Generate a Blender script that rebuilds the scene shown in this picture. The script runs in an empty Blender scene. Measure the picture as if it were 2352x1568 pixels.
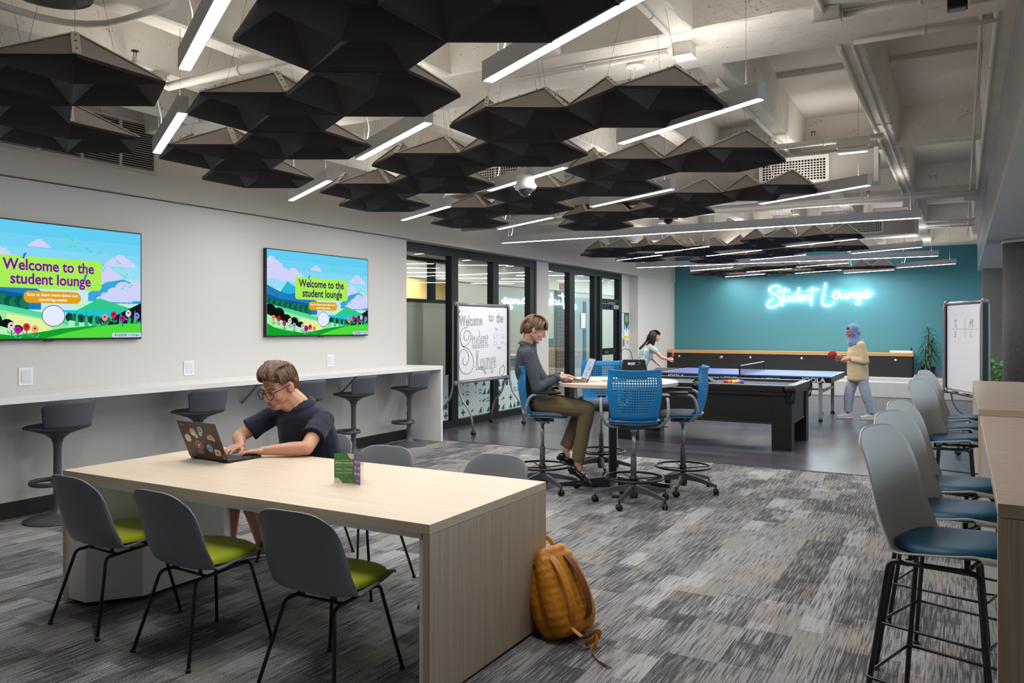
import bpy, bmesh, math, random
from mathutils import Vector, Matrix, Euler
random.seed(7)
PI = math.pi
SC = bpy.context.scene
COL = SC.collection

# ---------------------------------------------------------------- camera
cd = bpy.data.cameras.new('camera')
cam = bpy.data.objects.new('camera', cd)
COL.objects.link(cam)
cd.sensor_width = 36.0
cd.lens = 1825 / 2352 * 36
cd.shift_y = -33 / 2352
cd.clip_end = 200
cam.location = (0, 0, 1.58)
cam.rotation_euler = (PI / 2, 0, math.radians(29.5))
SC.camera = cam

# ---------------------------------------------------------------- colour management, world
SC.view_settings.view_transform = 'Standard'
SC.view_settings.look = 'None'
SC.view_settings.gamma = 1
SC.view_settings.exposure = 0.0
SC.view_settings.use_curve_mapping = False
SC.cycles.use_denoising = True
SC.cycles.max_bounces = 7
SC.cycles.diffuse_bounces = 4
SC.cycles.glossy_bounces = 3
SC.cycles.transparent_max_bounces = 10
SC.cycles.transmission_bounces = 3
SC.cycles.caustics_reflective = False
SC.cycles.caustics_refractive = False
SC.cycles.sample_clamp_indirect = 6
SC.cycles.blur_glossy = 0.5

world = bpy.data.worlds.new('overcast_daylight')
SC.world = world
world.use_nodes = True
wn = world.node_tree
for n in list(wn.nodes): wn.nodes.remove(n)
_bg = wn.nodes.new('ShaderNodeBackground'); _wo = wn.nodes.new('ShaderNodeOutputWorld')
_bg.inputs[0].default_value = (0.86, 0.93, 1.0, 1); _bg.inputs[1].default_value = 3.0
wn.links.new(_bg.outputs[0], _wo.inputs[0])

def area_light(name, loc, rot, sx, sy, watts, col=(1, 1, 1)):
    d = bpy.data.lights.new(name, 'AREA'); d.shape = 'RECTANGLE'; d.size = sx; d.size_y = sy
    d.energy = watts; d.color = col
    o = bpy.data.objects.new(name, d); COL.objects.link(o)
    o.location = loc; o.rotation_euler = rot
    return o
LAMP_W = 17.0       # watts per metre of linear fixture, downward
UP_W = 4.2          # watts per metre, upward
# daylight entering the tall windows of the right-hand side (area portal in the window plane)
WINDOW_LIGHT = area_light('window_daylight', (3.95, 10.5, 1.75), (0, PI / 2, 0), 2.0, 17.0, 50, (0.88, 0.94, 1.0))

# ---------------------------------------------------------------- colour and material helpers
def srgb(h):
    h = h.lstrip('#'); v = [int(h[i:i + 2], 16) / 255 for i in (0, 2, 4)]
    return tuple(((c / 12.92) if c <= 0.04045 else ((c + 0.055) / 1.055) ** 2.4) for c in v) + (1,)

def newmat(name):
    m = bpy.data.materials.new(name); m.use_nodes = True
    return m, m.node_tree, m.node_tree.nodes['Principled BSDF']

def N(nt, t, **k):
    n = nt.nodes.new(t)
    for a, b in k.items(): setattr(n, a, b)
    return n

def mat(name, col, rough=0.5, metal=0.0, noise=0.0, nscale=40.0, bump=0.0, bscale=200.0, spec=0.5, stretch=None, coat=0.0, sheen=0.0):
    m, nt, p = newmat(name)
    c = srgb(col) if isinstance(col, str) else col
    p.inputs['Base Color'].default_value = c
    p.inputs['Roughness'].default_value = rough
    p.inputs['Metallic'].default_value = metal
    p.inputs['Specular IOR Level'].default_value = spec
    p.inputs['Coat Weight'].default_value = coat
    p.inputs['Sheen Weight'].default_value = sheen
    m.diffuse_color = c
    if noise or bump:
        tc = N(nt, 'ShaderNodeTexCoord'); mp = N(nt, 'ShaderNodeMapping')
        nt.links.new(tc.outputs['Object'], mp.inputs[0])
        if stretch: mp.inputs['Scale'].default_value = stretch
    if noise:
        nz = N(nt, 'ShaderNodeTexNoise'); nz.inputs['Scale'].default_value = nscale; nz.inputs['Detail'].default_value = 4
        nt.links.new(mp.outputs[0], nz.inputs['Vector'])
        hs = N(nt, 'ShaderNodeMix', data_type='RGBA', blend_type='MIX')
        hs.inputs['A'].default_value = tuple(x * (1 - noise) for x in c[:3]) + (1,)
        hs.inputs['B'].default_value = tuple(min(1, x * (1 + noise)) for x in c[:3]) + (1,)
        nt.links.new(nz.outputs[0], hs.inputs['Factor'])
        nt.links.new(hs.outputs['Result'], p.inputs['Base Color'])
    if bump:
        nb = N(nt, 'ShaderNodeTexNoise'); nb.inputs['Scale'].default_value = bscale; nb.inputs['Detail'].default_value = 3
        nt.links.new(mp.outputs[0], nb.inputs['Vector'])
        bp = N(nt, 'ShaderNodeBump'); bp.inputs['Strength'].default_value = bump; bp.inputs['Distance'].default_value = 0.01
        nt.links.new(nb.outputs[0], bp.inputs['Height']); nt.links.new(bp.outputs[0], p.inputs['Normal'])
    return m

def emis(name, col, strength=1.0):
    m = bpy.data.materials.new(name); m.use_nodes = True; nt = m.node_tree
    for n in list(nt.nodes): nt.nodes.remove(n)
    e = N(nt, 'ShaderNodeEmission'); o = N(nt, 'ShaderNodeOutputMaterial')
    e.inputs[0].default_value = srgb(col) if isinstance(col, str) else col; e.inputs[1].default_value = strength
    nt.links.new(e.outputs[0], o.inputs[0]); return m

def glass(name, tint='#f6f9f6', extra=0.045):
    m = bpy.data.materials.new(name); m.use_nodes = True; nt = m.node_tree
    for n in list(nt.nodes): nt.nodes.remove(n)
    t = N(nt, 'ShaderNodeBsdfTransparent'); g = N(nt, 'ShaderNodeBsdfGlossy'); g.inputs['Roughness'].default_value = 0.0
    f0 = N(nt, 'ShaderNodeLayerWeight'); f0.inputs[0].default_value = 0.5
    f = N(nt, 'ShaderNodeMath', operation='POWER'); f.inputs[1].default_value = 4.0; nt.links.new(f0.outputs['Facing'], f.inputs[0])
    mx = N(nt, 'ShaderNodeMixShader'); o = N(nt, 'ShaderNodeOutputMaterial')
    t.inputs[0].default_value = srgb(tint)
    ad = N(nt, 'ShaderNodeMath', operation='ADD'); ad.inputs[1].default_value = extra
    nt.links.new(f.outputs[0], ad.inputs[0]); nt.links.new(ad.outputs[0], mx.inputs[0])
    nt.links.new(t.outputs[0], mx.inputs[1]); nt.links.new(g.outputs[0], mx.inputs[2]); nt.links.new(mx.outputs[0], o.inputs[0])
    return m

# ---------------------------------------------------------------- mesh helpers
def V(*a): return Vector(a)

def box(bm, x0, x1, y0, y1, z0, z1, bevel=0.0, mi=0):
    vs = [bm.verts.new((x, y, z)) for z in (z0, z1) for y in (y0, y1) for x in (x0, x1)]
    fs = [(0, 2, 3, 1), (4, 5, 7, 6), (0, 1, 5, 4), (2, 6, 7, 3), (0, 4, 6, 2), (1, 3, 7, 5)]
    F = [bm.faces.new([vs[i] for i in f]) for f in fs]
    for f in F: f.material_index = mi
    if bevel:
        es = list({e for f in F for e in f.edges})
        bmesh.ops.bevel(bm, geom=es, offset=bevel, segments=2, affect='EDGES', profile=0.6)
    return vs

def obox(bm, c, size, M=None, bevel=0.0, mi=0):
    tmp = bmesh.new(); x, y, z = [s / 2 for s in size]
    box(tmp, -x, x, -y, y, -z, z, bevel, mi)
    T = Matrix.Translation(c) @ (M.to_4x4() if M is not None else Matrix.Identity(4))
    merge(bm, tmp, T)

def merge(bm, src, T=Matrix.Identity(4)):
    mp = {}
    for v in src.verts: mp[v] = bm.verts.new(T @ v.co)
    for f in src.faces:
        try:
            g = bm.faces.new([mp[v] for v in f.verts]); g.material_index = f.material_index; g.smooth = f.smooth
        except ValueError: pass
    src.free()

def frames(pts, closed=False):
    pts = [Vector(p) for p in pts]; n = len(pts); T = []
    for i in range(n):
        a = pts[i - 1] if (i > 0 or closed) else pts[i]; b = pts[(i + 1) % n] if (i < n - 1 or closed) else pts[i]
        d = (b - a); T.append(d.normalized() if d.length > 1e-9 else Vector((0, 0, 1)))
    up = Vector((0, 0, 1)) if abs(T[0].z) < 0.9 else Vector((1, 0, 0))
    u = T[0].cross(up).normalized(); out = []
    for i in range(n):
        u = (u - T[i] * u.dot(T[i])); u = u.normalized() if u.length > 1e-9 else T[i].orthogonal().normalized()
        out.append((pts[i], u.copy(), T[i].cross(u).normalized()))
    return out

def tube(bm, pts, r, seg=8, closed=False, sx=1.0, sy=1.0, mi=0, smooth=True, cap=True):
    fr = frames(pts, closed); rings = []
    for i, (p, u, w) in enumerate(fr):
        rr = r[i] if isinstance(r, (list, tuple)) else r
        rings.append([bm.verts.new(p + (u * math.cos(a) * sx + w * math.sin(a) * sy) * rr) for a in [2 * PI * k / seg for k in range(seg)]])
    m = len(rings)
    for i in range(m if closed else m - 1):
        A, B = rings[i], rings[(i + 1) % m]
        for k in range(seg):
            f = bm.faces.new([A[k], A[(k + 1) % seg], B[(k + 1) % seg], B[k]]); f.smooth = smooth; f.material_index = mi
    if cap and not closed:
        for R_, rev in ((rings[0], True), (rings[-1], False)):
            f = bm.faces.new(R_[::-1] if rev else R_); f.material_index = mi
    return rings

def arc(pts, r=0.03, n=5):
    """round the corners of a polyline"""
    P = [Vector(p) for p in pts]; out = [P[0]]
    for i in range(1, len(P) - 1):
        a, b, c = P[i - 1], P[i], P[i + 1]
        rr = min(r, (a - b).length * 0.49, (c - b).length * 0.49)
        s = b + (a - b).normalized() * rr; e = b + (c - b).normalized() * rr
        for k in range(n + 1):
            t = k / n; out.append(s * (1 - t) ** 2 + b * 2 * t * (1 - t) + e * t * t)
    out.append(P[-1]); return out

def spline(pts, n=8, closed=False):
    P = [Vector(p) for p in pts]; m = len(P); out = []
    for i in range(m if closed else m - 1):
        p0 = P[(i - 1) % m] if (closed or i > 0) else P[0]; p1 = P[i]; p2 = P[(i + 1) % m]
        p3 = P[(i + 2) % m] if (closed or i + 2 < m) else P[-1]
        for k in range(n):
            t = k / n
            out.append(0.5 * ((2 * p1) + (p2 - p0) * t + (2 * p0 - 5 * p1 + 4 * p2 - p3) * t * t + (3 * p1 - p0 - 3 * p2 + p3) * t ** 3))
    if not closed: out.append(P[-1])
    return out

def lathe(bm, prof, seg=24, c=(0, 0, 0), smooth=True, mi=0, M=None):
    rings = []; c = Vector(c)
    for r, z in prof:
        if r < 1e-6:
            v = Vector((0, 0, z)); v = (M @ v if M is not None else v); rings.append([bm.verts.new(c + v)])
        else:
            rg = []
            for k in range(seg):
                a = 2 * PI * k / seg; v = Vector((r * math.cos(a), r * math.sin(a), z)); v = (M @ v if M is not None else v)
                rg.append(bm.verts.new(c + v))
            rings.append(rg)
    for A, B in zip(rings, rings[1:]):
        for k in range(seg):
            k2 = (k + 1) % seg
            if len(A) == 1 and len(B) == 1: continue
            if len(A) == 1: vs = [A[0], B[k2], B[k]][::-1]
            elif len(B) == 1: vs = [A[k], A[k2], B[0]]
            else: vs = [A[k], A[k2], B[k2], B[k]]
            f = bm.faces.new(vs); f.smooth = smooth; f.material_index = mi
    for R_, rev in ((rings[0], True), (rings[-1], False)):
        if len(R_) > 1:
            f = bm.faces.new(R_[::-1] if rev else R_); f.material_index = mi

def prism(bm, poly, h0, h1, fn=None, mi=0):
    """extrude a 2-D polygon; fn maps (x, y, h) to 3-D"""
    fn = fn or (lambda x, y, h: (x, y, h))
    A = [bm.verts.new(fn(x, y, h0)) for x, y in poly]; B = [bm.verts.new(fn(x, y, h1)) for x, y in poly]
    n = len(poly)
    fs = [bm.faces.new(A[::-1]), bm.faces.new(B)] + [bm.faces.new([A[i], A[(i + 1) % n], B[(i + 1) % n], B[i]]) for i in range(n)]
    for f in fs: f.material_index = mi

def surf(bm, fn, nu, nv, skip=None, closed_u=False, smooth=True, mi=0):
    G = [[bm.verts.new(fn(i / nu, j / nv)) for j in range(nv + 1)] for i in range(nu if closed_u else nu + 1)]
    for i in range(nu):
        for j in range(nv):
            if skip and skip(i, j): continue
            i2 = (i + 1) % len(G) if closed_u else i + 1
            f = bm.faces.new([G[i][j], G[i2][j], G[i2][j + 1], G[i][j + 1]]); f.smooth = smooth; f.material_index = mi
    return G

def mk(name, bm, m, parent=None, loc=None, rot=None, solid=None, sub=0, recalc=True):
    if recalc: bmesh.ops.recalc_face_normals(bm, faces=bm.faces[:])
    me = bpy.data.meshes.new(name); bm.to_mesh(me); bm.free()
    for x in (m if isinstance(m, (list, tuple)) else [m]): me.materials.append(x)
    o = bpy.data.objects.new(name, me); COL.objects.link(o)
    if parent is not None: o.parent = parent
    if loc is not None: o.location = loc
    if rot is not None: o.rotation_euler = rot
    if solid:
        s = o.modifiers.new('solid', 'SOLIDIFY'); s.thickness = abs(solid); s.offset = 1 if solid > 0 else -1
    if sub:
        s = o.modifiers.new('sub', 'SUBSURF'); s.levels = sub; s.render_levels = sub
    return o

def tag(o, label, cat=None, group=None, kind=None):
    if label: o['label'] = label
    if cat: o['category'] = cat
    if group: o['group'] = group
    if kind: o['kind'] = kind
    return o

def thing(name, label, cat, loc=(0, 0, 0), rz=0.0, group=None):
    o = bpy.data.objects.new(name, None); COL.objects.link(o); o.empty_display_size = 0.1
    o.location = loc; o.rotation_euler = (0, 0, rz)
    return tag(o, label, cat, group)

def dup(root, loc=None, rz=None, label=None, group=None):
    def rec(o, par):
        c = o.copy(); COL.objects.link(c); c.parent = par
        for ch in list(o.children): rec(ch, c)
        return c
    r = rec(root, None)
    if loc is not None: r.location = loc
    if rz is not None: r.rotation_euler = (0, 0, rz)
    if label: r['label'] = label
    if group: r['group'] = group
    return r

def struct(name, bm, m, parent=None, **k):
    o = mk(name, bm, m, parent, **k)
    o['kind'] = 'structure'
    return o

def text_mesh(s, size=1.0, depth=0.0, align='CENTER', outline=0.0, spacing=1.0, sx=1.0, off=0.0, shear=0.0):
    """flat lettering as a bmesh in the XY plane"""
    cu = bpy.data.curves.new('lettering', 'FONT'); cu.body = s; cu.size = size; cu.align_x = align; cu.align_y = 'CENTER'
    cu.extrude = depth; cu.space_character = spacing; cu.resolution_u = 3; cu.offset = off; cu.shear = shear
    if outline: cu.fill_mode = 'NONE'; cu.bevel_depth = outline; cu.bevel_resolution = 0
    o = bpy.data.objects.new('lettering', cu); COL.objects.link(o)
    dg = bpy.context.evaluated_depsgraph_get(); dg.update()
    me = bpy.data.meshes.new_from_object(o.evaluated_get(dg))
    bm = bmesh.new(); bm.from_mesh(me)
    for v in bm.verts: v.co.x *= sx
    bpy.data.objects.remove(o); bpy.data.curves.remove(cu); bpy.data.meshes.remove(me)
    return bm

def put(bm, src, T, mi=0):
    for f in src.faces: f.material_index = mi
    merge(bm, src, T)

def circle_pts(r, n=16, c=(0, 0), sx=1, sy=1):
    return [(c[0] + r * sx * math.cos(2 * PI * k / n), c[1] + r * sy * math.sin(2 * PI * k / n)) for k in range(n)]

def poly(bm, pts, fn, mi=0):
    f = bm.faces.new([bm.verts.new(fn(*p)) for p in pts]); f.material_index = mi; return f
def RZ(a): return Matrix.Rotation(a, 3, 'Z')
def RX(a): return Matrix.Rotation(a, 3, 'X')
def RY(a): return Matrix.Rotation(a, 3, 'Y')
# ---------------------------------------------------------------- materials
M = {}
M['wall_white'] = mat('painted wall warm white', '#cbc8c4', 0.75, bump=0.05, bscale=300)
M['wall_upper'] = mat('painted wall beige', '#c9c1b7', 0.75, bump=0.05, bscale=300)
M['teal'] = mat('teal wall paint', '#4a8b99', 0.6, bump=0.04, bscale=300)
M['ceiling'] = mat('cream painted concrete', '#d6d0c7', 0.8, noise=0.10, nscale=3.0, bump=0.35, bscale=18)
M['rib'] = mat('cream painted concrete rib', '#e2ddd4', 0.8, noise=0.12, nscale=8.0, bump=0.5, bscale=30)
def flecks(m, sc, thr):
    nt = m.node_tree; p = nt.nodes['Principled BSDF']; src = p.inputs['Base Color'].links[0].from_socket
    ge = N(nt, 'ShaderNodeNewGeometry'); n1 = N(nt, 'ShaderNodeTexNoise'); n1.inputs['Scale'].default_value = sc; n1.inputs['Detail'].default_value = 5
    n2 = N(nt, 'ShaderNodeTexNoise'); n2.inputs['Scale'].default_value = sc * .12
    nt.links.new(ge.outputs['Position'], n1.inputs['Vector']); nt.links.new(ge.outputs['Position'], n2.inputs['Vector'])
    ml = N(nt, 'ShaderNodeMath', operation='MULTIPLY'); nt.links.new(n1.outputs[0], ml.inputs[0]); nt.links.new(n2.outputs[0], ml.inputs[1])
    mr = N(nt, 'ShaderNodeMapRange'); mr.inputs[1].default_value = thr; mr.inputs[2].default_value = thr + .02; nt.links.new(ml.outputs[0], mr.inputs[0])
    mx = N(nt, 'ShaderNodeMix', data_type='RGBA'); nt.links.new(mr.outputs[0], mx.inputs['Factor']); nt.links.new(src, mx.inputs['A']); mx.inputs['B'].default_value = srgb('#8a7c6c')
    nt.links.new(mx.outputs['Result'], p.inputs['Base Color'])
flecks(M['ceiling'], 60, .44); flecks(M['rib'], 70, .405)
M['pipe'] = mat('cream painted steel pipe', '#e2ded6', 0.45)
M['soffit'] = mat('satin grey soffit', '#b9b6b6', 0.35, bump=0.03, bscale=60)
M['black_base'] = mat('black rubber base', '#1d1b1b', 0.6)
M['black_frame'] = mat('black aluminium frame', '#0a0d11', 0.5, spec=.3)
M['steel'] = mat('brushed steel', '#a5a7aa', 0.35, 0.9)
M['grey_metal'] = mat('silver grey powder coat', '#8c8d92', 0.4, 0.4)
M['fixture'] = mat('pale grey fixture housing', '#bcbdc0', 0.45)
M['cable'] = mat('thin steel cable', '#6d6a66', 0.5, 0.5)
M['white_cable'] = mat('white cord', '#e8e8e8', 0.5)
M['black_plastic'] = mat('black plastic', '#0d0d0f', 0.5)
M['black_metal'] = mat('black steel', '#0b0b0c', 0.35, spec=0.5)
M['white_lam'] = mat('white laminate', '#e6e4e4', 0.35)
M['glass'] = glass('partition glass')
M['window_glass'] = glass('window glass', '#e8f4fa')
M['concrete'] = mat('pale trowelled concrete', '#b9b7b6', 0.8, noise=0.12, nscale=5, bump=0.3, bscale=40)
M['concrete_col'] = mat('rough concrete column', '#6f6b68', 0.85, noise=0.18, nscale=30, bump=1.0, bscale=70)
M['concrete_col'].node_tree.nodes['Bump'].inputs['Distance'].default_value = 0.03

def wood(name, c1, c2, axis='z', scale=1.0, rough=0.45):
    m, nt, p = newmat(name)
    tc = N(nt, 'ShaderNodeTexCoord'); mp = N(nt, 'ShaderNodeMapping')
    s = {'x': (2, 150, 150), 'y': (150, 2, 150), 'z': (150, 150, 2)}[axis]
    mp.inputs['Scale'].default_value = tuple(v * scale for v in s)
    nz = N(nt, 'ShaderNodeTexNoise'); nz.inputs['Scale'].default_value = 1.0; nz.inputs['Detail'].default_value = 3
    cr = N(nt, 'ShaderNodeValToRGB'); cr.color_ramp.elements[0].position = 0.35; cr.color_ramp.elements[1].position = 0.65
    cr.color_ramp.elements[0].color = srgb(c1); cr.color_ramp.elements[1].color = srgb(c2)
    nt.links.new(tc.outputs['Object'], mp.inputs[0]); nt.links.new(mp.outputs[0], nz.inputs['Vector'])
    nt.links.new(nz.outputs[0], cr.inputs[0]); nt.links.new(cr.outputs[0], p.inputs['Base Color'])
    p.inputs['Roughness'].default_value = rough; m.diffuse_color = srgb(c2)
    return m
M['wood_top'] = wood('pale oak laminate along the length', '#cbb8a1', '#d5c3ad', 'x', 0.6)
M['wood_side'] = wood('pale oak laminate upright grain', '#b3a08a', '#c6b49d', 'z', 1.0)
M['wood_edge'] = wood('oak laminate edge', '#cdb594', '#d6bf9f', 'x', 0.5)
M['bar_top'] = wood('washed oak bar top', '#b5a08a', '#c6b39e', 'x', 0.7, 0.35)
M['bar_side'] = wood('washed oak bar side', '#b49d7c', '#ccb797', 'z', 0.9)
M['bench_wood'] = wood('honey wood cap', '#c08f58', '#cf9f68', 'x', 0.4)

def carpet(name):
    m, nt, p = newmat(name)
    ge = N(nt, 'ShaderNodeNewGeometry'); oi = N(nt, 'ShaderNodeObjectInfo')
    sep = N(nt, 'ShaderNodeSeparateXYZ'); nt.links.new(ge.outputs['Position'], sep.inputs[0])
    def math_(op, a, b=None, c=None):
        n = N(nt, 'ShaderNodeMath', operation=op)
        for i, v in enumerate((a, b, c)):
            if v is None: continue
            if isinstance(v, (int, float)): n.inputs[i].default_value = v
            else: nt.links.new(v, n.inputs[i])
        return n.outputs[0]
    def cell(w, l, seed):
        fx = math_('FLOOR', math_('DIVIDE', sep.outputs[0], w))
        wn1 = N(nt, 'ShaderNodeTexWhiteNoise', noise_dimensions='2D'); cb = N(nt, 'ShaderNodeCombineXYZ')
        nt.links.new(fx, cb.inputs[0]); cb.inputs[1].default_value = seed; nt.links.new(cb.outputs[0], wn1.inputs['Vector'])
        fy = math_('FLOOR', math_('ADD', math_('DIVIDE', sep.outputs[1], l), math_('MULTIPLY', wn1.outputs[0], 7.0)))
        wn2 = N(nt, 'ShaderNodeTexWhiteNoise', noise_dimensions='3D'); cb2 = N(nt, 'ShaderNodeCombineXYZ')
        nt.links.new(fx, cb2.inputs[0]); nt.links.new(fy, cb2.inputs[1]); cb2.inputs[2].default_value = seed
        nt.links.new(cb2.outputs[0], wn2.inputs['Vector']); return wn2
    a = cell(0.25, 0.5, 3.0); b = cell(0.125, 0.31, 9.0)
    tone = math_('ADD', math_('MULTIPLY', a.outputs[0], 0.55), math_('MULTIPLY', b.outputs[0], 0.35))
    tone = math_('ADD', tone, math_('MULTIPLY', oi.outputs['Random'], 0.14))
    def noise(sc, detail=2.0):
        mp = N(nt, 'ShaderNodeMapping'); mp.inputs['Scale'].default_value = sc
        nt.links.new(ge.outputs['Position'], mp.inputs[0])
        n = N(nt, 'ShaderNodeTexNoise'); n.inputs['Scale'].default_value = 1.0; n.inputs['Detail'].default_value = detail
        nt.links.new(mp.outputs[0], n.inputs['Vector']); return n.outputs[0]
    rows = noise((120, 4.5, 1), 3.0); tuft = noise((260, 150, 1), 1.0)
    st = math_('ADD', math_('MULTIPLY', rows, 0.62), math_('MULTIPLY', tuft, 0.38))
    thr = math_('SUBTRACT', 0.62, math_('MULTIPLY', tone, 0.24))
    msk = N(nt, 'ShaderNodeMapRange'); msk.interpolation_type = 'SMOOTHSTEP'
    nt.links.new(math_('SUBTRACT', st, thr), msk.inputs[0]); msk.inputs[1].default_value = -0.09; msk.inputs[2].default_value = 0.09
    cr = N(nt, 'ShaderNodeValToRGB'); cr.color_ramp.interpolation = 'CONSTANT'
    e = cr.color_ramp.elements
    cols = [(0, '#a09f9f'), (0.3, '#9b9997'), (0.5, '#959395'), (0.66, '#9d9691'), (0.78, '#a9a8a8'), (0.9, '#93908c')]
    e[0].position = 0; e[0].color = srgb(cols[0][1]); e[1].position = cols[1][0]; e[1].color = srgb(cols[1][1])
    for pos, c in cols[2:]:
        x = e.new(pos); x.color = srgb(c)
    nt.links.new(b.outputs[0], cr.inputs[0])
    mx = N(nt, 'ShaderNodeMix', data_type='RGBA'); mx.inputs['A'].default_value = srgb('#4c4a4d')
    nt.links.new(cr.outputs[0], mx.inputs['B']); nt.links.new(msk.outputs[0], mx.inputs['Factor'])
    nt.links.new(mx.outputs['Result'], p.inputs['Base Color'])
    p.inputs['Roughness'].default_value = 0.95; p.inputs['Specular IOR Level'].default_value = 0.1
    bp = N(nt, 'ShaderNodeBump'); bp.inputs['Strength'].default_value = 0.6; bp.inputs['Distance'].default_value = 0.006
    nt.links.new(st, bp.inputs['Height']); nt.links.new(bp.outputs[0], p.inputs['Normal'])
    return m
M['carpet'] = carpet('striated grey carpet')

def vinyl(name):
    m, nt, p = newmat(name)
    ge = N(nt, 'ShaderNodeNewGeometry'); oi = N(nt, 'ShaderNodeObjectInfo')
    mp = N(nt, 'ShaderNodeMapping'); mp.inputs['Scale'].default_value = (1.6, 22, 1)
    nt.links.new(ge.outputs['Position'], mp.inputs[0])
    n = N(nt, 'ShaderNodeTexNoise'); n.inputs['Scale'].default_value = 1.0; n.inputs['Detail'].default_value = 5
    nt.links.new(mp.outputs[0], n.inputs['Vector'])
    ad = N(nt, 'ShaderNodeMath', operation='MULTIPLY_ADD'); nt.links.new(oi.outputs['Random'], ad.inputs[0]); ad.inputs[1].default_value = 0.35
    nt.links.new(n.outputs[0], ad.inputs[2])
    cr = N(nt, 'ShaderNodeValToRGB'); cr.color_ramp.elements[0].position = 0.35; cr.color_ramp.elements[1].position = 0.95
    cr.color_ramp.elements[0].color = srgb('#35323a'); cr.color_ramp.elements[1].color = srgb('#544f59')
    nt.links.new(ad.outputs[0], cr.inputs[0]); nt.links.new(cr.outputs[0], p.inputs['Base Color'])
    p.inputs['Roughness'].default_value = 0.26; p.inputs['Specular IOR Level'].default_value = 0.45
    return m
M['vinyl'] = vinyl('dark plum grey vinyl plank')
# ---------------------------------------------------------------- floor
bm = bmesh.new(); box(bm, -7.2, 4.2, -3.0, 21.2, -0.12, -0.006)
box(bm, -7.2, 4.2, 14.2, 21.2, -0.006, 0.0, mi=1); box(bm, 0.42, 4.2, -3.0, 9.2, -0.006, 0.0, mi=2)
box(bm, 0.42, 4.2, 9.2, 14.2, -0.006, 0.0, mi=1); box(bm, -6.85, 0.42, -3.0, 1.2, -0.006, 0.0, mi=2)
floor = struct('floor', bm, [M['black_base'], M['vinyl'], M['carpet']])
def strip_piece(name, w, l, h, m, g=0.0006):
    bm = bmesh.new(); box(bm, -w / 2 + g, w / 2 - g, -l / 2 + g, l / 2 - g, -0.006, h); me = bpy.data.meshes.new(name); bm.to_mesh(me); bm.free()
    me.materials.append(m); return me
ct = {}
def place_piece(name, x0, x1, y0, y1, m):
    key = (name, round(x1 - x0, 3), round(y1 - y0, 3))
    if key not in ct: ct[key] = strip_piece(name, x1 - x0, y1 - y0, 0.0, m)
    o = bpy.data.objects.new(name, ct[key]); COL.objects.link(o); o.parent = floor
    o.location = ((x0 + x1) / 2, (y0 + y1) / 2, random.uniform(-0.0003, 0.0003))
x = -6.83; k = 0
while x < 0.40:
    y = 1.2; first = 0.25 * (k % 4) or 1.0
    while y < 9.19:
        l = first if y == 1.2 else 1.0
        y1 = min(y + l, 9.2); place_piece('carpet_plank', x, x + 0.25, y, y1, M['carpet']); y = y1
    x += 0.25; k += 1
y = 9.2; k = 0
while y < 14.19:
    x = -7.05; first = 0.4 * (k % 3) or 1.2
    while x < 0.41:
        l = first if x == -7.05 else 1.2
        x1 = min(x + l, 0.42); place_piece('vinyl_plank', x, x1, y, y + 0.2, M['vinyl']); x = x1
    y += 0.2; k += 1
bm = bmesh.new(); box(bm, -6.2, 0.3, 9.19, 9.215, 0.0, 0.004); struct('trim_1', bm, M['black_base'])

# ---------------------------------------------------------------- walls
bm = bmesh.new()
box(bm, -7.10, -6.85, -3.0, 9.07, 0, 2.82)
box(bm, -7.10, -6.95, 13.24, 13.72, 0, 2.82); box(bm, -7.10, -7.02, 17.60, 18.2, 0, 2.82); box(bm, -7.10, -6.80, 18.2, 21.2, 0, 2.82)
wall_left = struct('wall_left', bm, M['wall_white'])
bm = bmesh.new(); box(bm, -7.3, -6.78, -3.0, 9.07, 2.83, 3.95); box(bm, -7.3, -6.78, 9.07, 21.2, 2.82, 3.95)
struct('trim_2', bm, M['wall_upper'])
bm = bmesh.new(); box(bm, -6.85, -6.835, -3.0, 9.07, 0.0, 0.135); struct('baseboard_left', bm, M['black_base'])
bm = bmesh.new(); box(bm, -6.8, 4.2, 21.0, 21.2, 0, 3.95); struct('wall_back', bm, M['teal'])
bm = bmesh.new(); box(bm, -7.3, 4.2, -3.2, -3.0, 0, 3.95); struct('wall_front', bm, M['wall_white'])
# right-hand wall: sill wall, piers and header around three wide windows
bm = bmesh.new()
box(bm, 4.0, 4.2, -3.0, 21.0, 0, 0.75); box(bm, 4.0, 4.2, -3.0, 21.0, 2.75, 3.95)
WIN = [(2.0, 7.6), (8.2, 13.8), (14.4, 20.0)]
for a, b in [(-3.0, 2.0), (7.6, 8.2), (13.8, 14.4), (20.0, 21.0)]: box(bm, 4.0, 4.2, a, b, 0.75, 2.75)
struct('wall_right', bm, M['wall_white'])
for i, (a, b) in enumerate(WIN):
    w = bpy.data.objects.new('window_%d' % (i + 3), None); COL.objects.link(w); w['kind'] = 'structure'
    bm = bmesh.new()
    for y0, y1, z0, z1 in ((a, b, .75, .81), (a, b, 2.69, 2.75), (a, a + .06, .81, 2.69), (b - .06, b, .81, 2.69), ((a + b) / 2 - .03, (a + b) / 2 + .03, .81, 2.69)):
        box(bm, 4.06, 4.14, y0, y1, z0, z1)
    mk('window_frame', bm, M['black_frame'], w)
    for y0, y1 in ((a + .06, (a + b) / 2 - .03), ((a + b) / 2 + .03, b - .06)):
        bm = bmesh.new(); box(bm, 4.095, 4.105, y0, y1, .81, 2.69); mk('pane', bm, M['window_glass'], w)
# concrete platform along the teal wall
bm = bmesh.new(); box(bm, -6.8, 4.0, 19.95, 21.0, 0, 0.42, 0.01); box(bm, -6.8, 4.0, 19.6, 19.96, 0.0, 0.35, 0.02)
struct('platform_step', bm, M['concrete'])
bm = bmesh.new(); box(bm, -6.8, 4.0, 20.96, 21.0, 0.42, 0.56); struct('baseboard_back', bm, M['grey_metal'])

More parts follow.
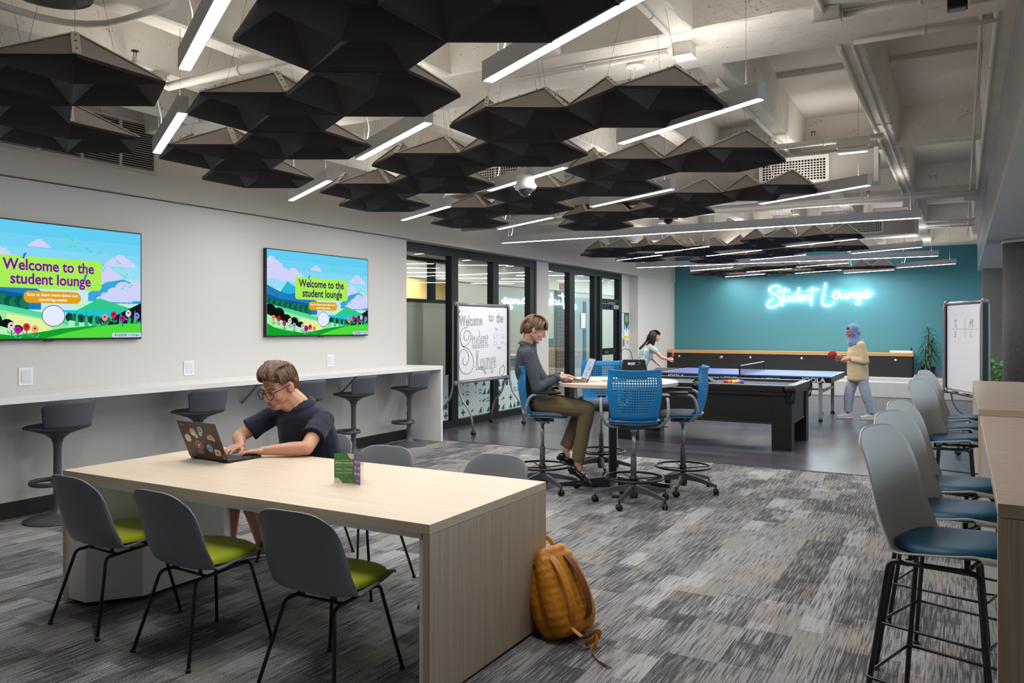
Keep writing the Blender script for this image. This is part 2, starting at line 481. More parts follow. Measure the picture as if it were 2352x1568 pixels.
# ---------------------------------------------------------------- ceiling: slab, ribs, beams
ceil = bpy.data.objects.new('ceiling', None); COL.objects.link(ceil); ceil['kind'] = 'structure'
bm = bmesh.new(); box(bm, -6.8, 4.2, -3.2, 21.2, 3.84, 4.0)
mk('slab', bm, M['ceiling'], ceil)
BEAMS = [(-2.55, -1.8), (1.45, 1.64), (4.87, 5.60), (8.93, 9.12), (12.25, 13.05), (16.35, 16.54), (19.75, 20.5)]
RX0 = [-0.645 - 0.907 * k for k in range(-1, 7)]
def rough_bar(bm, a0, a1, b0, b1, z0, z1, along, taper=0.03, n=14):
    """bar with slightly uneven lower arrises; along='x' or 'y'"""
    rows = []
    for i in range(n + 1):
        t = i / n; s = a0 + (a1 - a0) * t; j = [random.uniform(-0.006, 0.006) for _ in range(4)]
        pts = [(s, b0 - taper, z1), (s, b0 + j[0], z0 + 0.012 + j[2] * .5), (s, b0 + 0.014 + j[1], z0), (s, b1 - 0.014 - j[3], z0), (s, b1 + j[2], z0 + 0.012), (s, b1 + taper, z1)]
        rows.append([bm.verts.new(p if along == 'x' else (p[1], p[0], p[2])) for p in pts])
    for A, B in zip(rows, rows[1:]):
        for k in range(5): bm.faces.new([A[k], A[k + 1], B[k + 1], B[k]])
for a, b in BEAMS:
    bm = bmesh.new(); rough_bar(bm, -6.8, 4.2, a, b, 3.43, 3.85, 'x', 0.05, 60); mk('beam', bm, M['rib'], ceil)
for rx in RX0:
    for (a, b), (c, d) in zip(BEAMS, BEAMS[1:]):
        if d < 0: continue
        bm = bmesh.new(); rough_bar(bm, b, c, rx - .085, rx + .085, 3.435, 3.85, 'y', 0.035, 30); mk('rib', bm, M['rib'], ceil)
# shallow drop step inside each coffer bay
for (a, b), (c, d) in zip(BEAMS, BEAMS[1:]):
    if c < 4: continue
    y0 = b + (c - b) * 0.52
    for rx in RX0[1:]:
        bm = bmesh.new(); box(bm, rx + .11, rx + .79, y0, c - .02, 3.79, 3.845, 0.01); mk('coffer_panel', bm, M['ceiling'], ceil)
# grey soffit over the window side
bm = bmesh.new(); box(bm, 0.30, 4.0, -3.0, 20.0, 2.79, 3.86); box(bm, 0.285, 0.30, -3.0, 20.0, 3.36, 3.43)
struct('soffit_beam', bm, M['soffit'])
# round concrete column and the pier behind it
t = thing('concrete_column', 'round rough concrete column behind the wooden bar tables, under the soffit', 'column', (0.86, 13.1, 0)); t['kind'] = 'structure'
bm = bmesh.new(); lathe(bm, [(0.36, 0), (0.36, 2.79)], 40); mk('shaft', bm, M['concrete_col'], t)
bm = bmesh.new(); lathe(bm, [(0.375, 2.74), (0.375, 2.79)], 40); mk('collar', bm, M['soffit'], t)
bm = bmesh.new(); box(bm, 0.38, 1.0, 19.2, 19.6, 0.0, 2.79); struct('wall_pier', bm, M['concrete_col'])

# ---------------------------------------------------------------- glazed partition (recess in the left wall)
def frame_bar(parent, name, x0, x1, y0, y1, z0, z1, m=None):
    bm = bmesh.new(); box(bm, x0, x1, y0, y1, z0, z1, 0.003); return mk(name, bm, m or M['black_frame'], parent)
w1 = bpy.data.objects.new('window_1', None); COL.objects.link(w1); w1['kind'] = 'structure'
frame_bar(w1, 'head_rail', -7.10, -6.98, 9.07, 13.24, 2.69, 2.82)
frame_bar(w1, 'bottom_rail', -7.10, -6.98, 9.07, 13.24, 0.0, 0.11)
for a, b in ((9.07, 9.12), (10.41, 10.60), (11.68, 11.87), (13.02, 13.24)): frame_bar(w1, 'post', -7.10, -6.98, a, b, 0.11, 2.69)
for a, b in ((9.12, 10.41), (10.60, 11.68), (11.87, 13.02)): frame_bar(w1, 'pane', -7.045, -7.035, a, b, 0.11, 2.69, M['glass'])
w2 = bpy.data.objects.new('window_2', None); COL.objects.link(w2); w2['kind'] = 'structure'
frame_bar(w2, 'head_rail', -7.10, -6.98, 13.72, 17.60, 2.69, 2.82)
frame_bar(w2, 'bottom_rail', -7.10, -6.98, 13.72, 16.0, 0.0, 0.11)
for a, b in ((14.73, 14.98), (16.0, 16.12), (16.30, 16.42), (17.42, 17.60)): frame_bar(w2, 'post', -7.10, -6.98, a, b, 0.0, 2.69)
for a, b in ((13.72, 14.73), (14.98, 16.0)): frame_bar(w2, 'pane', -7.045, -7.035, a, b, 0.11, 2.69, M['glass'])
frame_bar(w2, 'transom', -7.10, -6.98, 16.42, 17.42, 2.12, 2.22)
frame_bar(w2, 'pane', -7.045, -7.035, 16.42, 17.42, 2.22, 2.69, M['glass'])
d1 = bpy.data.objects.new('door_1', None); COL.objects.link(d1); d1['kind'] = 'structure'
frame_bar(d1, 'stile', -7.07, -7.02, 16.43, 16.53, 0.02, 2.11); frame_bar(d1, 'stile', -7.07, -7.02, 17.29, 17.41, 0.02, 2.11)
frame_bar(d1, 'door_rail', -7.07, -7.02, 16.53, 17.29, 1.98, 2.11); frame_bar(d1, 'door_rail', -7.07, -7.02, 16.53, 17.29, 0.95, 1.1); frame_bar(d1, 'door_rail', -7.07, -7.02, 16.53, 17.29, 0.02, 0.25)
frame_bar(d1, 'pane', -7.05, -7.04, 16.53, 17.29, 0.25, 0.95, M['glass']); frame_bar(d1, 'pane', -7.05, -7.04, 16.53, 17.29, 1.1, 1.98, M['glass'])
h = frame_bar(d1, 'door_handle', -7.0, -6.97, 16.58, 16.75, 1.0, 1.03, M['steel'])
t = thing('door_closer', 'grey overhead door closer with arm at the top of the glass door', 'door closer', (-7.02, 17.2, 2.04))
bm = bmesh.new(); box(bm, 0, .07, -.16, .14, -.05, .05, .006); mk('housing', bm, M['grey_metal'], t)
bm = bmesh.new(); tube(bm, arc([(.04, 0, .05), (.04, 0, .09), (.10, -.22, .09), (.03, -.42, .10)], .02), .009, 6); mk('arm', bm, M['steel'], t)

# frosted film with cut-out shapes on the lower glass
film_m = mat('pale mint frosted film', '#c5d6d4', 0.6); film_d = mat('deep teal film shapes', '#1d4a5c', 0.5)
def film(name, y0, y1, z0, z1, seed, label):
    rnd = random.Random(seed); bm = bmesh.new()
    fn = lambda y, z, h=0: (-7.030 + h, y, z)
    prism(bm, [(y0, z0), (y1, z0), (y1, z1), (y0, z1)], 0, 0.0008, fn)
    s = 0.13; ny = int((y1 - y0) / s); nz = int((z1 - z0) / s)
    for i in range(ny):
        for j in range(nz):
            cy, cz = y0 + (i + .5) * (y1 - y0) / ny, z0 + (j + .5) * (z1 - z0) / nz; k = rnd.randrange(9)
            if rnd.random() < 0.38: continue
            h = 0.0016; r = 0.052
            if k == 0: prism(bm, circle_pts(r, 14, (cy, cz)), 0.001, h, fn, 1)
            elif k == 1:
                for d in (-.035, 0, .035):
                    tube(bm, [(-7.0285, cy + d + .008 * math.sin(q * 1.6), cz - .05 + .02 * q) for q in range(6)], .006, 4, mi=1)
            elif k == 2:
                prism(bm, [(cy - r, cz - .016), (cy + r, cz - .016), (cy + r, cz + .016), (cy - r, cz + .016)], .001, h, fn, 1)
                prism(bm, [(cy - .016, cz - r), (cy + .016, cz - r), (cy + .016, cz + r), (cy - .016, cz + r)], .001, h + .0003, fn, 1)
            elif k == 3: prism(bm, [(cy - r, cz - r), (cy + r, cz - r), (cy, cz + r)], .001, h, fn, 1)
            elif k == 4:
                pts = []
                for q in range(20):
                    a = 2 * PI * q / 20; rr = r if q % 2 else r * .55; pts.append((cy + rr * math.cos(a), cz + rr * math.sin(a)))
                prism(bm, pts, .001, h, fn, 1)
            elif k == 5:
                for d in (-.03, .02):
                    prism(bm, [(cy - r, cz + d), (cy, cz + d + .03), (cy + r, cz + d), (cy + r, cz + d - .016), (cy, cz + d + .014), (cy - r, cz + d - .016)], .001, h, fn, 1)
            elif k == 6:
                for q in (-1, 1): prism(bm, circle_pts(.022, 10, (cy + q * .026, cz + q * .01)), .001, h, fn, 1)
            elif k == 7: prism(bm, [(cy - r, cz - r), (cy + r, cz - r), (cy + r, cz + r)], .001, h, fn, 1)
            else: prism(bm, circle_pts(.018, 10, (cy, cz)), .001, h, fn, 1)
    o = mk(name, bm, [film_m, film_d]); tag(o, label, 'window film')
film('window_film', 9.14, 10.39, .12, .83, 1, 'patterned mint film with teal shapes on the glass behind the grey counter end')
film('window_film', 10.62, 11.66, .12, .72, 2, 'patterned mint film with teal shapes under the rolling whiteboard')
film('window_film', 11.89, 13.0, .12, .80, 5, 'patterned mint film on the glass between whiteboard and white pier')
# ---------------------------------------------------------------- the corridor beyond the glass
mc = mat('pale sage corridor wall', '#c8c8be', 0.7); mcw = mat('corridor white wall', '#dcdcd6', 0.7); mgrey = mat('grey acoustic ceiling', '#8b8a88', 0.8)
bm = bmesh.new(); box(bm, -15.0, -7.2, 6.0, 28.0, -0.1, 0.0); struct('floor_corridor', bm, mat('corridor floor', '#77736f', 0.4))
bm = bmesh.new(); box(bm, -15.0, -7.31, 6.0, 28.0, 3.15, 3.25); struct('ceiling_corridor', bm, mgrey)
bm = bmesh.new()
for y in range(7, 28): box(bm, -14.9, -7.35, y - .012, y + .012, 3.135, 3.15)
for x in range(-14, -7): box(bm, x - .012, x + .012, 6.1, 27.9, 3.138, 3.15)
struct('trim_3', bm, mat('ceiling grid', '#a7a6a4', 0.6))
bm = bmesh.new(); box(bm, -15.1, -15.0, 6, 28, 0, 3.2); box(bm, -15, -7.3, 5.9, 6.0, 0, 3.2); box(bm, -15.0, -7.31, 27.9, 28.0, 0, 3.2)
struct('wall_corridor', bm, mcw)
bm = bmesh.new(); box(bm, -10.1, -10.0, 14.9, 27.9, 0, 2.62); box(bm, -7.75, -7.65, 9.5, 11.45, 0.0, 1.98); box(bm, -10.1, -10.0, 6.0, 12.0, 0, 3.1)
struct('wall_inner', bm, mc)
bm = bmesh.new(); box(bm, -10.2, -9.95, 12.0, 27.9, 2.62, 3.15); struct('wall_header', bm, mcw)
t = bpy.data.objects.new('window_6', None); COL.objects.link(t); t['kind'] = 'structure'
for z in (1.98, 2.66): frame_bar(t, 'window_frame', -7.76, -7.64, 9.5, 11.47, z, z + .06)
for y in (9.5, 10.83): frame_bar(t, 'window_frame', -7.76, -7.64, y, y + .09, 2.04, 2.66)
bm = bmesh.new(); box(bm, -14.0, -13.9, 15.0, 21.5, 0.0, 3.1); struct('wall_yellow', bm, mat('yellow classroom wall', '#e3c98a', 0.7))
bm = bmesh.new(); box(bm, -9.99, -9.94, 18.9, 20.05, 1.05, 1.26); struct('trim_4', bm, mat('dark teal rail', '#2d5f69', .5))
bm = bmesh.new(); box(bm, -9.99, -9.96, 18.9, 20.05, 0, 1.05); struct('trim_5', bm, mat('tan wainscot', '#a08a6c', .6))
# brick pier, teal edged door, notice behind the second glazed bay
brick_m = mat('grey brown brick', '#6b605c', 0.8, noise=.3, nscale=12); mort = mat('mortar', '#8a8581', 0.9)
bp_ = bpy.data.objects.new('wall_brick', None); COL.objects.link(bp_); bp_['kind'] = 'structure'
bm = bmesh.new(); box(bm, -9.99, -9.955, 20.1, 20.62, 0, 2.62); mk('mortar_bed', bm, mort, bp_)
bm = bmesh.new(); box(bm, -.012, 0.012, -.12, .12, -.045, .045, .003); bme = bpy.data.meshes.new('brick'); bm.to_mesh(bme); bm.free(); bme.materials.append(brick_m)
for r_ in range(25):
    for c_ in range(2):
        o = bpy.data.objects.new('brick', bme); COL.objects.link(o); o.parent = bp_; o.location = (-9.945 + random.uniform(-.003, .003), 20.235 + .255 * c_ - (.0 if r_ % 2 else -.012), .055 + .104 * r_)
t = thing('corridor_door', 'grey corridor door with a teal stripe and white notice behind the glass', 'door', (-9.97, 22.0, 0)); t['kind'] = 'structure'
bm = bmesh.new(); box(bm, -.03, .03, -1.3, 1.3, 0, 2.45); mk('leaf', bm, mat('grey blue door', '#98a4ab', .5), t)
bm = bmesh.new(); box(bm, .031, .05, -.08, .12, 0.1, 2.35); mk('teal_stripe', bm, mat('dark teal panel', '#1f5a66', .5), t)
bm = bmesh.new(); box(bm, .051, .056, -.28, .06, 1.55, 2.0); mk('notice', bm, M['white_lam'], t)
def exit_sign(loc, rz, label):
    t = thing('exit_sign', label, 'sign', loc, rz)
    bm = bmesh.new(); box(bm, -.16, .16, -.02, .02, -.1, .1, .004); mk('housing', bm, M['white_lam'], t)
    for s_ in (-1, 1):
        bm = text_mesh('EXIT', .17, .001, sx=.95); bmesh.ops.transform(bm, matrix=Matrix.Rotation(0 if s_ < 0 else PI, 4, 'Z') @ Matrix.Translation((0, -.0215, 0)) @ Matrix.Rotation(PI / 2, 4, 'X'), verts=bm.verts)
        mk('lettering', bm, emis('exit red', '#d8251f', .9), t)
    bm = bmesh.new(); tube(bm, [(0, 0, .1), (0, 0, .55)], .008, 6); mk('stem', bm, M['grey_metal'], t)
exit_sign((-8.6, 17.92, 2.58), math.radians(26), 'red and white exit sign hanging in the corridor beyond the door glazing')
lm = emis('corridor lamp', '#fffaf0', 6)
for i, (x, y, lb) in enumerate([(-8.9, 11.6, 'lamp in the corridor ceiling seen highest in the first glazed bay'), (-8.9, 13.4, 'lamp in the corridor ceiling crossing behind the first and second posts'), (-8.9, 15.2, 'lamp in the corridor ceiling seen in the second glazed bay'), (-8.9, 17.2, 'lamp in the corridor ceiling seen in the third glazed bay'), (-8.9, 19.2, 'corridor lamp just above the exit sign'), (-8.9, 21.4, 'corridor lamp behind the post right of the exit sign'), (-8.9, 24.0, 'farthest corridor lamp seen over the glass door'), (-12.4, 15.0, 'lamp in the bright yellow classroom, the near one'), (-12.4, 17.5, 'lamp in the bright yellow classroom, the far one')]):
    t = thing('corridor_light', lb, 'ceiling light', (x, y, 3.13), 0, 'corridor ceiling lights')
    bm = bmesh.new(); box(bm, -1.0, 1.0, -.05, .05, -.03, .02); mk('housing', bm, M['fixture'], t)
    bm = bmesh.new(); box(bm, -.98, .98, -.035, .035, -.036, -.0305); mk('diffuser', bm, lm, t)
area_light('corridor_glow', (-8.7, 13.0, 3.08), (0, 0, 0), 1.4, 8.0, 150, (1, .97, .92))
area_light('corridor_glow', (-12.2, 16.5, 3.08), (0, 0, 0), 3.0, 5.0, 420, (1, .94, .82))
area_light('corridor_glow', (-8.7, 22.0, 3.08), (0, 0, 0), 1.5, 8.0, 130, (1, .97, .92))
t = thing('recycling_cart', 'grey lidded cart in the corridor behind the seated person in the dark shirt', 'cart', (-7.9, 13.9, 0), .2)
bm = bmesh.new(); box(bm, -.25, .25, -.4, .4, .12, .95, .03); mk('body', bm, mat('grey plastic cart', '#9aa0a6', .5), t)
bm = bmesh.new(); box(bm, -.27, .27, -.42, .42, .95, 1.03, .02); mk('lid', bm, mat('light grey lid', '#b8bdc2', .5), t)
for sx in (-1, 1):
    for sy in (-1, 1):
        bm = bmesh.new(); lathe(bm, [(.05, -.02), (.05, .02)], 12, (sx * .19, sy * .33, .06), M=RX(PI / 2)); tube(bm, [(sx * .19, sy * .33, .06), (sx * .19, sy * .33, .14)], .012, 6); mk('caster', bm, M['black_plastic'], t)
# poster, switch and thermostat on the white wall beside the door
t = thing('poster', 'blue banner poster with yellow foot on the white wall right of the glass door', 'poster', (-7.018, 18.0, 1.62))
fn = lambda y, z, h=0: (h, y, z)
bm = bmesh.new(); prism(bm, [(-.17, -.33), (.17, -.33), (.17, .33), (-.17, .33)], 0, .002, fn, 0)
prism(bm, [(-.16, .02), (.0, -.08), (.16, .02), (.16, .31), (-.16, .31)], .002, .003, fn, 1)
prism(bm, [(-.16, -.12), (-.16, .0), (.0, -.1), (.16, .0), (.16, -.12), (.08, -.06), (0, -.14), (-.08, -.06)], .002, .0034, fn, 2)
prism(bm, [(-.16, -.32), (.16, -.32), (.16, -.25), (-.16, -.25)], .002, .003, fn, 3)
prism(bm, circle_pts(.09, 12, (0, .16)), .003, .004, fn, 4)
mk('sheet', bm, [M['white_lam'], mat('dark green print', '#2c5f57', .6), mat('blue print', '#2f8bc0', .6), mat('yellow print', '#e5c93c', .6), mat('olive print', '#8a9a5a', .6)], t)
t = thing('wall_notice', 'pale grey patterned notice beside the blue banner poster', 'notice', (-7.018, 17.75, 1.62))
bm = bmesh.new(); prism(bm, [(-.12, -.33), (.09, -.33), (.09, .33), (-.12, .33)], 0, .002, fn)
for i in range(12):
    for q in (-.31, .31): prism(bm, circle_pts(.008, 6, (-.11 + .017 * i, q)), .002, .003, fn, 1)
for i in range(10): prism(bm, circle_pts(.022, 8, (random.uniform(-.08, .06), random.uniform(-.25, .25))), .002, .003, fn, 2)
mk('sheet', bm, [mat('pale notice paper', '#cfd2d8', .7), mat('dark dots', '#3a3c40', .7), mat('lilac print', '#a9adc4', .7)], t)
for nm, lb, y, z in (('wall_switch', 'grey wall switch plate below the notice by the glass door', 17.8, 1.2), ('card_reader', 'white card reader right of the grey switch plate', 18.02, 1.21)):
    t = thing(nm, lb, 'switch', (-7.02, y, z))
    bm = bmesh.new(); box(bm, 0, .012, -.055, .055, -.085, .085, .003); mk('plate', bm, M['grey_metal'] if nm[0] == 'w' else M['white_lam'], t)
    bm = bmesh.new(); box(bm, .012, .018, -.025, .025, -.05, .05, .002); mk('rocker', bm, M['steel'] if nm[0] == 'w' else M['grey_metal'], t)
# ---------------------------------------------------------------- linear pendant fixtures
ZL = 2.88
lamp_m = emis('fixture diffuser', '#ffffff', 9.0)
up_m = emis('fixture uplight', '#fff8ee', 2.0)
def fixture(cx, cy, length, ang, label, group, cords=2):
    t = thing('linear_pendant', label, 'ceiling light', (cx, cy, ZL), math.radians(ang), group)
    L = length / 2
    bm = bmesh.new(); box(bm, -L, L, -.032, .032, .004, .108, .002); mk('housing', bm, M['fixture'], t)
    bm = bmesh.new(); box(bm, -L + .012, L - .012, -.025, .025, .0, .0035); mk('diffuser', bm, lamp_m, t)
    for s in (-1, 1):
        bm = bmesh.new(); x = s * (L - .12); tube(bm, [(x, 0, .108), (x, 0, .13)], .006, 6); tube(bm, [(x, 0, .13), (x, 0, .96)], .0015, 4); mk('hanger_wire', bm, M['cable'], t)
    bm = bmesh.new(); x = -L + .17; tube(bm, spline([(x, .0, .108), (x + .02, .01, .22), (x - .02, -.01, .36), (x + .0, 0, .50)], 5), .004, 5); mk('power_cord', bm, M['white_cable'], t)
    bm = bmesh.new(); lathe(bm, [(.065, .5), (.068, .503), (.068, .51), (.05, .512), (.05, .556)], 20, (x, 0, 0)); tube(bm, [(x, 0, .55), (x, 0, .96)], .012, 8); mk('canopy', bm, M['pipe'], t)
    d = area_light('pendant_down', (0, 0, -.004), (0, 0, 0), length - .03, .05, LAMP_W * length, (1, .985, .96)); d.parent = t
    u = area_light('pendant_up', (0, 0, .112), (PI, 0, 0), length - .03, .05, UP_W * length, (1, .96, .90)); u.parent = t
    return t
S = 1.3
def from_left(ux, uy, label, grp):
    cx = ux * S + .65 * math.cos(math.radians(-30)); cy = uy * S + .65 * math.sin(math.radians(-30))
    fixture(cx, cy, 1.3, -30, label, grp)
G1 = 'short slanted pendants between the front acoustic clouds'
for ux, uy, lb in [
    (-1.69, 2.78, 'large slanted linear pendant at the top of the picture, in front of the cloud tiles'),
    (-1.63, 4.08, 'slanted pendant whose right end is seen against the cream ceiling beam'),
    (-3.14, 3.69, 'slanted pendant tucked behind the second row of dark cloud tiles'),
    (-3.03, 5.01, 'slanted pendant just above the domed ceiling camera'),
    (-4.57, 5.99, 'slanted pendant near the left wall above the glass partition head'),
    (-2.69, 6.10, 'slanted pendant right of the domed camera, in the middle of the clouds'),
    (-4.13, 7.02, 'slanted pendant just in front of the left end of the first long lamp'),
    (-1.43, 6.63, 'slanted pendant below the square duct grille'),
    (-2.64, 2.07, 'bright pendant at the top beside the black round lamp, pointing at the viewer'),
    (-4.04, 2.98, 'bright pendant close to the wall louvre, seen end-on'),
    (-4.63, 4.62, 'slanted pendant close to the left wall above the smaller screen')]:
    from_left(ux, uy, lb, G1)
fixture(-2.55 * S, 8.2 * S, 5.8, 0, 'first of the two very long straight pendants across the room', None)
fixture(-2.53 * S, 12.72 * S, 5.85, 0, 'second very long straight pendant, the one nearer the teal wall', None)
G2 = 'short slanted pendants between the two long lamps'
for ux, uy, lb in [(-1.9, 10.3, 'short pendant under the right half of the big cloud behind the first long lamp'), (-3.13, 11.1, 'short pendant in the middle of the clouds between the two long lamps'), (-4.5, 11.15, 'short pendant nearest the left wall between the two long lamps'),
                   (-3.6, 10.3, 'short pendant between the small left cloud and the big one behind the first long lamp'), (-1.3, 11.7, 'short pendant whose right end sticks out just before the second long lamp'), (-2.75, 12.1, 'short pendant immediately in front of the second long lamp, mid room')]:
    from_left(ux, uy, lb, G2)
for ux, uy, lb in [(-4.2, 13.9, 'short pendant left of the teal wall edge, just behind the second long lamp'), (-3.4, 14.7, 'short pendant above the teal wall at the left of the neon sign'), (-2.4, 13.9, 'short pendant above the neon word Student, the upper of two'), (-4.1, 15.9, 'lowest looking pendant at the left, throwing a glow on the teal wall'),
                   (-2.7, 15.5, 'short pendant above the S of the neon sign, the lower of two'), (-1.9, 15.9, 'pendant right above the neon sign, throwing a glow on the teal wall'), (-.95, 14.9, 'rightmost short pendant in front of the teal wall')]:
    from_left(ux, uy, lb, 'short pendants by the teal wall')

# ---------------------------------------------------------------- acoustic cloud tiles
felt = mat('charcoal felt', '#353234', 0.95, noise=0.25, nscale=350, sheen=.15, spec=.15)
felt_uplit = mat('felt painted uplit', '#a89f99', 0.95, noise=0.15, nscale=300, spec=.15)  # upper skin painted paler than the felt, standing in for uplight
strap_m = mat('cream edge strip', '#e0dacf', 0.5)
A_ = 0.494 * 0.995
def tile_meshes():
    ang = [math.radians(a) for a in (30, 90, 150, 210, 270, 330)]
    vx = [Vector((A_ * math.cos(a), A_ * math.sin(a), 0)) for a in ang]      # ridges meet 30, 150, 270
    H = .19; TT = .50
    lo, up, st, sc = bmesh.new(), bmesh.new(), bmesh.new(), bmesh.new()
    c = Vector((0, 0, 0))
    for k in (1, 3, 5):
        v0, v1, v2 = vx[(k - 1) % 6], vx[k], vx[(k + 1) % 6]
        T = v1 * TT + Vector((0, 0, H))
        q = [c, v0, v1, v2]
        for a, b in zip(q, q[1:] + q[:1]):
            lo.faces.new([lo.verts.new(p) for p in (a, b, T - Vector((0, 0, .012)))])
        for a, b in zip(q, q[1:] + q[:1]):
            off = Vector((0, 0, .016))
            f = up.faces.new([up.verts.new(p) for p in (a + off, b + off, T + off * .3)])
        # rim band between lower and upper skins
        for a, b in ((v0, v1), (v1, v2)):
            lo.faces.new([lo.verts.new(p) for p in (a, b, b + Vector((0, 0, .017)), a + Vector((0, 0, .017)))])
        # cream edge strips along the folds
        nrm = Vector((0, 0, 1))
        for a in (v0, v1, v2, c):
            if a is c: continue
            A0 = a + Vector((0, 0, .022)); B0 = T + Vector((0, 0, .012)); d = (B0 - A0); side = d.cross(nrm).normalized()
            w = .013 if a is not v1 else .020
            vs = [A0 + d * .04 - side * w, A0 + d * .04 + side * w, B0 + side * w, B0 - side * w]
            vb = [p - Vector((0, 0, .006)) for p in vs]
            X = [st.verts.new(p) for p in vs]; Y = [st.verts.new(p) for p in vb]
            st.faces.new(X); st.faces.new(Y[::-1])
            for i in range(4): st.faces.new([X[i], Y[i], Y[(i + 1) % 4], X[(i + 1) % 4]])
            for s in (.2, .55, .85):
                p = A0 + d * s + Vector((0, 0, .001)); obox(sc, p, (.007, .007, .006))
    out = []
    for nm, b, m in (('lower_shell', lo, felt), ('upper_shell', up, felt_uplit), ('edge_strip', st, strap_m), ('screw', sc, M['black_metal'])):
        me = bpy.data.meshes.new(nm); b.to_mesh(me); b.free(); me.materials.append(m); out.append((nm, me))
    return out
TM = tile_meshes()
wire_me = bpy.data.meshes.new('hanger_wire'); bm = bmesh.new()
for k in (1, 3, 5):
    a = math.radians(30 + 60 * k); tube(bm, [(A_ * .5 * math.cos(a), A_ * .5 * math.sin(a), .20), (A_ * .12 * math.cos(a), A_ * .12 * math.sin(a), .96)], .0011, 3)
bm.to_mesh(wire_me); bm.free(); wire_me.materials.append(M['cable'])
PAT = [(0, 0), (-1, 0), (-1.5, 1), (-2.5, 1), (-3, 2), (-4, 2), (-4.5, 3)]
POS = ['rightmost', 'second from right', 'third from right', 'middle', 'third from left', 'second from left', 'leftmost']
CL = [((-1.25, .82), range(4, 7), 'the top left corner cloud'),
      ((-1.25, 2.13), range(7), 'the largest cloud at the top'),
      ((-1.26, 3.5), range(7), 'the cloud behind the largest one'),
      ((-1.25, 4.8), range(7), 'the cloud around the domed camera'),
      ((-1.24, 6.17), range(5), 'the cloud before the first long lamp'),
      ((-1.4, 8.6), range(4, 7), 'the small cloud left behind the first long lamp'),
      ((-1.28, 9.58), range(7), 'the big cloud behind the first long lamp'),
      ((-1.36, 10.95), range(5), 'the cloud before the second long lamp'),
      ((-1.3, 13.3), range(2, 7), 'the cloud behind the second long lamp'),
      ((-1.3, 14.7), range(6), 'the cloud above the neon sign')]
for (bx, by), idx, where in CL:
    for i in idx:
        u, v = PAT[i]
        t = thing('acoustic_tile', 'dark felt hexagon, %s in %s' % (POS[i], where), 'acoustic panel', ((bx + u * .645) * S, (by + v * .57) * S, ZL + random.uniform(-.004, .004)), 0, 'hexagonal felt tiles of the ceiling clouds')
        for nm, me in TM:
            o = bpy.data.objects.new(nm, me); COL.objects.link(o); o.parent = t
            if nm == 'screw': o['kind'] = 'stuff'
        o = bpy.data.objects.new('hanger_wire', wire_me); COL.objects.link(o); o.parent = t

# ---------------------------------------------------------------- ducts, grilles, pipes, small ceiling gear
t = thing('wall_louvre', 'long grey slatted return louvre high on the left wall', 'air vent', (-6.78, 4.0, 0))
ys = [2.35, 2.72, 3.10, 3.48, 3.86, 4.24, 4.61, 4.97]
ys = [y - 4.0 for y in ys]
fr_m = mat('grey vent metal', '#b7b1ab', 0.5); dk = mat('painted duct shade', '#15130f', 0.9)  # dk: near black, shade behind slats and grilles put into the colour
bm = bmesh.new()
for z0, z1 in ((3.045, 3.075), (3.50, 3.53)): box(bm, 0, .02, ys[0] - .02, ys[-1] + .03, z0, z1)
for y in ys: box(bm, 0, .021, y - .014, y + .014, 3.075, 3.50)
mk('frame', bm, fr_m, t)
bm = bmesh.new(); box(bm, .0005, .002, ys[0], ys[-1], 3.07, 3.505); mk('shade_sheet', bm, dk, t)  # flat sheet on the wall face, painted dark as shade behind the slats
sl = bmesh.new(); obox(sl, (0, 0, 0), (.018, .345, .0025), RY(math.radians(35))); sme = bpy.data.meshes.new('slat'); sl.to_mesh(sme); sl.free(); sme.materials.append(fr_m)
for y0, y1 in zip(ys, ys[1:]):
    for k in range(20):
        o = bpy.data.objects.new('slat', sme); COL.objects.link(o); o.parent = t; o.location = (.011, (y0 + y1) / 2, 3.087 + .0212 * k)
def duct_box(name, x0, x1, y0, y1, z0, z1, gx0, gx1, label):
    t = thing(name, label, 'duct', ((x0 + x1) / 2, (y0 + y1) / 2, z0)); cx, cy = t.location.x, t.location.y
    bm = bmesh.new(); box(bm, x0 - cx, x1 - cx, y0 - cy, y1 - cy, 0, z1 - z0, .004)
    mk('casing', bm, mat('cream sheet metal', '#b9b3aa', .6), t)
    bm = bmesh.new(); h = z1 - z0
    box(bm, x1 - cx - .03, x1 - cx + .012, y0 - cy - .012, y0 - cy, -.01, h + .01); mk('flange', bm, M['pipe'], t)
    g0, g1 = gx0 - cx, gx1 - cx; yy = y0 - cy
    bm = bmesh.new()
    for a, b, c, d in ((g0, g1, .03, .06), (g0, g1, h - .05, h - .015), (g0, g0 + .035, .06, h - .05), (g1 - .035, g1, .06, h - .05)): box(bm, a, b, yy - .02, yy, c, d)
    mk('grille_frame', bm, M['pipe'], t)
    bm = bmesh.new(); box(bm, g0 + .03, g1 - .03, yy - .003, yy - .001, .055, h - .045); mk('grille_shade', bm, dk, t)  # flat sheet on the casing, shade behind the mesh painted in
    bm = bmesh.new(); n = max(6, int((g1 - g0) / .032)); m_ = max(5, int((h - .11) / .026))
    for i in range(1, n): x = g0 + .035 + (g1 - g0 - .07) * i / n; box(bm, x - .0035, x + .0035, yy - .014, yy - .004, .06, h - .05)
    for j in range(1, m_): z = .06 + (h - .11) * j / m_; box(bm, g0 + .035, g1 - .035, yy - .015, yy - .004, z - .0035, z + .0035)
    o = mk('grille_mesh', bm, M['pipe'], t); o['kind'] = 'stuff'
    for sx in (.25, .75):
        bm = bmesh.new(); x = (x0 - cx) + (x1 - x0) * sx; tube(bm, [(x, 0, h), (x, 0, 3.84 - z0)], .005, 5); mk('hanger_rod', bm, M['grey_metal'], t)
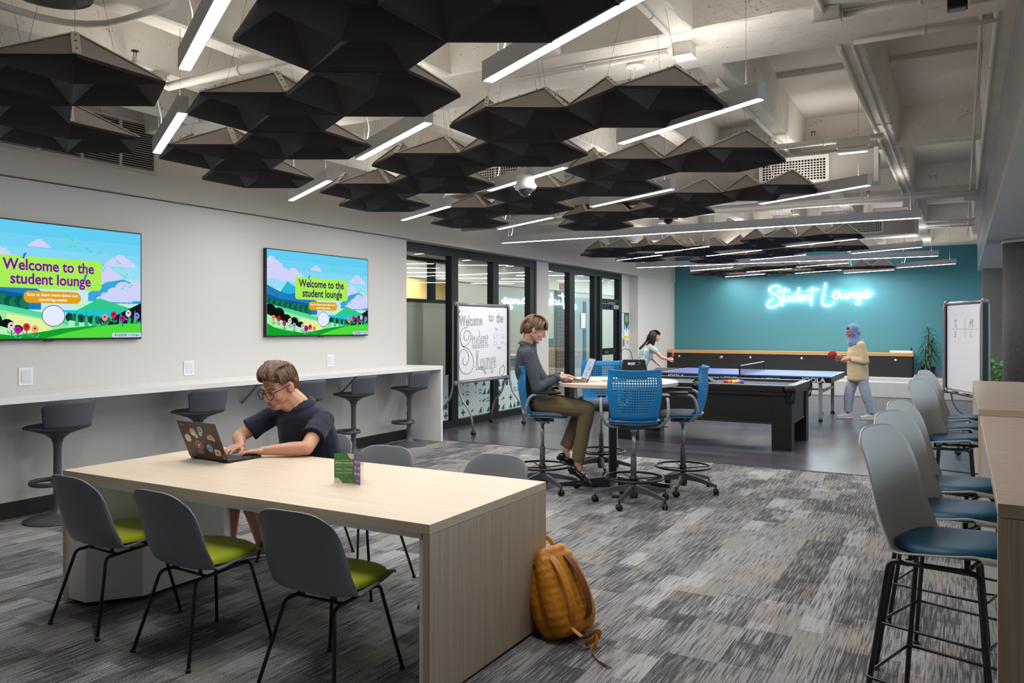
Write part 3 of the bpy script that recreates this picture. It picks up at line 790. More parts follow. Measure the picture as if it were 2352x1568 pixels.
duct_box('supply_duct', -4.6, -.72, 8.55, 8.90, 3.02, 3.34, -1.85, -1.16, 'long cream duct box with a square-mesh grille at its right end, before the thin beam')
duct_box('supply_duct', -4.6, -.62, 14.2, 14.8, 3.08, 3.40, -1.9, -1.1, 'farther cream duct box above the second long lamp')
duct_box('supply_duct', -5.2, -3.9, 7.62, 8.1, 3.10, 3.40, -5.0, -4.2, 'small duct box with grille behind the third cloud, left side')
def pipe(name, pts, r, label, cat='pipe', m='pipe', clamps=(), rr=.08):
    t = thing(name, label, cat, pts[0]); p0 = Vector(pts[0])
    P = arc(pts, rr) if len(pts) > 2 else pts
    bm = bmesh.new(); tube(bm, [Vector(p) - p0 for p in P], r, 10); mk('run', bm, M[m], t)
    a, b = Vector(pts[0]), Vector(pts[-1])
    for s in clamps:
        c = a.lerp(b, s) - p0; bm = bmesh.new()
        d = (b - a).normalized(); q = d.to_track_quat('Z', 'Y').to_matrix()
        lathe(bm, [(r * 1.25, -.012), (r * 1.25, .012)], 10, c, M=q); tube(bm, [c, c + Vector((0, 0, 3.437 - a.lerp(b, s).z))], .004, 5); mk('clamp', bm, M['pipe'], t)
    return t
pipe('sprinkler_pipe', [(-1.75, 8.0, 3.33), (-.62, 8.0, 3.33)], .028, 'white sprinkler pipe running across above the grille duct', clamps=(.55, .9))
pipe('sprinkler_pipe', [(-6.7, 11.75, 3.30), (.2, 11.75, 3.30)], .035, 'long cream pipe running across just before the wide far beam', clamps=(.2, .4, .6, .8))
pipe('sprinkler_pipe', [(-6.7, 11.55, 3.36), (-2.2, 11.55, 3.36)], .018, 'thinner pipe running beside the long cream pipe', clamps=(.3, .7))
pipe('sprinkler_pipe', [(-5.03, 3.80, 3.33), (-1.4, 3.80, 3.33)], .032, 'thick cream sprinkler pipe running right from the elbow at upper left', clamps=(.2066, .457, .707, .957))
pipe('sprinkler_pipe', [(-5.03, 3.80, 3.33), (-4.93, 3.47, 3.33), (-4.92, 3.46, 3.40)], .026, 'cream pipe branch behind the top left cloud')
pipe('conduit', [(-4.64, 1.9, 3.36), (-4.62, 2.9, 3.36), (-3.80, 2.9, 3.36)], .02, 'bent cream conduit curving under the ceiling at the top left', rr=.4)
for x, y0, y1, lb in ((-.70, 5.6, 12.2, 'paired conduit strapped under the long rib nearest the soffit'), (-.62, 5.6, 12.2, 'thinner conduit on the rib nearest the soffit, its right-hand run'), (-1.60, 1.7, 4.8, 'conduit under the second rib, leading to the ceiling junction box'), (-1.58, 5.9, 8.9, 'conduit under the second rib behind the wide beam'),
                     (-.70, 1.7, 4.9, 'conduit under the first rib in front of the wide beam'), (.18, 2.2, 13.0, 'grey conduit running along the edge of the soffit'), (.10, 5.0, 19.0, 'thin conduit beside the soffit edge')):
    pipe('conduit', [(x, y0, 3.415), (x, y1, 3.415)], .017 if 'thin' not in lb else .011, lb, clamps=(.15, .4, .65, .9))
for (x0, y0), (x1, y1), lb in (((-.6, 4.98), (.2, 4.98), 'conduit crossing under the wide beam toward the soffit'), ((-.6, 5.5), (.2, 5.5), 'second conduit crossing under the wide beam toward the soffit'),
                              ((-2.9, 5.1), (-1.7, 5.1), 'conduit along the wide beam between lamp canopies'), ((-.55, 12.5), (.2, 12.5), 'conduit on the far wide beam'), ((-.55, 15.5), (.2, 15.5), 'conduit near the teal wall top'), ((-.55, 16.4), (.2, 16.4), 'conduit on the thin beam near the teal wall')):
    pipe('conduit', [(x0, y0, 3.40), (x1, y1, 3.40)], .017, lb, clamps=(.5,))
def jbox(x, y, label, s=.12):
    t = thing('junction_box', label, 'junction box', (x, y, 3.345))
    bm = bmesh.new(); box(bm, -s / 2, s / 2, -s / 2, s / 2, 0, .085, .003); mk('body', bm, M['pipe'], t)
    bm = bmesh.new(); box(bm, -s * .56, s * .56, -s * .56, s * .56, -.004, 0); mk('cover', bm, M['rib'], t)
    for q in (-.03, .03):
        bm = bmesh.new(); lathe(bm, [(.018, 0), (.018, .003)], 12, (q, -s / 2, .045), M=RX(PI / 2)); mk('knockout', bm, M['pipe'], t)
jbox(-1.58, 5.08, 'square cream junction box at the crossing of second rib and wide beam')
jbox(-.68, 4.95, 'junction box on the rib nearest the soffit at the wide beam', .14)
jbox(-.68, 4.35, 'junction box on the first rib close to the picture top', .15)
jbox(.12, 5.1, 'junction box beside the soffit with a black sensor', .16)
jbox(-.66, 12.9, 'junction box where the far wide beam meets the first rib', .16)
jbox(.1, 12.7, 'small junction box at the far end of the soffit', .14)
t = thing('ceiling_sensor', 'black boxy sensor fixed to the junction box beside the soffit', 'sensor', (-.02, 5.1, 3.37)); bm = bmesh.new(); box(bm, -.05, .05, -.04, .04, -.01, .06, .006); mk('body', bm, M['black_plastic'], t); bm = bmesh.new(); box(bm, -.04, .04, -.03, .03, -.016, -.01); mk('lens', bm, M['grey_metal'], t)
t = thing('emergency_light', 'small white emergency light bar under the thin beam right of the grille duct', 'lamp', (-.88, 8.0, 3.2))
bm = bmesh.new(); box(bm, -.14, .14, -.05, .05, .05, .12, .01); mk('housing', bm, M['pipe'], t)
bm = bmesh.new(); box(bm, -.13, .13, -.045, .045, 0, .05, .015); mk('lens', bm, M['white_lam'], t)
def sprinkler(x, y, z, label, up=True):
    t = thing('fire_sprinkler', label, 'sprinkler', (x, y, z)); s = 1 if up else -1
    bm = bmesh.new(); lathe(bm, [(.014, 0), (.018, s * .02), (.014, s * .05)], 10); mk('nozzle', bm, M['pipe'], t)
    bm = bmesh.new(); lathe(bm, [(.026, s * .085), (.026, s * .09)], 12); tube(bm, [(-.012, 0, s * .05), (-.014, 0, s * .085)], .003, 4); tube(bm, [(.012, 0, s * .05), (.014, 0, s * .085)], .003, 4); mk('deflector', bm, M['black_metal'], t)
sprinkler(-1.23, 8.0, 3.35, 'sprinkler head on the white pipe above the grille duct')
sprinkler(-4.92, 3.46, 3.38, 'upright sprinkler head at the upper left, by the cream elbow')
sprinkler(-1.1, 11.75, 3.33, 'small sprinkler head on the long cream pipe')
# domed camera
t = thing('dome_camera', 'white domed ceiling camera among the clouds in the middle', 'camera', (-3.29, 6.05, 2.80))
bm = bmesh.new(); lathe(bm, [(.0, .09), (.075, .09), (.078, .03), (.10, .0), (.085, -.03), (0, -.03)], 28); mk('body', bm, M['white_lam'], t)
bm = bmesh.new(); lathe(bm, [(.06, -.03)] + [(.06 * math.cos(a), -.03 - .06 * math.sin(a)) for a in [PI / 2 * k / 6 for k in range(1, 7)]], 24); mk('dome', bm, mat('smoked dome', '#3a4048', .08, .3, spec=.9), t)
bm = bmesh.new(); tube(bm, [(0, 0, .09), (0, 0, .64)], .014, 8); mk('stem', bm, M['pipe'], t)
for k in range(3):
    bm = bmesh.new(); lathe(bm, [(.0, -.012), (.012, -.01), (.012, 0), (0, .0)], 10, (.035 * math.cos(k * 2.1), .035 * math.sin(k * 2.1), -.07)); mk('lens', bm, M['steel'], t)
t = thing('dome_camera', 'small dome camera hanging just before the first long lamp', 'camera', (-3.37, 10.15, 2.98))
bm = bmesh.new(); box(bm, -.11, .11, -.08, .08, .02, .1, .01); mk('body', bm, M['grey_metal'], t)
bm = bmesh.new(); lathe(bm, [(.06, .02), (.05, -.02), (0, -.045)], 18); mk('dome', bm, M['black_plastic'], t)
bm = bmesh.new(); tube(bm, [(0, 0, .1), (0, 0, .455)], .014, 8); mk('stem', bm, M['pipe'], t)
# black round pendant at the top left corner
t = thing('drum_pendant', 'black round drum lamp cut off by the top edge at the left', 'ceiling light', (-3.42, 2.0, 3.0))
bm = bmesh.new(); lathe(bm, [(.0, .03), (.12, .0), (.165, .012), (.18, .05), (.17, .10), (.10, .16), (.0, .17)], 40); mk('shade', bm, M['black_metal'], t)
bm = bmesh.new(); lathe(bm, [(.0, .012), (.10, .012), (.10, -.004), (0, -.004)], 40); mk('underside', bm, M['black_plastic'], t)
bm = bmesh.new(); tube(bm, [(0, 0, .17), (0, 0, .86)], .008, 8); mk('stem', bm, M['cable'], t)
# splice boxes under the wall bulkhead are too small to pick out; the open cable tray is not
t = thing('cable_tray', 'thin grey cable bracket behind the fourth cloud near the left wall', 'bracket', (-5.9, 9.9, 3.0))
bm = bmesh.new(); box(bm, -.55, .55, -.03, .03, 0, .05, .003); mk('tray', bm, M['grey_metal'], t)
for s in (-.4, .4):
    bm = bmesh.new(); tube(bm, [(s, 0, .05), (s, 0, .84)], .006, 5); mk('hanger_rod', bm, M['grey_metal'], t)
# ================================================================ long oak table
t = thing('long_table', 'long pale oak communal table with the laptop and sign on it', 'table', (-3.21, 3.23, 0))
X0, X1, Y0, Y1 = -1.28, 1.29, -.53, .53
bm = bmesh.new(); box(bm, X0, X1, Y0, Y1, .718, .76, .0015); mk('tabletop', bm, [M['wood_top']], t)
bm = bmesh.new(); box(bm, X0 + .03, X1 - .05, Y0 + .012, Y0 + .03, .692, .717); box(bm, X0 + .03, X1 - .05, Y1 - .03, Y1 - .012, .692, .717); mk('apron', bm, M['white_lam'], t)
bm = bmesh.new(); box(bm, X1 - .036, X1, Y0, Y1, .012, .7165, .001); mk('end_panel', bm, M['wood_side'], t)
bm = bmesh.new(); box(bm, X1 - .060, X1 - .037, Y0 + .01, Y1 - .01, .012, .69); mk('panel_lining', bm, M['white_lam'], t)
bm = bmesh.new(); box(bm, X1 - .055, X1 - .004, Y0 + .02, Y1 - .02, 0, .012); mk('foot_strip', bm, M['black_plastic'], t)
bm = bmesh.new(); box(bm, X0, X0 + .036, Y0, Y1, .012, .7165, .001); mk('end_panel', bm, M['wood_side'], t)
bm = bmesh.new(); prism(bm, [(X0 + .037, Y0 + .01), (X0 + .20, Y0 + .01), (X0 + .38, Y0 + .24), (X0 + .38, Y1 - .24), (X0 + .20, Y1 - .01), (X0 + .037, Y1 - .01)], .03, .69); mk('pedestal', bm, M['white_lam'], t)
bm = bmesh.new(); prism(bm, [(X0 + .05, Y0 + .04), (X0 + .18, Y0 + .04), (X0 + .35, Y0 + .26), (X0 + .35, Y1 - .26), (X0 + .18, Y1 - .04), (X0 + .05, Y1 - .04)], 0, .03); mk('foot_strip', bm, M['black_plastic'], t)

# ================================================================ shell seats
def shell_fn(h, up=1.0, wide=1.0):
    prof = spline([(0, .245, .448), (0, .19, .457), (0, .10, .448), (0, 0, .436), (0, -.10, .432), (0, -.175, .455), (0, -.215, .515), (0, -.238, .60), (0, -.258, .70), (0, -.272, .77), (0, -.286, .822)], 6)
    n = len(prof) - 1
    def f(u, v):
        k = min(n - 1, int(u * n)); p = prof[k].lerp(prof[k + 1], u * n - k); s = 2 * v - 1
        hw = (.212 + .024 * math.sin(min(1, u / .5) * PI / 2) - .034 * max(0, (u - .5) / .5) ** 2) * wide
        
        bk = min(1, max(0, (u - .30) / .30)); bk = bk * bk * (3 - 2 * bk)
        x = hw * s; a = abs(s) ** 2.6
        lift = .026 * a * (1 - bk) * (1 - .4 * u); wrap = .078 * a * bk * (1 - .55 * max(0, (u - .55) / .45))
        z = p.z
        if z > .45: z = .45 + (z - .45) * up
        if u > .72: z -= .052 * up * abs(s) ** 4 * ((u - .72) / .28) ** 1.3
        if u < .10: z -= .010 * (1 - u / .10) ** 2
        fy = -.055 * abs(s) ** 5 * (1 - u / .22) ** 1.3 if u < .22 else 0
        return (x, p.y + wrap + fy, z - .436 + h + lift)
    return f
def shell_parts(t, h, m, pad_m, up=1.0, wide=1.0):
    bm = bmesh.new(); f = shell_fn(h, up, wide)
    G = surf(bm, f, 44, 22); bmesh.ops.recalc_face_normals(bm, faces=bm.faces[:])
    mk('seat_shell', bm, m, t, solid=.007)
    bm = bmesh.new(); n = 40; R_ = 10; rings = []
    for r_ in range(R_ + 1):
        r = r_ / R_; rg = []
        for k in range(n):
            a = 2 * PI * k / n; ca, sa = math.cos(a), math.sin(a)
            e = (abs(ca) ** 2.8 + abs(sa) ** 2.8) ** (-1 / 2.8)
            x = ca * e * .200 * r * wide * (1 + .06 * sa); y = .028 + sa * e * .196 * r
            z = h + .018 + .026 * math.sqrt(max(0, 1 - r ** 5)) + (.026 * (abs(x) / .24) ** 2.6) + (.018 * max(0, y / .2) if y > 0 else .012 * (y / .16) ** 2)
            rg.append((x, y, z))
        rings.append([bm.verts.new(p) for p in rg] if r_ else [bm.verts.new(rg[0])])
    for A, B in zip(rings, rings[1:]):
        for k in range(n):
            k2 = (k + 1) % n
            f_ = bm.faces.new([A[0], B[k], B[k2]] if len(A) == 1 else [A[k], B[k], B[k2], A[k2]]); f_.smooth = True
    low = [bm.verts.new(v.co - Vector((0, 0, .018))) for v in rings[-1]]
    for k in range(n): f_ = bm.faces.new([rings[-1][k], low[k], low[(k + 1) % n], rings[-1][(k + 1) % n]]); f_.smooth = True
    mk('seat_pad', bm, pad_m, t)
grey_shell = mat('slate grey shell plastic', '#777a83', 0.42, bump=0.03, bscale=900)
lime = mat('lime green fabric pad', '#b4c018', 0.9, noise=.12, nscale=500, sheen=.2)
def side_chair(label, loc, rz, group):
    t = thing('side_chair', label, 'chair', loc, rz, group)
    shell_parts(t, .43, grey_shell, lime)
    r = .0085
    for sx in (-1, 1):
        bm = bmesh.new(); tube(bm, [(sx * .135, .13, .398), (sx * .135, -.115, .384)], r, 8); mk('side_rail', bm, M['black_metal'], t)
        for sy, zt in ((1, .398), (-1, .384)):
            bm = bmesh.new(); y0 = .13 if sy > 0 else -.115
            tube(bm, arc([(sx * .135, y0 - sy * .02, zt), (sx * .138, y0 + sy * .035, zt), (sx * .215, .235 if sy > 0 else -.245, .006)], .035, 6), r, 8)
            mk('leg', bm, M['black_metal'], t)
            bm = bmesh.new(); lathe(bm, [(.008, .02), (.013, .006), (.013, 0)], 12, (sx * .215, .235 if sy > 0 else -.245, 0)); mk('foot_glide', bm, M['black_plastic'], t)
    for y, z in ((.10, .397), (-.09, .387)):
        bm = bmesh.new(); tube(bm, [(-.135, y, z), (.135, y, z)], .007, 8)
        for q in (-.09, .09): tube(bm, [(q, y, z), (q, y, .43)], .009, 8)
        mk('cross_bar', bm, M['black_metal'], t)
    return t
GC = 'slate shell chairs with lime pads at the long table'
c1 = side_chair('slate chair with lime pad, the one nearest the left wall, back to us', (-4.0, 2.71, 0), math.radians(-2), GC)
c2 = dup(c1, (-3.28, 2.69, 0), math.radians(-3), 'slate chair with lime pad in the middle of the three with backs to us')
c3 = dup(c1, (-2.46, 2.71, 0), math.radians(2), 'slate chair with lime pad nearest the oak end panel, back to us')
dup(c1, (-3.93, 4.06, 0), PI + .05, 'slate chair under the seated person in the navy polo')
dup(c1, (-3.20, 3.80, 0), PI + .10, 'slate chair tucked at the far side, just behind the folded sign')
dup(c1, (-2.43, 3.86, 0), PI - .03, 'slate chair at the far side close to the backpack end of the table')

# ================================================================ bar stools at the wooden bar tables
shell_w = mat('warm light grey shell', '#c2beb8', 0.5, bump=0.03, bscale=900); pad_b = mat('petrol blue vinyl pad', '#0d5273', 0.5, bump=.06, bscale=500)
def bar_stool(label, loc, rz):
    t = thing('bar_stool', label, 'bar stool', loc, rz, 'pale shell bar stools with petrol pads')
    shell_parts(t, .715, shell_w, pad_b, 1.20, 1.05)
    r = .0105; ft = []
    for sx in (-1, 1):
        bm = bmesh.new(); tube(bm, [(sx * .14, .12, .682), (sx * .14, -.12, .670)], r, 8); mk('side_rail', bm, M['black_metal'], t)
        for sy in (1, -1):
            y0 = sy * .12; zt = .682 if sy > 0 else .670
            bm = bmesh.new(); tube(bm, arc([(sx * .14, y0 - sy * .03, zt), (sx * .145, y0 + sy * .04, zt), (sx * .225, sy * .235, .008)], .05, 7), r, 8); mk('leg', bm, M['black_metal'], t)
            bm = bmesh.new(); lathe(bm, [(.010, .02), (.015, .006), (.015, 0)], 12, (sx * .225, sy * .235, 0)); mk('foot_glide', bm, M['black_plastic'], t)
    bm = bmesh.new(); k = .205; tube(bm, arc([(0, .225, .22), (k + .015, .225, .22), (k + .015, -.225, .22), (-k - .015, -.225, .22), (-k - .015, .225, .22), (0, .225, .22)], .03, 4), .0065, 8); mk('footrest_ring', bm, M['black_metal'], t)
    for y in (.10, -.10):
        bm = bmesh.new(); tube(bm, [(-.14, y, .676), (.14, y, .676)], .008, 8)
        for q in (-.09, .09): tube(bm, [(q, y, .676), (q, y, .715)], .011, 8)
        mk('cross_bar', bm, M['black_metal'], t)
    return t
b1 = bar_stool('pale shell bar stool nearest the viewer, at the near bar table', (-.05, 3.52, 0), -PI / 2 - .30)
for y, lb in ((4.16, 'pale shell bar stool second from the viewer, at the near bar table'), (4.82, 'pale shell bar stool farthest along the near bar table'), (6.85, 'pale shell bar stool at the near end of the far bar table'), (7.6, 'pale shell bar stool in the middle of the far bar table'), (8.35, 'pale shell bar stool at the far end, closest to the small whiteboard')):
    dup(b1, (-.05, y, 0), -PI / 2 - .30 + random.uniform(-.04, .04), lb)

# ================================================================ wooden bar tables
def bar_table(label, y0, y1, x0=.095, x1=1.15):
    t = thing('bar_table', label, 'table', ((x0 + x1) / 2, (y0 + y1) / 2, 0)); w = (x1 - x0) / 2; l = (y1 - y0) / 2
    bm = bmesh.new(); box(bm, -w, w, -l, l, 1.008, 1.05, .0015); mk('tabletop', bm, M['bar_top'], t)
    for s in (-1, 1):
        bm = bmesh.new(); y = s * (l - .02); box(bm, -w, w, y - .02, y + .02, .012, 1.006, .001); mk('end_panel', bm, M['bar_side'], t)
        bm = bmesh.new(); y = s * (l - .052); box(bm, -w + .01, w - .01, y - .011, y + .011, .012, 1.0); mk('panel_lining', bm, M['white_lam'], t)
        bm = bmesh.new(); y = s * (l - .02); box(bm, -w + .01, w - .01, y - .015, y + .015, 0, .012); mk('foot_strip', bm, M['black_plastic'], t)
    bm = bmesh.new(); box(bm, -w + .012, -w + .03, -l + .065, l - .065, .98, 1.007); box(bm, w - .03, w - .012, -l + .065, l - .065, .98, 1.007); mk('apron', bm, M['white_lam'], t)
    bm = bmesh.new(); box(bm, -.03, .03, -l + .065, l - .065, .1, .98); mk('centre_panel', bm, M['white_lam'], t)
bar_table('near washed oak bar table at the right edge, its end panel toward us', 2.80, 5.52)
bar_table('far washed oak bar table in front of the concrete column', 5.98, 9.10)

# ================================================================ wall counter
t = thing('wall_counter', 'long white laminate counter along the left wall below the screens', 'counter', (-6.55, 5.5, 0))
bm = bmesh.new(); box(bm, -.298, .29, -8.4, 3.62, .995, 1.045, .002); mk('worktop', bm, M['white_lam'], t)
bm = bmesh.new(); box(bm, -.298, .29, 3.575, 3.615, 0.0, .994, .002); mk('end_panel', bm, M['white_lam'], t)
bm = bmesh.new()
for y in (-1.3, .6, 2.2): tube(bm, [(-.29, y, .75), (-.02, y, .98)], .012, 6)
mk('bracket', bm, M['grey_metal'], t)

# ================================================================ grey pedestal stools
slate = mat('slate upholstery', '#494c54', 0.75, bump=.04, bscale=700); slate_p = mat('slate painted metal', '#4a4c52', 0.45)
def pedestal(label, loc, rz):
    t = thing('pedestal_stool', label, 'bar stool', loc, rz, 'grey pedestal stools along the wall counter')
    bm = bmesh.new(); lathe(bm, [(.0, 0), (.245, .0), (.25, .006), (.245, .012), (.15, .026), (.07, .045), (.042, .075), (.031, .13), (.030, .58), (.034, .63), (.05, .67), (.10, .71), (.20, .745)], 40); mk('column', bm, slate_p, t)
    bm = bmesh.new(); lathe(bm, [(.0, .74), (.20, .744), (.245, .757), (.250, .765), (.235, .775), (.10, .768), (0, .766)], 40); mk('seat', bm, slate, t)
    bm = bmesh.new(); tube(bm, [(.145 * math.cos(a) * 1.0, .09 + .155 * math.sin(a), .30) for a in [2 * PI * k / 32 for k in range(32)]], .019, 8, closed=True, sx=.45, sy=1.0); mk('footrest', bm, slate_p, t)
    bm = bmesh.new(); lathe(bm, [(.036, .275), (.036, .325)], 20); mk('footrest_collar', bm, slate_p, t)
    def f(u, v):
        a = -PI / 2 + (u - .5) * 2 * math.radians(62); z = .768 + .225 * v; r = .232 + .035 * v
        q = abs(2 * u - 1)
        z -= (.05 * q ** 6) * v
        return (r * math.cos(a) * (.95), r * math.sin(a), z)
    bm = bmesh.new(); surf(bm, f, 24, 8); mk('backrest', bm, slate, t, solid=.02)
    return t
p1 = pedestal('grey pedestal stool nearest the viewer at the wall counter, left edge', (-6.46, 3.84, 0), PI / 2 + .1)
for y, lb in ((5.22, 'grey pedestal stool behind the open laptop at the wall counter'), (6.59, 'grey pedestal stool hidden behind the head of the person in the navy polo'), (7.49, 'grey pedestal stool second from the counter end panel'), (8.61, 'grey pedestal stool next to the counter end panel')):
    dup(p1, (-6.46, y, 0), PI / 2 + random.uniform(-.02, .12), lb)

# ================================================================ round high table
t = thing('round_table', 'round high table with pale oak top and dark square column', 'table', (-3.02, 7.37, 0))
bm = bmesh.new(); lathe(bm, [(0, 1.012), (.635, 1.012), (.64, 1.016), (.64, 1.046), (.636, 1.05), (0, 1.05)], 64, smooth=False); mk('tabletop', bm, M['wood_top'], t)
bm = bmesh.new(); obox(bm, (0, 0, .54), (.075, .075, .94), RZ(.5), .006); mk('column', bm, mat('dark bronze steel', '#2c2a2b', .4, .3), t)
bm = bmesh.new(); obox(bm, (0, 0, 1.004), (.5, .5, .012), RZ(.5)); mk('top_plate', bm, M['black_metal'], t)
foot_m = mat('blue grey steel foot', '#38414e', .35, .3)
for k in range(4):
    a = math.radians(25 + 90 * k); bm = bmesh.new(); d = Vector((math.cos(a), math.sin(a), 0)); s = Vector((-d.y, d.x, 0))
    pts = []
    for rr, zt, w in ((.03, .105, .045), (.56, .028, .032)):
        for q in (-1, 1):
            for z in (.004, zt): pts.append(d * rr + s * q * w + Vector((0, 0, z)))
    vs = [bm.verts.new(p) for p in pts]
    for f in ((0, 2, 3, 1), (4, 5, 7, 6), (0, 1, 5, 4), (2, 6, 7, 3), (1, 3, 7, 5), (0, 4, 6, 2)): bm.faces.new([vs[i] for i in f])
    mk('foot', bm, foot_m, t)

# ================================================================ blue swivel stools
blue_p = mat('bright blue plastic', '#0877b2', 0.4, spec=.5); seat_g = mat('grey seat fabric', '#6f6b6c', 0.9, noise=.1, nscale=400)
base_p = mat('dark grey nylon', '#454448', 0.5)
def back_mesh():
    NU, NV = 41, 43
    def f(u, v):
        s = 2 * u - 1; z = .70 + .50 * v
        hw = .195 + .045 * math.sin(min(1, v * 1.25) * PI * .5) - (.012 * max(0, v - .75) * 4)
        if v < .18: hw *= .72 + .28 * math.sin(v / .18 * PI / 2)
        y = -.165 - .065 * v + .035 * math.sin(v * PI) * -1 + .075 * s * s
        if v < .2: y += .10 * (1 - v / .2) ** 2; z -= .02 * (1 - v / .2) ** 2
        y -= .02 * max(0, (v - .85) / .15) ** 2
        return (hw * s, y, z + .012 * s * s * (v > .9))
    def skip(i, j):
        if not (4 <= i < 37 and 11 <= j < 39): return False
        if i % 2 or j % 2 == 0: return False
        u = (i + .5) / NU * 2 - 1; v = (j + .5) / NV
        return abs(u) < .52 + .6 * (v - .2) 
    bm = bmesh.new(); surf(bm, f, NU, NV, skip, smooth=True)
    return bm
def swivel(label, loc, rz):
    t = thing('swivel_stool', label, 'stool', loc, rz, 'blue perforated swivel stools around the round table')
    mk('backrest', back_mesh(), blue_p, t, solid=.006)
    bm = bmesh.new()
    def f(u, v):
        a = 2 * PI * u; ca, sa = math.cos(a), math.sin(a); e = (abs(ca) ** 3.4 + abs(sa) ** 3.4) ** (-1 / 3.4)
        r = v; return (ca * e * .235 * r, .03 + sa * e * .225 * r, .715 + .035 * r ** 4 - (.02 * max(0, sa) * r ** 4))
    surf(bm, f, 36, 8, closed_u=True); mk('seat_shell', bm, blue_p, t, solid=.008)
    bm = bmesh.new()
    def g(u, v):
        a = 2 * PI * u; ca, sa = math.cos(a), math.sin(a); e = (abs(ca) ** 3.2 + abs(sa) ** 3.2) ** (-1 / 3.2)
        r = v; return (ca * e * .22 * r, .035 + sa * e * .21 * r, .752 + .022 * math.sqrt(max(0, 1 - r ** 6)) - .015 * max(0, sa) * r ** 3 - .03 * (r > .999))
    surf(bm, g, 36, 10, closed_u=True); mk('seat_pad', bm, seat_g, t)
    for s in (-1, 1):
        bm = bmesh.new(); tube(bm, arc([(s * .12, -.06, .695), (s * .235, -.10, .70), (s * .29, -.17, .78), (s * .295, -.12, .945), (s * .285, .05, .95)], .06, 6), .014, 8); a = mk('arm_tube', bm, M['grey_metal'], t)
        bm = bmesh.new(); obox(bm, (s * .285, .05, .965), (.075, .24, .022), None, .008); mk('armrest', bm, M['black_plastic'], t)
    bm = bmesh.new(); box(bm, -.11, .11, -.09, .11, .672, .71, .01); mk('mechanism', bm, base_p, t)
    bm = bmesh.new(); tube(bm, [(.08, .03, .69), (.26, .05, .685)], .006, 6); obox(bm, (.28, .05, .684), (.05, .03, .008)); mk('lever', bm, M['black_plastic'], t)
    bm = bmesh.new(); lathe(bm, [(.032, .64), (.032, .68)], 16); tube(bm, [(0, 0, .40), (0, 0, .66)], .017, 12); mk('gas_lift', bm, M['steel'], t)
    bm = bmesh.new(); lathe(bm, [(.026, .10), (.026, .42), (.020, .425)], 16); mk('sleeve', bm, base_p, t)
    bm = bmesh.new(); tube(bm, [(.262 * math.cos(2 * PI * k / 40), .262 * math.sin(2 * PI * k / 40), .235) for k in range(40)], .0115, 8, closed=True); fr = mk('footring', bm, M['black_metal'], t)
    bm = bmesh.new(); lathe(bm, [(.034, .19), (.034, .25)], 16)
    for k in range(4):
        a = math.radians(20 + 90 * k); tube(bm, [(.03 * math.cos(a), .03 * math.sin(a), .215), (.258 * math.cos(a), .258 * math.sin(a), .23)], .010, 6, sy=.6)
    mk('spokes', bm, M['black_metal'], fr)
    bm = bmesh.new(); lathe(bm, [(.0, .05), (.035, .05), (.04, .08), (.04, .14), (.03, .17)], 20); mk('hub', bm, base_p, t)
    for k in range(5):
        a = math.radians(90 + 72 * k + 12); d = Vector((math.cos(a), math.sin(a), 0)); s = Vector((-d.y, d.x, 0))
        bm = bmesh.new(); rings = []
        for rr, zc, w, h in ((.03, .14, .026, .03), (.16, .125, .020, .022), (.30, .095, .016, .016), (.345, .085, .015, .013)):
            rings.append([bm.verts.new(d * rr + s * (q * w) + Vector((0, 0, zc + p * h))) for q, p in ((-1, -1), (1, -1), (.6, 1), (-.6, 1))])
        for A, B in zip(rings, rings[1:]):
            for i in range(4): bm.faces.new([A[i], A[(i + 1) % 4], B[(i + 1) % 4], B[i]])
        bm.faces.new(rings[0][::-1]); bm.faces.new(rings[-1]); mk('base_arm', bm, base_p, t)
        bm = bmesh.new(); c = d * .345; tube(bm, [c + Vector((0, 0, .09)), c + Vector((0, 0, .05))], .008, 6)
        Mr = Matrix.Rotation(a + .6, 3, 'Z') @ RY(PI / 2)
        for q in (-1, 1): lathe(bm, [(0, .004), (.026, .004), (.030, .010), (.028, .022), (0, .024)] if q > 0 else [(0, -.024), (.028, -.022), (.030, -.010), (.026, -.004), (0, -.004)], 14, c + Vector((0, 0, .0305)), M=Mr)
        mk('caster', bm, M['black_plastic'], t)
    return t
def face_to(p, q): return math.atan2(q[1] - p[1], q[0] - p[0]) - PI / 2
TC = (-3.02, 7.37)
s1 = swivel('blue swivel stool in front of the round table with its perforated back to us', (-2.56, 6.74, 0), 0); s1.rotation_euler.z = math.radians(24)
dup(s1, (-2.35, 7.52, 0), math.radians(103), 'blue swivel stool right of the round table, beside the pool table')
dup(s1, (-3.42, 8.02, 0), math.radians(198), 'blue swivel stool behind the round table, half hidden by the laptop')
dup(s1, (-3.55, 6.875, 0), math.radians(-62), 'blue swivel stool carrying the person in the dark grey shirt')
# ================================================================ pool table
blk = mat('black stained wood', '#141213', 0.4, noise=.2, nscale=30, stretch=(1, 20, 20)); cloth = mat('slate blue baize', '#4a5566', 0.95, noise=.06, nscale=600)
t = thing('pool_table', 'large black pool table with slate blue cloth and square legs', 'pool table', (-3.07, 11.22, 0))
W, D_ = 1.22, .70
bm = bmesh.new(); box(bm, -W + .10, W - .10, -D_ + .10, D_ - .10, .775, .795); mk('bed', bm, cloth, t)
rail_m = mat('black rail vinyl', '#17181a', .35)
for x0, x1, y0, y1 in ((-W + .13, -.09, -D_, -D_ + .12), (.09, W - .13, -D_, -D_ + .12), (-W + .13, -.09, D_ - .12, D_), (.09, W - .13, D_ - .12, D_), (-W, -W + .12, -D_ + .13, D_ - .13), (W - .12, W, -D_ + .13, D_ - .13)):
    bm = bmesh.new(); box(bm, x0, x1, y0, y1, .745, .832, .012); mk('rail', bm, rail_m, t)
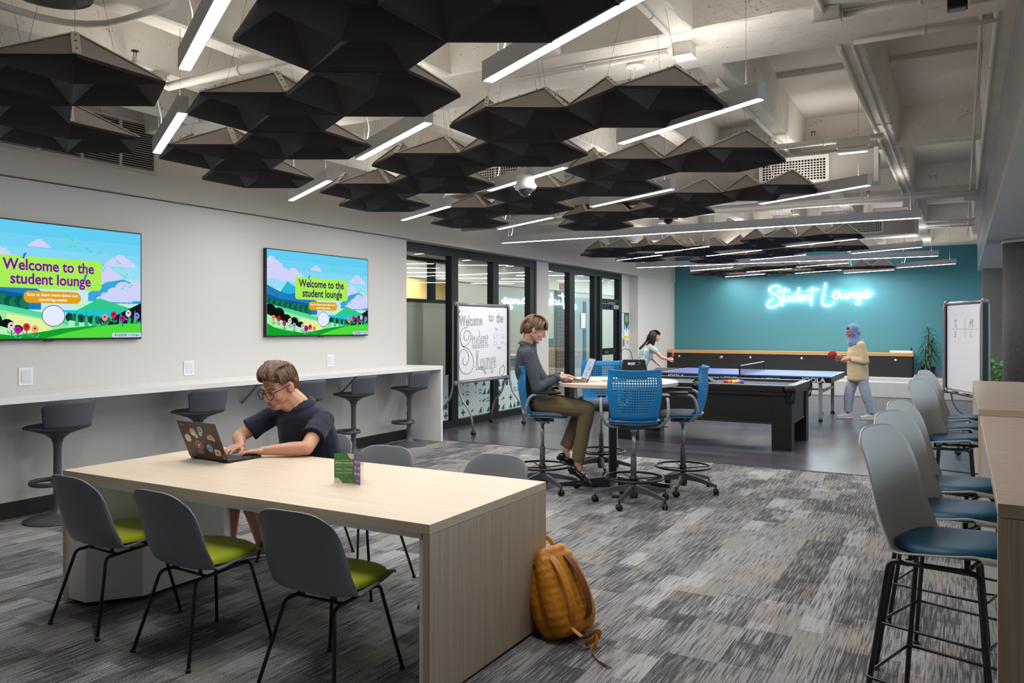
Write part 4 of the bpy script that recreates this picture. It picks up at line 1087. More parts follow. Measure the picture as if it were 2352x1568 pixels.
for x in (-W + .06, 0, W - .06):
    for y in (-D_ + .055, D_ - .055):
        bm = bmesh.new(); n = 14; R0 = .075 if x else .06
        lathe(bm, [(R0 - .018, .74), (R0, .74), (R0, .826), (R0 - .018, .83)], n, (x, y, 0)); lathe(bm, [(0, .738), (R0, .738), (R0, .745), (0, .745)], n, (x, y, 0)); mk('pocket', bm, mat('pocket leather', '#050505', .6) if 'pocket leather' not in bpy.data.materials else bpy.data.materials['pocket leather'], t)
        bm = bmesh.new()
        for k in range(8):
            a0 = 2 * PI * k / 8
            for q in (-1, 1): tube(bm, [(x + R0 * (1 - .35 * s) * math.cos(a0 + q * s * .8), y + R0 * (1 - .35 * s) * math.sin(a0 + q * s * .8), .74 - .14 * s) for s in (0, .25, .5, .75, 1)], .004, 4)
        o = mk('pocket_net', bm, M['black_plastic'], t); o['kind'] = 'stuff'
bm = bmesh.new(); box(bm, -W + .02, W - .02, -D_ + .02, D_ - .02, .70, .745, .006); mk('apron', bm, blk, t)
bm = bmesh.new(); box(bm, -W + .06, W - .06, -D_ + .07, -D_ + .11, .34, .70); box(bm, -W + .06, W - .06, D_ - .11, D_ - .07, .34, .70); box(bm, -W + .06, -W + .10, -D_ + .11, D_ - .11, .34, .70); box(bm, W - .10, W - .06, -D_ + .11, D_ - .11, .34, .70); mk('cabinet', bm, blk, t)
bm = bmesh.new(); box(bm, -W + .05, W - .05, -D_ + .06, D_ - .06, .325, .345, .004); mk('cabinet_floor', bm, blk, t)
for x in (-1, 1):
    for y in (-1, 1):
        bm = bmesh.new(); box(bm, x * (W - .16) - .125, x * (W - .16) + .125, y * (D_ - .15) - .10, y * (D_ - .15) + .10, 0, .70, .008); mk('leg', bm, blk, t)
# racked balls, triangle, cue
COLB = ['#f2c21a', '#2a4fae', '#c8231c', '#5a2d82', '#e8752a', '#1d6b3c', '#7b1f1f', '#111111', '#f2c21a', '#2a4fae', '#c8231c', '#5a2d82', '#e8752a', '#1d6b3c', '#7b1f1f']
NM = ['yellow', 'blue', 'red', 'purple', 'orange', 'green', 'maroon', 'black', 'yellow striped', 'blue striped', 'red striped', 'purple striped', 'orange striped', 'green striped', 'maroon striped']
wht = mat('ball ivory', '#efe9da', .12); R_b = .0285; k = 0; order = [2, 4, 0, 12, 1, 3, 5, 8, 9, 6, 7, 10, 11, 13, 14]
rowlab = ['front row', 'second row', 'middle row', 'fourth row', 'back of rack']
for r_ in range(5):
    for c_ in range(5 - r_):
        i = order[k]; k += 1; x = -2.73 + (c_ - (4 - r_) / 2) * R_b * 2.02; y = 11.02 + r_ * R_b * 1.76
        bm = bmesh.new(); rot = Euler((random.uniform(-1, 1), random.uniform(-1, 1), 0)).to_matrix()
        prof = [(R_b * math.sin(PI * q / 14), -R_b * math.cos(PI * q / 14)) for q in range(15)]
        lathe(bm, [(max(p, 0), z) for p, z in prof], 20, M=rot)
        if i >= 8:
            for f in bm.faces:
                if abs((rot.transposed() @ f.calc_center_median()).z) > R_b * .55: f.material_index = 1
        bm.faces.ensure_lookup_table()
        nm_ = 'ball ' + NM[i]
        o = mk('pool_ball', bm, [mat(nm_, COLB[i], .1, coat=.6), wht], loc=(x, y, .795 + R_b)); tag(o, '%s pool ball racked on the slate blue cloth, %s' % (NM[i], rowlab[r_]), 'ball', 'racked pool balls')
t = thing('ball_rack', 'black triangular ball rack lying on the pool table, left of the balls', 'rack', (-3.12, 11.0, .796), .3)
bm = bmesh.new(); tube(bm, arc([(0, -.14, .012), (.15, -.14, .012), (0, .14, .012), (-.15, -.14, .012), (0, -.14, .012)], .03), .012, 6, sy=1.6); mk('frame', bm, M['black_plastic'], t)
t = thing('bridge_head', 'black folded cover standing on the pool table left of the racked balls', 'rack', (-3.18, 11.12, .796), -.2)
bm = bmesh.new(); prism(bm, [(-.16, 0), (.2, 0), (.1, .07), (-.05, .085)], -.06, .06, lambda x, y, h: (x, h, y)); mk('cover', bm, M['black_plastic'], t)
t = thing('pool_cue', 'pool cue lying across the pool table cloth', 'cue', (-2.95, 10.85, .803), 0)
bm = bmesh.new(); tube(bm, [(-.95, -.02, .006), (.2, .0, .004)], [.013, .006], 8); mk('shaft', bm, M['wood_edge'], t)
bm = bmesh.new(); tube(bm, [(.2, 0, .004), (.225, .0, .004)], .006, 8); mk('tip', bm, wht, t)
# ================================================================ ping-pong table
t = thing('ping_pong_table', 'blue ping-pong table with net and lettered black apron, behind the pool table', 'ping-pong table', (-3.34, 14.87, 0))
W, D_ = 1.47, .86
ppb = mat('matt violet blue table top', '#4d62a8', .35)
bm = bmesh.new()
for a, b in ((-W, -.004), (.004, W)): box(bm, a, b, -D_, D_, .738, .76, .002)
mk('top', bm, ppb, t)
ln = M['white_lam']; bm = bmesh.new()
for s in (-1, 1):
    box(bm, -W, W, s * D_ - (.02 if s > 0 else 0), s * D_ + (.02 if s < 0 else 0), .7602, .7606)
    box(bm, s * W - (.02 if s > 0 else 0), s * W + (.02 if s < 0 else 0), -D_, D_, .7602, .7607)
box(bm, -W, W, -.002, .002, .7602, .7606); mk('court_lines', bm, ln, t)
bm = bmesh.new(); box(bm, -W + .005, W - .005, -D_ + .004, -D_ + .02, .655, .737); box(bm, -W + .005, W - .005, D_ - .02, D_ - .004, .655, .737); box(bm, W - .02, W - .004, -D_ + .02, D_ - .02, .655, .737); box(bm, -W + .004, -W + .02, -D_ + .02, D_ - .02, .655, .737); ap = mk('apron', bm, M['black_metal'], t)
for s, x, sz in (('JOOLA', -1.17, .085), ('JOOLA', 1.19, .105), ('> 3000 SC', -.22, .06), ('> 3000 SC', .50, .06)):
    bm = text_mesh(s, sz, .0006, outline=0, off=.0015 if s[0] == 'J' else 0, sx=1.15); bmesh.ops.transform(bm, matrix=Matrix.Translation((x, -D_ + .0025, .694)) @ Matrix.Rotation(PI / 2, 4, 'X'), verts=bm.verts); mk('lettering', bm, M['white_lam'], ap)
nt_ = mk('net_cord', (lambda b: (box(b, -.006, .006, -D_ - .12, D_ + .12, .905, .918), b)[1])(bmesh.new()), ln, t)
bm = bmesh.new()
for i in range(64): y = -D_ - .11 + (2 * D_ + .22) * i / 63; box(bm, -.0012, .0012, y - .0016, y + .0016, .765, .905)
for j in range(8): z = .768 + .0185 * j; box(bm, -.0012, .0012, -D_ - .11, D_ + .11, z - .0012, z + .0012)
o = mk('net_mesh', bm, M['black_plastic'], t); o['kind'] = 'stuff'
for s in (-1, 1):
    bm = bmesh.new(); box(bm, -.012, .012, s * (D_ + .115) - .008, s * (D_ + .115) + .008, .70, .925); box(bm, -.03, .03, min(s * (D_ - .02), s * (D_ + .12)), max(s * (D_ - .02), s * (D_ + .12)), .70, .735); mk('net_post', bm, M['black_metal'], t)
leg_m = mat('satin silver leg', '#9a9c9f', .4, .5)
for x in (-1, 1):
    for y in (-1, 1):
        bm = bmesh.new(); box(bm, x * 1.28 - .028, x * 1.28 + .028, y * .72 - .022, y * .72 + .022, .05, .735, .004); mk('leg', bm, leg_m, t)
        bm = bmesh.new(); lathe(bm, [(.02, .06), (.03, .03), (.04, 0)], 12, (x * 1.28, y * .72, 0)); mk('foot', bm, M['black_plastic'], t)
    bm = bmesh.new(); box(bm, x * 1.28 - .015, x * 1.28 + .015, -.70, .70, .47, .51); mk('brace', bm, leg_m, t)
    bm = bmesh.new(); box(bm, min(x * .1, x * 1.28), max(x * .1, x * 1.28), -.02, .02, .60, .64); box(bm, min(x * .1, x * 1.28), max(x * .1, x * 1.28), -.45, -.42, .50, .53); mk('brace', bm, leg_m, t)
for x in (-.28, .28):
    bm = bmesh.new(); box(bm, x - .02, x + .02, -.6, .6, .12, .16); box(bm, x - .02, x + .02, -.6, -.56, .12, .74); box(bm, x - .02, x + .02, .56, .6, .12, .74); mk('undercarriage', bm, leg_m, t)
    for y in (-.6, .6):
        bm = bmesh.new(); lathe(bm, [(0, -.015), (.03, -.015), (.075, -.012), (.075, .012), (.03, .015), (0, .015)], 20, (x, y, .075), M=RX(PI / 2)); mk('wheel', bm, M['grey_metal'], t)
o = mk('ping_pong_ball', (lambda b: (lathe(b, [(max(.0, .021 * math.sin(PI * q / 12)), -.021 * math.cos(PI * q / 12)) for q in range(13)], 18), b)[1])(bmesh.new()), mat('orange ball', '#e8761c', .5), loc=(-3.93, 14.9, 1.01)); tag(o, 'small orange ball in the air above the ping-pong table', 'ball')
t = thing('ping_pong_ball', 'orange ball on the floor by the ping-pong leg', 'ball', (-2.20, 15.35, .021)); bm = bmesh.new(); lathe(bm, [(max(.0, .021 * math.sin(PI * q / 12)), -.021 * math.cos(PI * q / 12)) for q in range(13)], 18); mk('shell', bm, bpy.data.materials['orange ball'], t)
# ================================================================ bench against the teal wall
t = thing('storage_bench', 'long black panelled bench with a honey wood cap under the teal wall', 'bench', (-3.85, 20.5, .42))
bm = bmesh.new(); box(bm, -2.95, 2.87, -.12, .2, 0, .485, .003); mk('front_panel', bm, mat('charcoal panel', '#16171b', .6, noise=.1, nscale=60), t)
bm = bmesh.new(); box(bm, -2.97, 2.89, -.14, .45, .486, .56, .003); mk('cap', bm, M['bench_wood'], t)
bm = bmesh.new(); box(bm, -2.95, 2.87, .2, .44, 0, .485); mk('back_box', bm, M['black_base'], t)
for x in (-2.62, -1.5, -.78, .45, 2.52):
    bm = bmesh.new(); lathe(bm, [(0, 0), (.028, .0), (.022, .012), (0, .014)], 14, (x, -.12, .40), M=RX(PI / 2)); mk('stud', bm, M['white_lam'], t)
t = thing('document_tray', 'white tray of papers on the right end of the wood capped bench', 'tray', (-1.22, 20.6, .981)); bm = bmesh.new(); box(bm, -.24, .24, -.1, .1, 0, .05, .006); mk('tray', bm, M['white_lam'], t); bm = bmesh.new(); box(bm, .19, .22, -.03, .03, .05, .12, .003); mk('pen_holder', bm, M['black_plastic'], t)
t = thing('ledge', 'grey low ledge box at the left end of the platform behind the player', 'ledge', (-6.0, 19.4, 0)); bm = bmesh.new(); box(bm, -.75, -.02, -.1, .15, 0, .55, .01); mk('body', bm, M['grey_metal'], t)
# neon lettering
neon_m = emis('neon tube', (0.74, 0.93, 1.0, 1), 15.0); clip_m = mat('clear neon backing', '#dcecf0', .3)
NX, NZ = lambda px: -4.52 + (px) / 1344 * 2.82, lambda py: 2.68 - (py - 62) / 1344 * 2.82
strokes = [
 [(215,150),(238,118),(225,93),(180,86),(130,102),(110,132),(130,165),(190,195),(235,235),(240,285),(200,325),(140,348),(95,340),(85,310),(110,270),(165,235)],
 [(290,112),(278,200),(262,330)], [(205,158),(260,155),(352,143)],
 [(282,215),(285,262),(310,272),(330,250),(345,205)], [(345,205),(335,255),(352,272),(372,255)],
 [(430,205),(395,210),(372,255),(392,272),(425,250),(440,210),(458,112),(436,240),(446,268),(470,262)],
 [(470,262),(500,240),(505,210),(480,208),(462,240),(475,270),(510,262),(528,240)],
 [(528,212),(518,268),(535,225),(560,208),(565,235),(560,265),(580,262)],
 [(612,110),(600,220),(592,330)], [(540,157),(600,150),(680,143)],
 [(758,65),(738,160),(720,270),(728,320),(770,340),(815,325),(855,285)],
 [(870,168),(842,190),(850,240),(885,252),(908,215),(900,175),(870,168),(885,190),(925,200)],
 [(925,195),(925,240),(945,248),(965,225),(972,190),(968,235),(985,252),(1000,240)],
 [(1000,240),(1015,185),(1010,250),(1035,195),(1060,190),(1060,240),(1082,245)],
 [(1130,180),(1098,185),(1085,225),(1105,245),(1132,215),(1140,180),(1130,260),(1125,310),(1100,325),(1092,300),(1130,262),(1165,240)],
 [(1165,240),(1205,215),(1225,180),(1205,158),(1175,185),(1170,230),(1200,250),(1235,230),(1262,190)]]
t = thing('neon_sign', 'glowing white neon script reading Student Lounge on the teal wall', 'sign', (-3.2, 20.95, 2.35))
for s in strokes[:1] + strokes[1:]:
    bm = bmesh.new(); P = spline([(NX(a) + 3.2, 0, NZ(b) - 2.35) for a, b in s], 5); tube(bm, P, .0165, 8); mk('neon_tube', bm, neon_m, t)
bm = bmesh.new()
for a, b in ((180, 86), (262, 300), (458, 130), (592, 300), (720, 270), (885, 252), (1100, 325), (1225, 180)): tube(bm, [(NX(a) + 3.2, .012, NZ(b) - 2.35), (NX(a) + 3.2, .05, NZ(b) - 2.35)], .008, 6)
o = mk('standoffs', bm, clip_m, t); o['kind'] = 'stuff'
bm = bmesh.new(); tube(bm, spline([(NX(850) + 3.2, .03, NZ(225) - 2.35), (NX(760) + 3.2, .03, NZ(215) - 2.35), (NX(700) + 3.2, .03, NZ(140) - 2.35), (NX(360) + 3.2, .03, NZ(170) - 2.35)], 6), .003, 4); mk('feed_wire', bm, M['white_cable'], t)
# ================================================================ people
def basis(fwd, up=(0, 0, 1)):
    f = Vector(fwd).normalized(); r = f.cross(Vector(up)).normalized(); u = r.cross(f).normalized()
    return Matrix((r, f, u)).transposed()      # columns: right, forward, up
def cap(bm, p0, r0, p1, r1, seg=12, flat=(1, 1)):
    p0, p1 = Vector(p0), Vector(p1); d = p1 - p0; L = max(d.length, 1e-5)
    if L < 2e-3: d = Vector((0, 0, 1)); p1 = p0 + d * 2e-3; L = 2e-3
    q = d.to_track_quat('Z', 'Y').to_matrix()
    prof = [(max(0, r0 * math.cos(a)), r0 * math.sin(a)) for a in [-PI / 2 + PI / 2 * k / 4 for k in range(5)]] + [(max(0, r1 * math.cos(a)), L + r1 * math.sin(a)) for a in [PI / 2 * k / 4 for k in range(5)]]
    lathe(bm, prof, seg, p0, M=q)
def cone(bm, p0, r0, p1, r1, seg=20, sx=1.0, axis=None):
    """open-ended looking frustum (flat ends) for sleeves, cuffs and hems"""
    p0, p1 = Vector(p0), Vector(p1); d = p1 - p0; q = d.to_track_quat('Z', 'Y').to_matrix()
    lathe(bm, [(r0, 0), (r1, d.length)], seg, p0, M=q)
def ell(bm, c, r, M_=None, seg=18):
    n = 12; S_ = Matrix.Diagonal(r) if not isinstance(r, float) else Matrix.Diagonal((r, r, r))
    MM = (M_ if M_ is not None else Matrix.Identity(3)) @ S_
    lathe(bm, [(max(0, math.sin(PI * k / n)), -math.cos(PI * k / n)) for k in range(n + 1)], seg, c, M=MM)
def blob(name, bm, m, parent, voxel=.006, smooth=8, fac=.5, noise=None):
    o = mk(name, bm, m, parent, recalc=False)
    r = o.modifiers.new('remesh', 'REMESH'); r.mode = 'VOXEL'; r.voxel_size = voxel; r.use_smooth_shade = True
    if smooth: s = o.modifiers.new('smooth', 'SMOOTH'); s.factor = fac; s.iterations = smooth
    if noise:
        tx = bpy.data.textures.new(name + ' folds', 'CLOUDS'); tx.noise_scale = noise[1]
        d = o.modifiers.new('folds', 'DISPLACE'); d.texture = tx; d.strength = noise[0]; d.texture_coords = 'LOCAL'
    dg = bpy.context.evaluated_depsgraph_get(); dg.update()
    me = bpy.data.meshes.new_from_object(o.evaluated_get(dg)); old = o.data
    o.modifiers.clear(); o.data = me; bpy.data.meshes.remove(old)
    me.materials.clear(); me.materials.append(m)
    for p in me.polygons: p.use_smooth = True
    return o
def hand(bm, wrist, fwd, up, side, curl=.5, sc=1.0, spread=1.0, thumb_in=.3):
    """palm, four fingers of different length and a thumb; up = back of the hand, side = +1 thumb on the right of fwd"""
    B = basis(fwd, up); w = Vector(wrist)
    P = lambda x, y, z: w + B @ Vector((x * side, y, z)) * sc
    for i, x in enumerate((.030, .010, -.010, -.029)):
        cap(bm, P(x * .55, .0, 0), .017 * sc, P(x, .078 - .006 * abs(i - 1), .002), .0115 * sc, 8)
    cap(bm, P(-.012, .02, -.004), .018 * sc, P(.012, .05, -.004), .018 * sc, 8)
    for i, (x, L) in enumerate(((.0315, .070), (.0105, .078), (-.0105, .072), (-.0305, .056))):
        p = P(x, .078 - .006 * abs(i - 1), .002); a = -.10; sp = x * 1.6 * spread
        for seg, (fr, r0, r1) in enumerate(((.45, .0092, .0084), (.30, .0084, .0078), (.25, .0078, .0065))):
            a += curl * (.55, .75, .5)[seg]
            d = B @ Vector((side * sp, math.cos(a), -math.sin(a))).normalized()
            q = p + d * L * fr * sc; cap(bm, p, r0 * sc, q, r1 * sc, 8); p = q
    p = P(.022, .018, -.004)
    for d_, L, r0, r1 in (((.75, .65, -.25), .042, .0135, .0115), ((.55 - thumb_in, .85, -.30), .032, .0112, .0095), ((.25 - thumb_in, .95, -.30), .026, .0095, .0075)):
        d = B @ Vector((side * d_[0], d_[1], d_[2])).normalized(); q = p + d * L * sc; cap(bm, p, r0 * sc, q, r1 * sc, 8); p = q
def head(bm, c, B, s=1.0, fem=False):
    P = lambda x, y, z: Vector(c) + B @ Vector((x, y, z)) * s
    E = lambda x, y, z, a, b, d, R_=None: ell(bm, P(x, y, z), (a * s, b * s, d * s), B @ (R_ if R_ is not None else Matrix.Identity(3)))
    E(0, -.012, .035, .074, .094, .084); E(0, .030, -.012, .061, .066, .070); E(0, .022, -.050, .060, .062, .052)
    cap(bm, P(-.052, -.01, -.045), .020 * s, P(-.014, .062, -.090), .020 * s); cap(bm, P(.052, -.01, -.045), .020 * s, P(.014, .062, -.090), .020 * s)
    E(0, .070, -.094, .020, .015, .014)
    for q in (-1, 1):
        E(q * .036, .058, -.030, .026, .026, .024); cap(bm, P(q * .012, .090, .028), .009 * s, P(q * .048, .070, .024), .009 * s)
        E(q * .0305, .083, .006, .0145, .010, .008); E(q * .011, .104, -.034, .0085, .010, .007)
        E(q * .077, -.008, -.004, .010, .020, .032, RZ(q * .35)); E(q * .078, -.004, -.024, .009, .010, .010)
    cap(bm, P(0, .088, .018), .0085 * s, P(0, .113, -.026), .0110 * s); E(0, .083, -.061, .024, .014, .012); cap(bm, P(-.018, .078, -.05), .012 * s, P(.018, .078, -.05), .012 * s)
def face_parts(t, c, B, s, lip, brow_m, iris='#4a3524', down=0.0, o0=None):
    P = lambda x, y, z: Vector(c) + B @ Vector((x, y, z)) * s - o0
    for q in (-1, 1):
        bm = bmesh.new(); ell(bm, P(q * .0305, .0865, .004), (.0105 * s, .0075 * s, .0052 * s), B); e = mk('eye', bm, mat('eye white', '#d8d2cc', .2) if 'eye white' not in bpy.data.materials else bpy.data.materials['eye white'], t)
        bm = bmesh.new(); ell(bm, P(q * .0305, .0930, .0025 - down), (.0045 * s, .002 * s, .0045 * s), B); mk('iris', bm, mat('iris ' + iris, iris, .2), e)
        bm = bmesh.new(); cap(bm, P(q * .016, .0985, .026), .0032 * s, P(q * .034, .0945, .031), .0038 * s, 6); cap(bm, P(q * .034, .0945, .031), .0038 * s, P(q * .050, .080, .026), .0022 * s, 6); mk('eyebrow', bm, brow_m, t)
        bm = bmesh.new(); tube(bm, [P(q * .019, .0945, .006), P(q * .0305, .0985, .0100), P(q * .043, .0905, .006)], .0016 * s, 5); mk('eyelashes', bm, brow_m, t)
    bm = bmesh.new(); cap(bm, P(-.019, .0925, -.0605), .0022 * s, P(0, .0990, -.058), .0034 * s, 6); cap(bm, P(0, .0990, -.058), .0034 * s, P(.019, .0925, -.0605), .0022 * s, 6)
    cap(bm, P(-.013, .0945, -.066), .0036 * s, P(.013, .0945, -.066), .0036 * s, 6); mk('lips', bm, lip, t)
def torso(bm, P0, C, Nk, ax, w=(.165, .15, .18, .165), dpt=(.125, .12, .125, .085), grow=0.0):
    ax = Vector(ax).normalized(); pts = spline([P0, Vector(P0).lerp(C, .5), C, Nk], 9); n = len(pts) - 1
    for i, p in enumerate(pts):
        u = i / n; k = min(2, int(u * 3)); f = u * 3 - k
        hw = w[k] * (1 - f) + w[k + 1] * f + grow; dp = dpt[k] * (1 - f) + dpt[k + 1] * f + grow
        tan = (pts[min(n, i + 1)] - pts[max(0, i - 1)]).normalized(); fw = tan.cross(ax).normalized(); r = fw.cross(tan).normalized()
        if u > .9: hw *= .55; dp *= .8
        ell(bm, p, (hw, dp, .085), Matrix((r, fw, tan)).transposed())
def skin(name, c, rough=.45):
    m = mat(name, c, rough, noise=.08, nscale=30); p = m.node_tree.nodes['Principled BSDF']
    p.inputs['Subsurface Weight'].default_value = .12; p.inputs['Subsurface Radius'].default_value = (.02, .008, .004); return m
def fabric(name, c, pattern=None):
    return mat(name, c, .9, noise=.10, nscale=250, bump=.08, bscale=500, sheen=.1)
def hairmat(name, c1, c2, sc=(160, 22, 60)):
    m, nt, p = newmat(name); tc = N(nt, 'ShaderNodeTexCoord'); mp = N(nt, 'ShaderNodeMapping'); mp.inputs['Scale'].default_value = sc
    nz = N(nt, 'ShaderNodeTexNoise'); nz.inputs['Scale'].default_value = 1; nz.inputs['Detail'].default_value = 3
    cr = N(nt, 'ShaderNodeValToRGB'); cr.color_ramp.elements[0].position = .35; cr.color_ramp.elements[1].position = .7
    cr.color_ramp.elements[0].color = srgb(c1); cr.color_ramp.elements[1].color = srgb(c2)
    nt.links.new(tc.outputs['Object'], mp.inputs[0]); nt.links.new(mp.outputs[0], nz.inputs['Vector']); nt.links.new(nz.outputs[0], cr.inputs[0]); nt.links.new(cr.outputs[0], p.inputs['Base Color'])
    bp = N(nt, 'ShaderNodeBump'); bp.inputs['Strength'].default_value = .7; bp.inputs['Distance'].default_value = .004; nt.links.new(nz.outputs[0], bp.inputs['Height']); nt.links.new(bp.outputs[0], p.inputs['Normal'])
    p.inputs['Roughness'].default_value = .5; return m
def strands(bm, c, B, s, paths, r=.008, seed=1, jit=.006):
    rnd = random.Random(seed)
    for pth, n, rr in paths:
        for k in range(n):
            j = Vector([rnd.uniform(-1, 1) * jit for _ in range(3)]); sh = rnd.uniform(.85, 1.12)
            P = [Vector(c) + B @ ((Vector(p) * (1 if i else 1) + j * (1 + i * .6)) * s) for i, p in enumerate(pth(k / max(1, n - 1)))]
            P = spline(P, 3); m_ = len(P) - 1
            tube(bm, P, [rr * s * sh * (.55 + .9 * math.sin(PI * min(1, (i + .6) / (m_ + .6)) ** .8) * .6) for i in range(m_ + 1)], 6)
def shoe(bm, ankle, toe_dir, L=.27, w=.048, h=.075, drop=.075):
    f = Vector(toe_dir).normalized(); up = Vector((0, 0, 1)) - f * f.z; up.normalize(); B = basis(f, up); a = Vector(ankle) - up * (drop - .03)
    P = lambda x, y, z: a + B @ Vector((x, y, z))
    ell(bm, P(0, -.035, 0), (w * .85, .05, .045), B); ell(bm, P(0, .05, -.004), (w * .95, .09, .040), B); ell(bm, P(0, .13, -.016), (w, .07, .028), B); cap(bm, P(0, -.02, 0), .036, P(0, -.02, .05), .036)
    cap(bm, P(0, -.045, -.026), .022, P(0, .16, -.030), .020)
W_ = lambda o0, p: Vector(p) - o0

# ---- person 1: navy polo at the long table
o0 = Vector((-3.93, 4.06, 0))
t = thing('person', 'seated person in a navy polo and glasses typing on the laptop covered in stickers', 'person', o0)
sk = skin('fair skin', '#c9937a')
hc = V(-3.965, 3.85, 1.185); fd = Vector((.02, -.90, -.36)).normalized(); HB = basis(fd); hs = 1.24
nk, ch, pv = V(-3.885, 3.965, 1.035), V(-3.87, 4.02, .84), V(-3.88, 4.13, .56)
shL, shR = V(-3.71, 4.00, .965), V(-4.13, 3.93, .965); elL, elR = V(-3.61, 3.74, .815), V(-4.245, 3.76, .84); wrL, wrR = V(-3.84, 3.585, .800), V(-4.07, 3.62, .812)
knR, knL, anR, anL = V(-4.27, 3.70, .48), V(-4.06, 3.66, .49), V(-4.29, 3.72, .10), V(-4.21, 3.92, .10)
bm = bmesh.new(); q = lambda p: W_(o0, p)
head(bm, q(hc), HB, hs)
cap(bm, q(hc) + HB @ Vector((0, -.03, -.06)), .075, q(nk), .082); torso(bm, q(pv), q(ch), q(nk), (1, .15, 0), w=(.15, .14, .16, .14))
cap(bm, q(hc) + HB @ Vector((0, .045, -.10)), .036, q(nk) + Vector((0, -.03, 0)), .05)
for a, b, c in ((shL, elL, wrL), (shR, elR, wrR)):
    cap(bm, q(a), .055, q(b), .045); cap(bm, q(b), .044, q(b).lerp(q(c), .35), .045); cap(bm, q(b).lerp(q(c), .35), .045, q(c), .027)
hand(bm, q(wrL), (-.78, -.60, -.06), (0, 0, 1), 1, .42, 1.05); hand(bm, q(wrR), (.12, -.98, -.10), (0, 0, 1), -1, .42, 1.05)
for a, b, h_ in ((knR, anR, V(-3.99, 4.10, .53)), (knL, anL, V(-3.82, 4.10, .53))):
    cap(bm, q(h_), .08, q(a), .060); cap(bm, q(a), .058, q(a).lerp(q(b), .35) + Vector((0, .015, 0)), .062); cap(bm, q(a).lerp(q(b), .35) + Vector((0, .015, 0)), .060, q(b), .036)
blob('body', bm, sk, t, .0046, 5)
face_parts(t, hc, HB, hs, mat('lips', '#b06a5c', .4), hairmat('brown brow', '#4a3020', '#5f4430'), down=.003, o0=o0)
bm = bmesh.new(); torso(bm, q(pv), q(ch), q(nk) - Vector((0, 0, .015)), (1, .15, 0), w=(.185, .19, .20, .18), dpt=(.155, .155, .145, .10), grow=.014)
ell(bm, q(V(-3.91, 3.99, .72)), (.17, .165, .13))
for a, b in ((shL, elL), (shR, elR)):
    cap(bm, q(nk).lerp(q(a), .45) - Vector((0, 0, .02)), .055, q(a), .073); cap(bm, q(a), .073, q(a).lerp(q(b), .35), .074); cone(bm, q(a).lerp(q(b), .1), .070, q(a).lerp(q(b), .66), .078)
polo = fabric('navy pique', '#131a31'); blob('polo_shirt', bm, polo, t, .009, 4, noise=(.012, .09))
bm = bmesh.new(); c_ = q(nk) + Vector((0, -.01, .022)); tl = basis((0, -.45, 1), (0, 1, .4))
rg = [c_ + (RX(.55) @ Vector((.095 * math.cos(a), .090 * math.sin(a), 0))) for a in [-PI / 2 + .35 + (2 * PI - .7) * k / 26 for k in range(27)]]
tube(bm, rg, .022, 8, sx=.45, sy=1.25); mk('collar', bm, polo, t)
bm = bmesh.new()
for a, b in ((shL, elL), (shR, elR)): cone(bm, q(a).lerp(q(b), .60), .0785, q(a).lerp(q(b), .67), .0775, 28)
mk('cuff_ribbing', bm, mat('navy rib', '#10162a', .9), t)
bm = bmesh.new()
for h_, a in ((V(-3.99, 4.10, .53), knR), (V(-3.82, 4.10, .53), knL)): cap(bm, q(h_), .10, q(h_).lerp(q(a), .6), .09); cone(bm, q(h_).lerp(q(a), .4), .093, q(h_).lerp(q(a), .86), .088)
ell(bm, q(pv), (.18, .15, .09)); blob('shorts', bm, fabric('dark brown shorts', '#37271f'), t, .010, 3)
for a, d in ((anR, (-.15, -1, 0)), (anL, (-.4, -.9, 0))):
    bm = bmesh.new(); shoe(bm, q(a), d); sh = blob('sneaker', bm, mat('grey knit sneaker', '#8b857d', .9), t, .007, 3)
    bm = bmesh.new(); f = Vector(d).normalized(); obox(bm, q(a) + f * .055 + Vector((0, 0, -.088)), (.085, .27, .018), basis(f), .008); mk('sole', bm, M['white_lam'], sh)
hm = hairmat('brown hair', '#4a3322', '#735338', (60, 60, 60)); bm = bmesh.new(); H0 = q(hc)
E = lambda x, y, z, a, b, d: ell(bm, H0 + HB @ Vector((x, y, z)) * hs, (a * hs, b * hs, d * hs), HB)
E(0, -.020, .052, .081, .097, .080); E(0, -.050, .012, .0775, .068, .072); E(.0, .026, .093, .068, .058, .036)
strands(bm, H0, HB, hs, [
    (lambda u: [(.058 - .116 * u, -.050, .108), (.052 - .112 * u, .004, .126 + .012 * math.sin(u * PI)), (.044 - .108 * u, .054, .122 + .006 * math.sin(u * PI)), (.034 - .104 * u, .086, .104), (.022 - .098 * u, .092, .088 - .004 * u)], 40, .0066),
    (lambda u: [(.060 - .12 * u, -.085, .085), (.060 - .12 * u, -.050, .116 + .006 * math.sin(u * PI)), (.058 - .116 * u, .0, .126 + .006 * math.sin(u * PI))], 26, .0066),
    (lambda u: [(.066, -.06 + .10 * u, .102), (.079, -.055 + .10 * u, .072), (.0805, -.05 + .09 * u, .046), (.0785, -.045 + .075 * u, .030)], 26, .0050),
    (lambda u: [(-.066, -.06 + .10 * u, .102), (-.079, -.055 + .10 * u, .072), (-.0805, -.05 + .09 * u, .046), (-.0785, -.045 + .075 * u, .030)], 26, .0050),
    (lambda u: [(-.062 + .124 * u, -.085, .08), (-.066 + .132 * u, -.108 + .02 * abs(2 * u - 1), .03), (-.062 + .124 * u, -.100 + .02 * abs(2 * u - 1), -.015), (-.055 + .11 * u, -.090 + .015 * abs(2 * u - 1), -.040)], 30, .0054)], seed=4, jit=.004)
blob('hair', bm, hm, t, .0036, 3)
bm = bmesh.new(); G = lambda x, y, z: H0 + HB @ Vector((x, y, z)) * hs
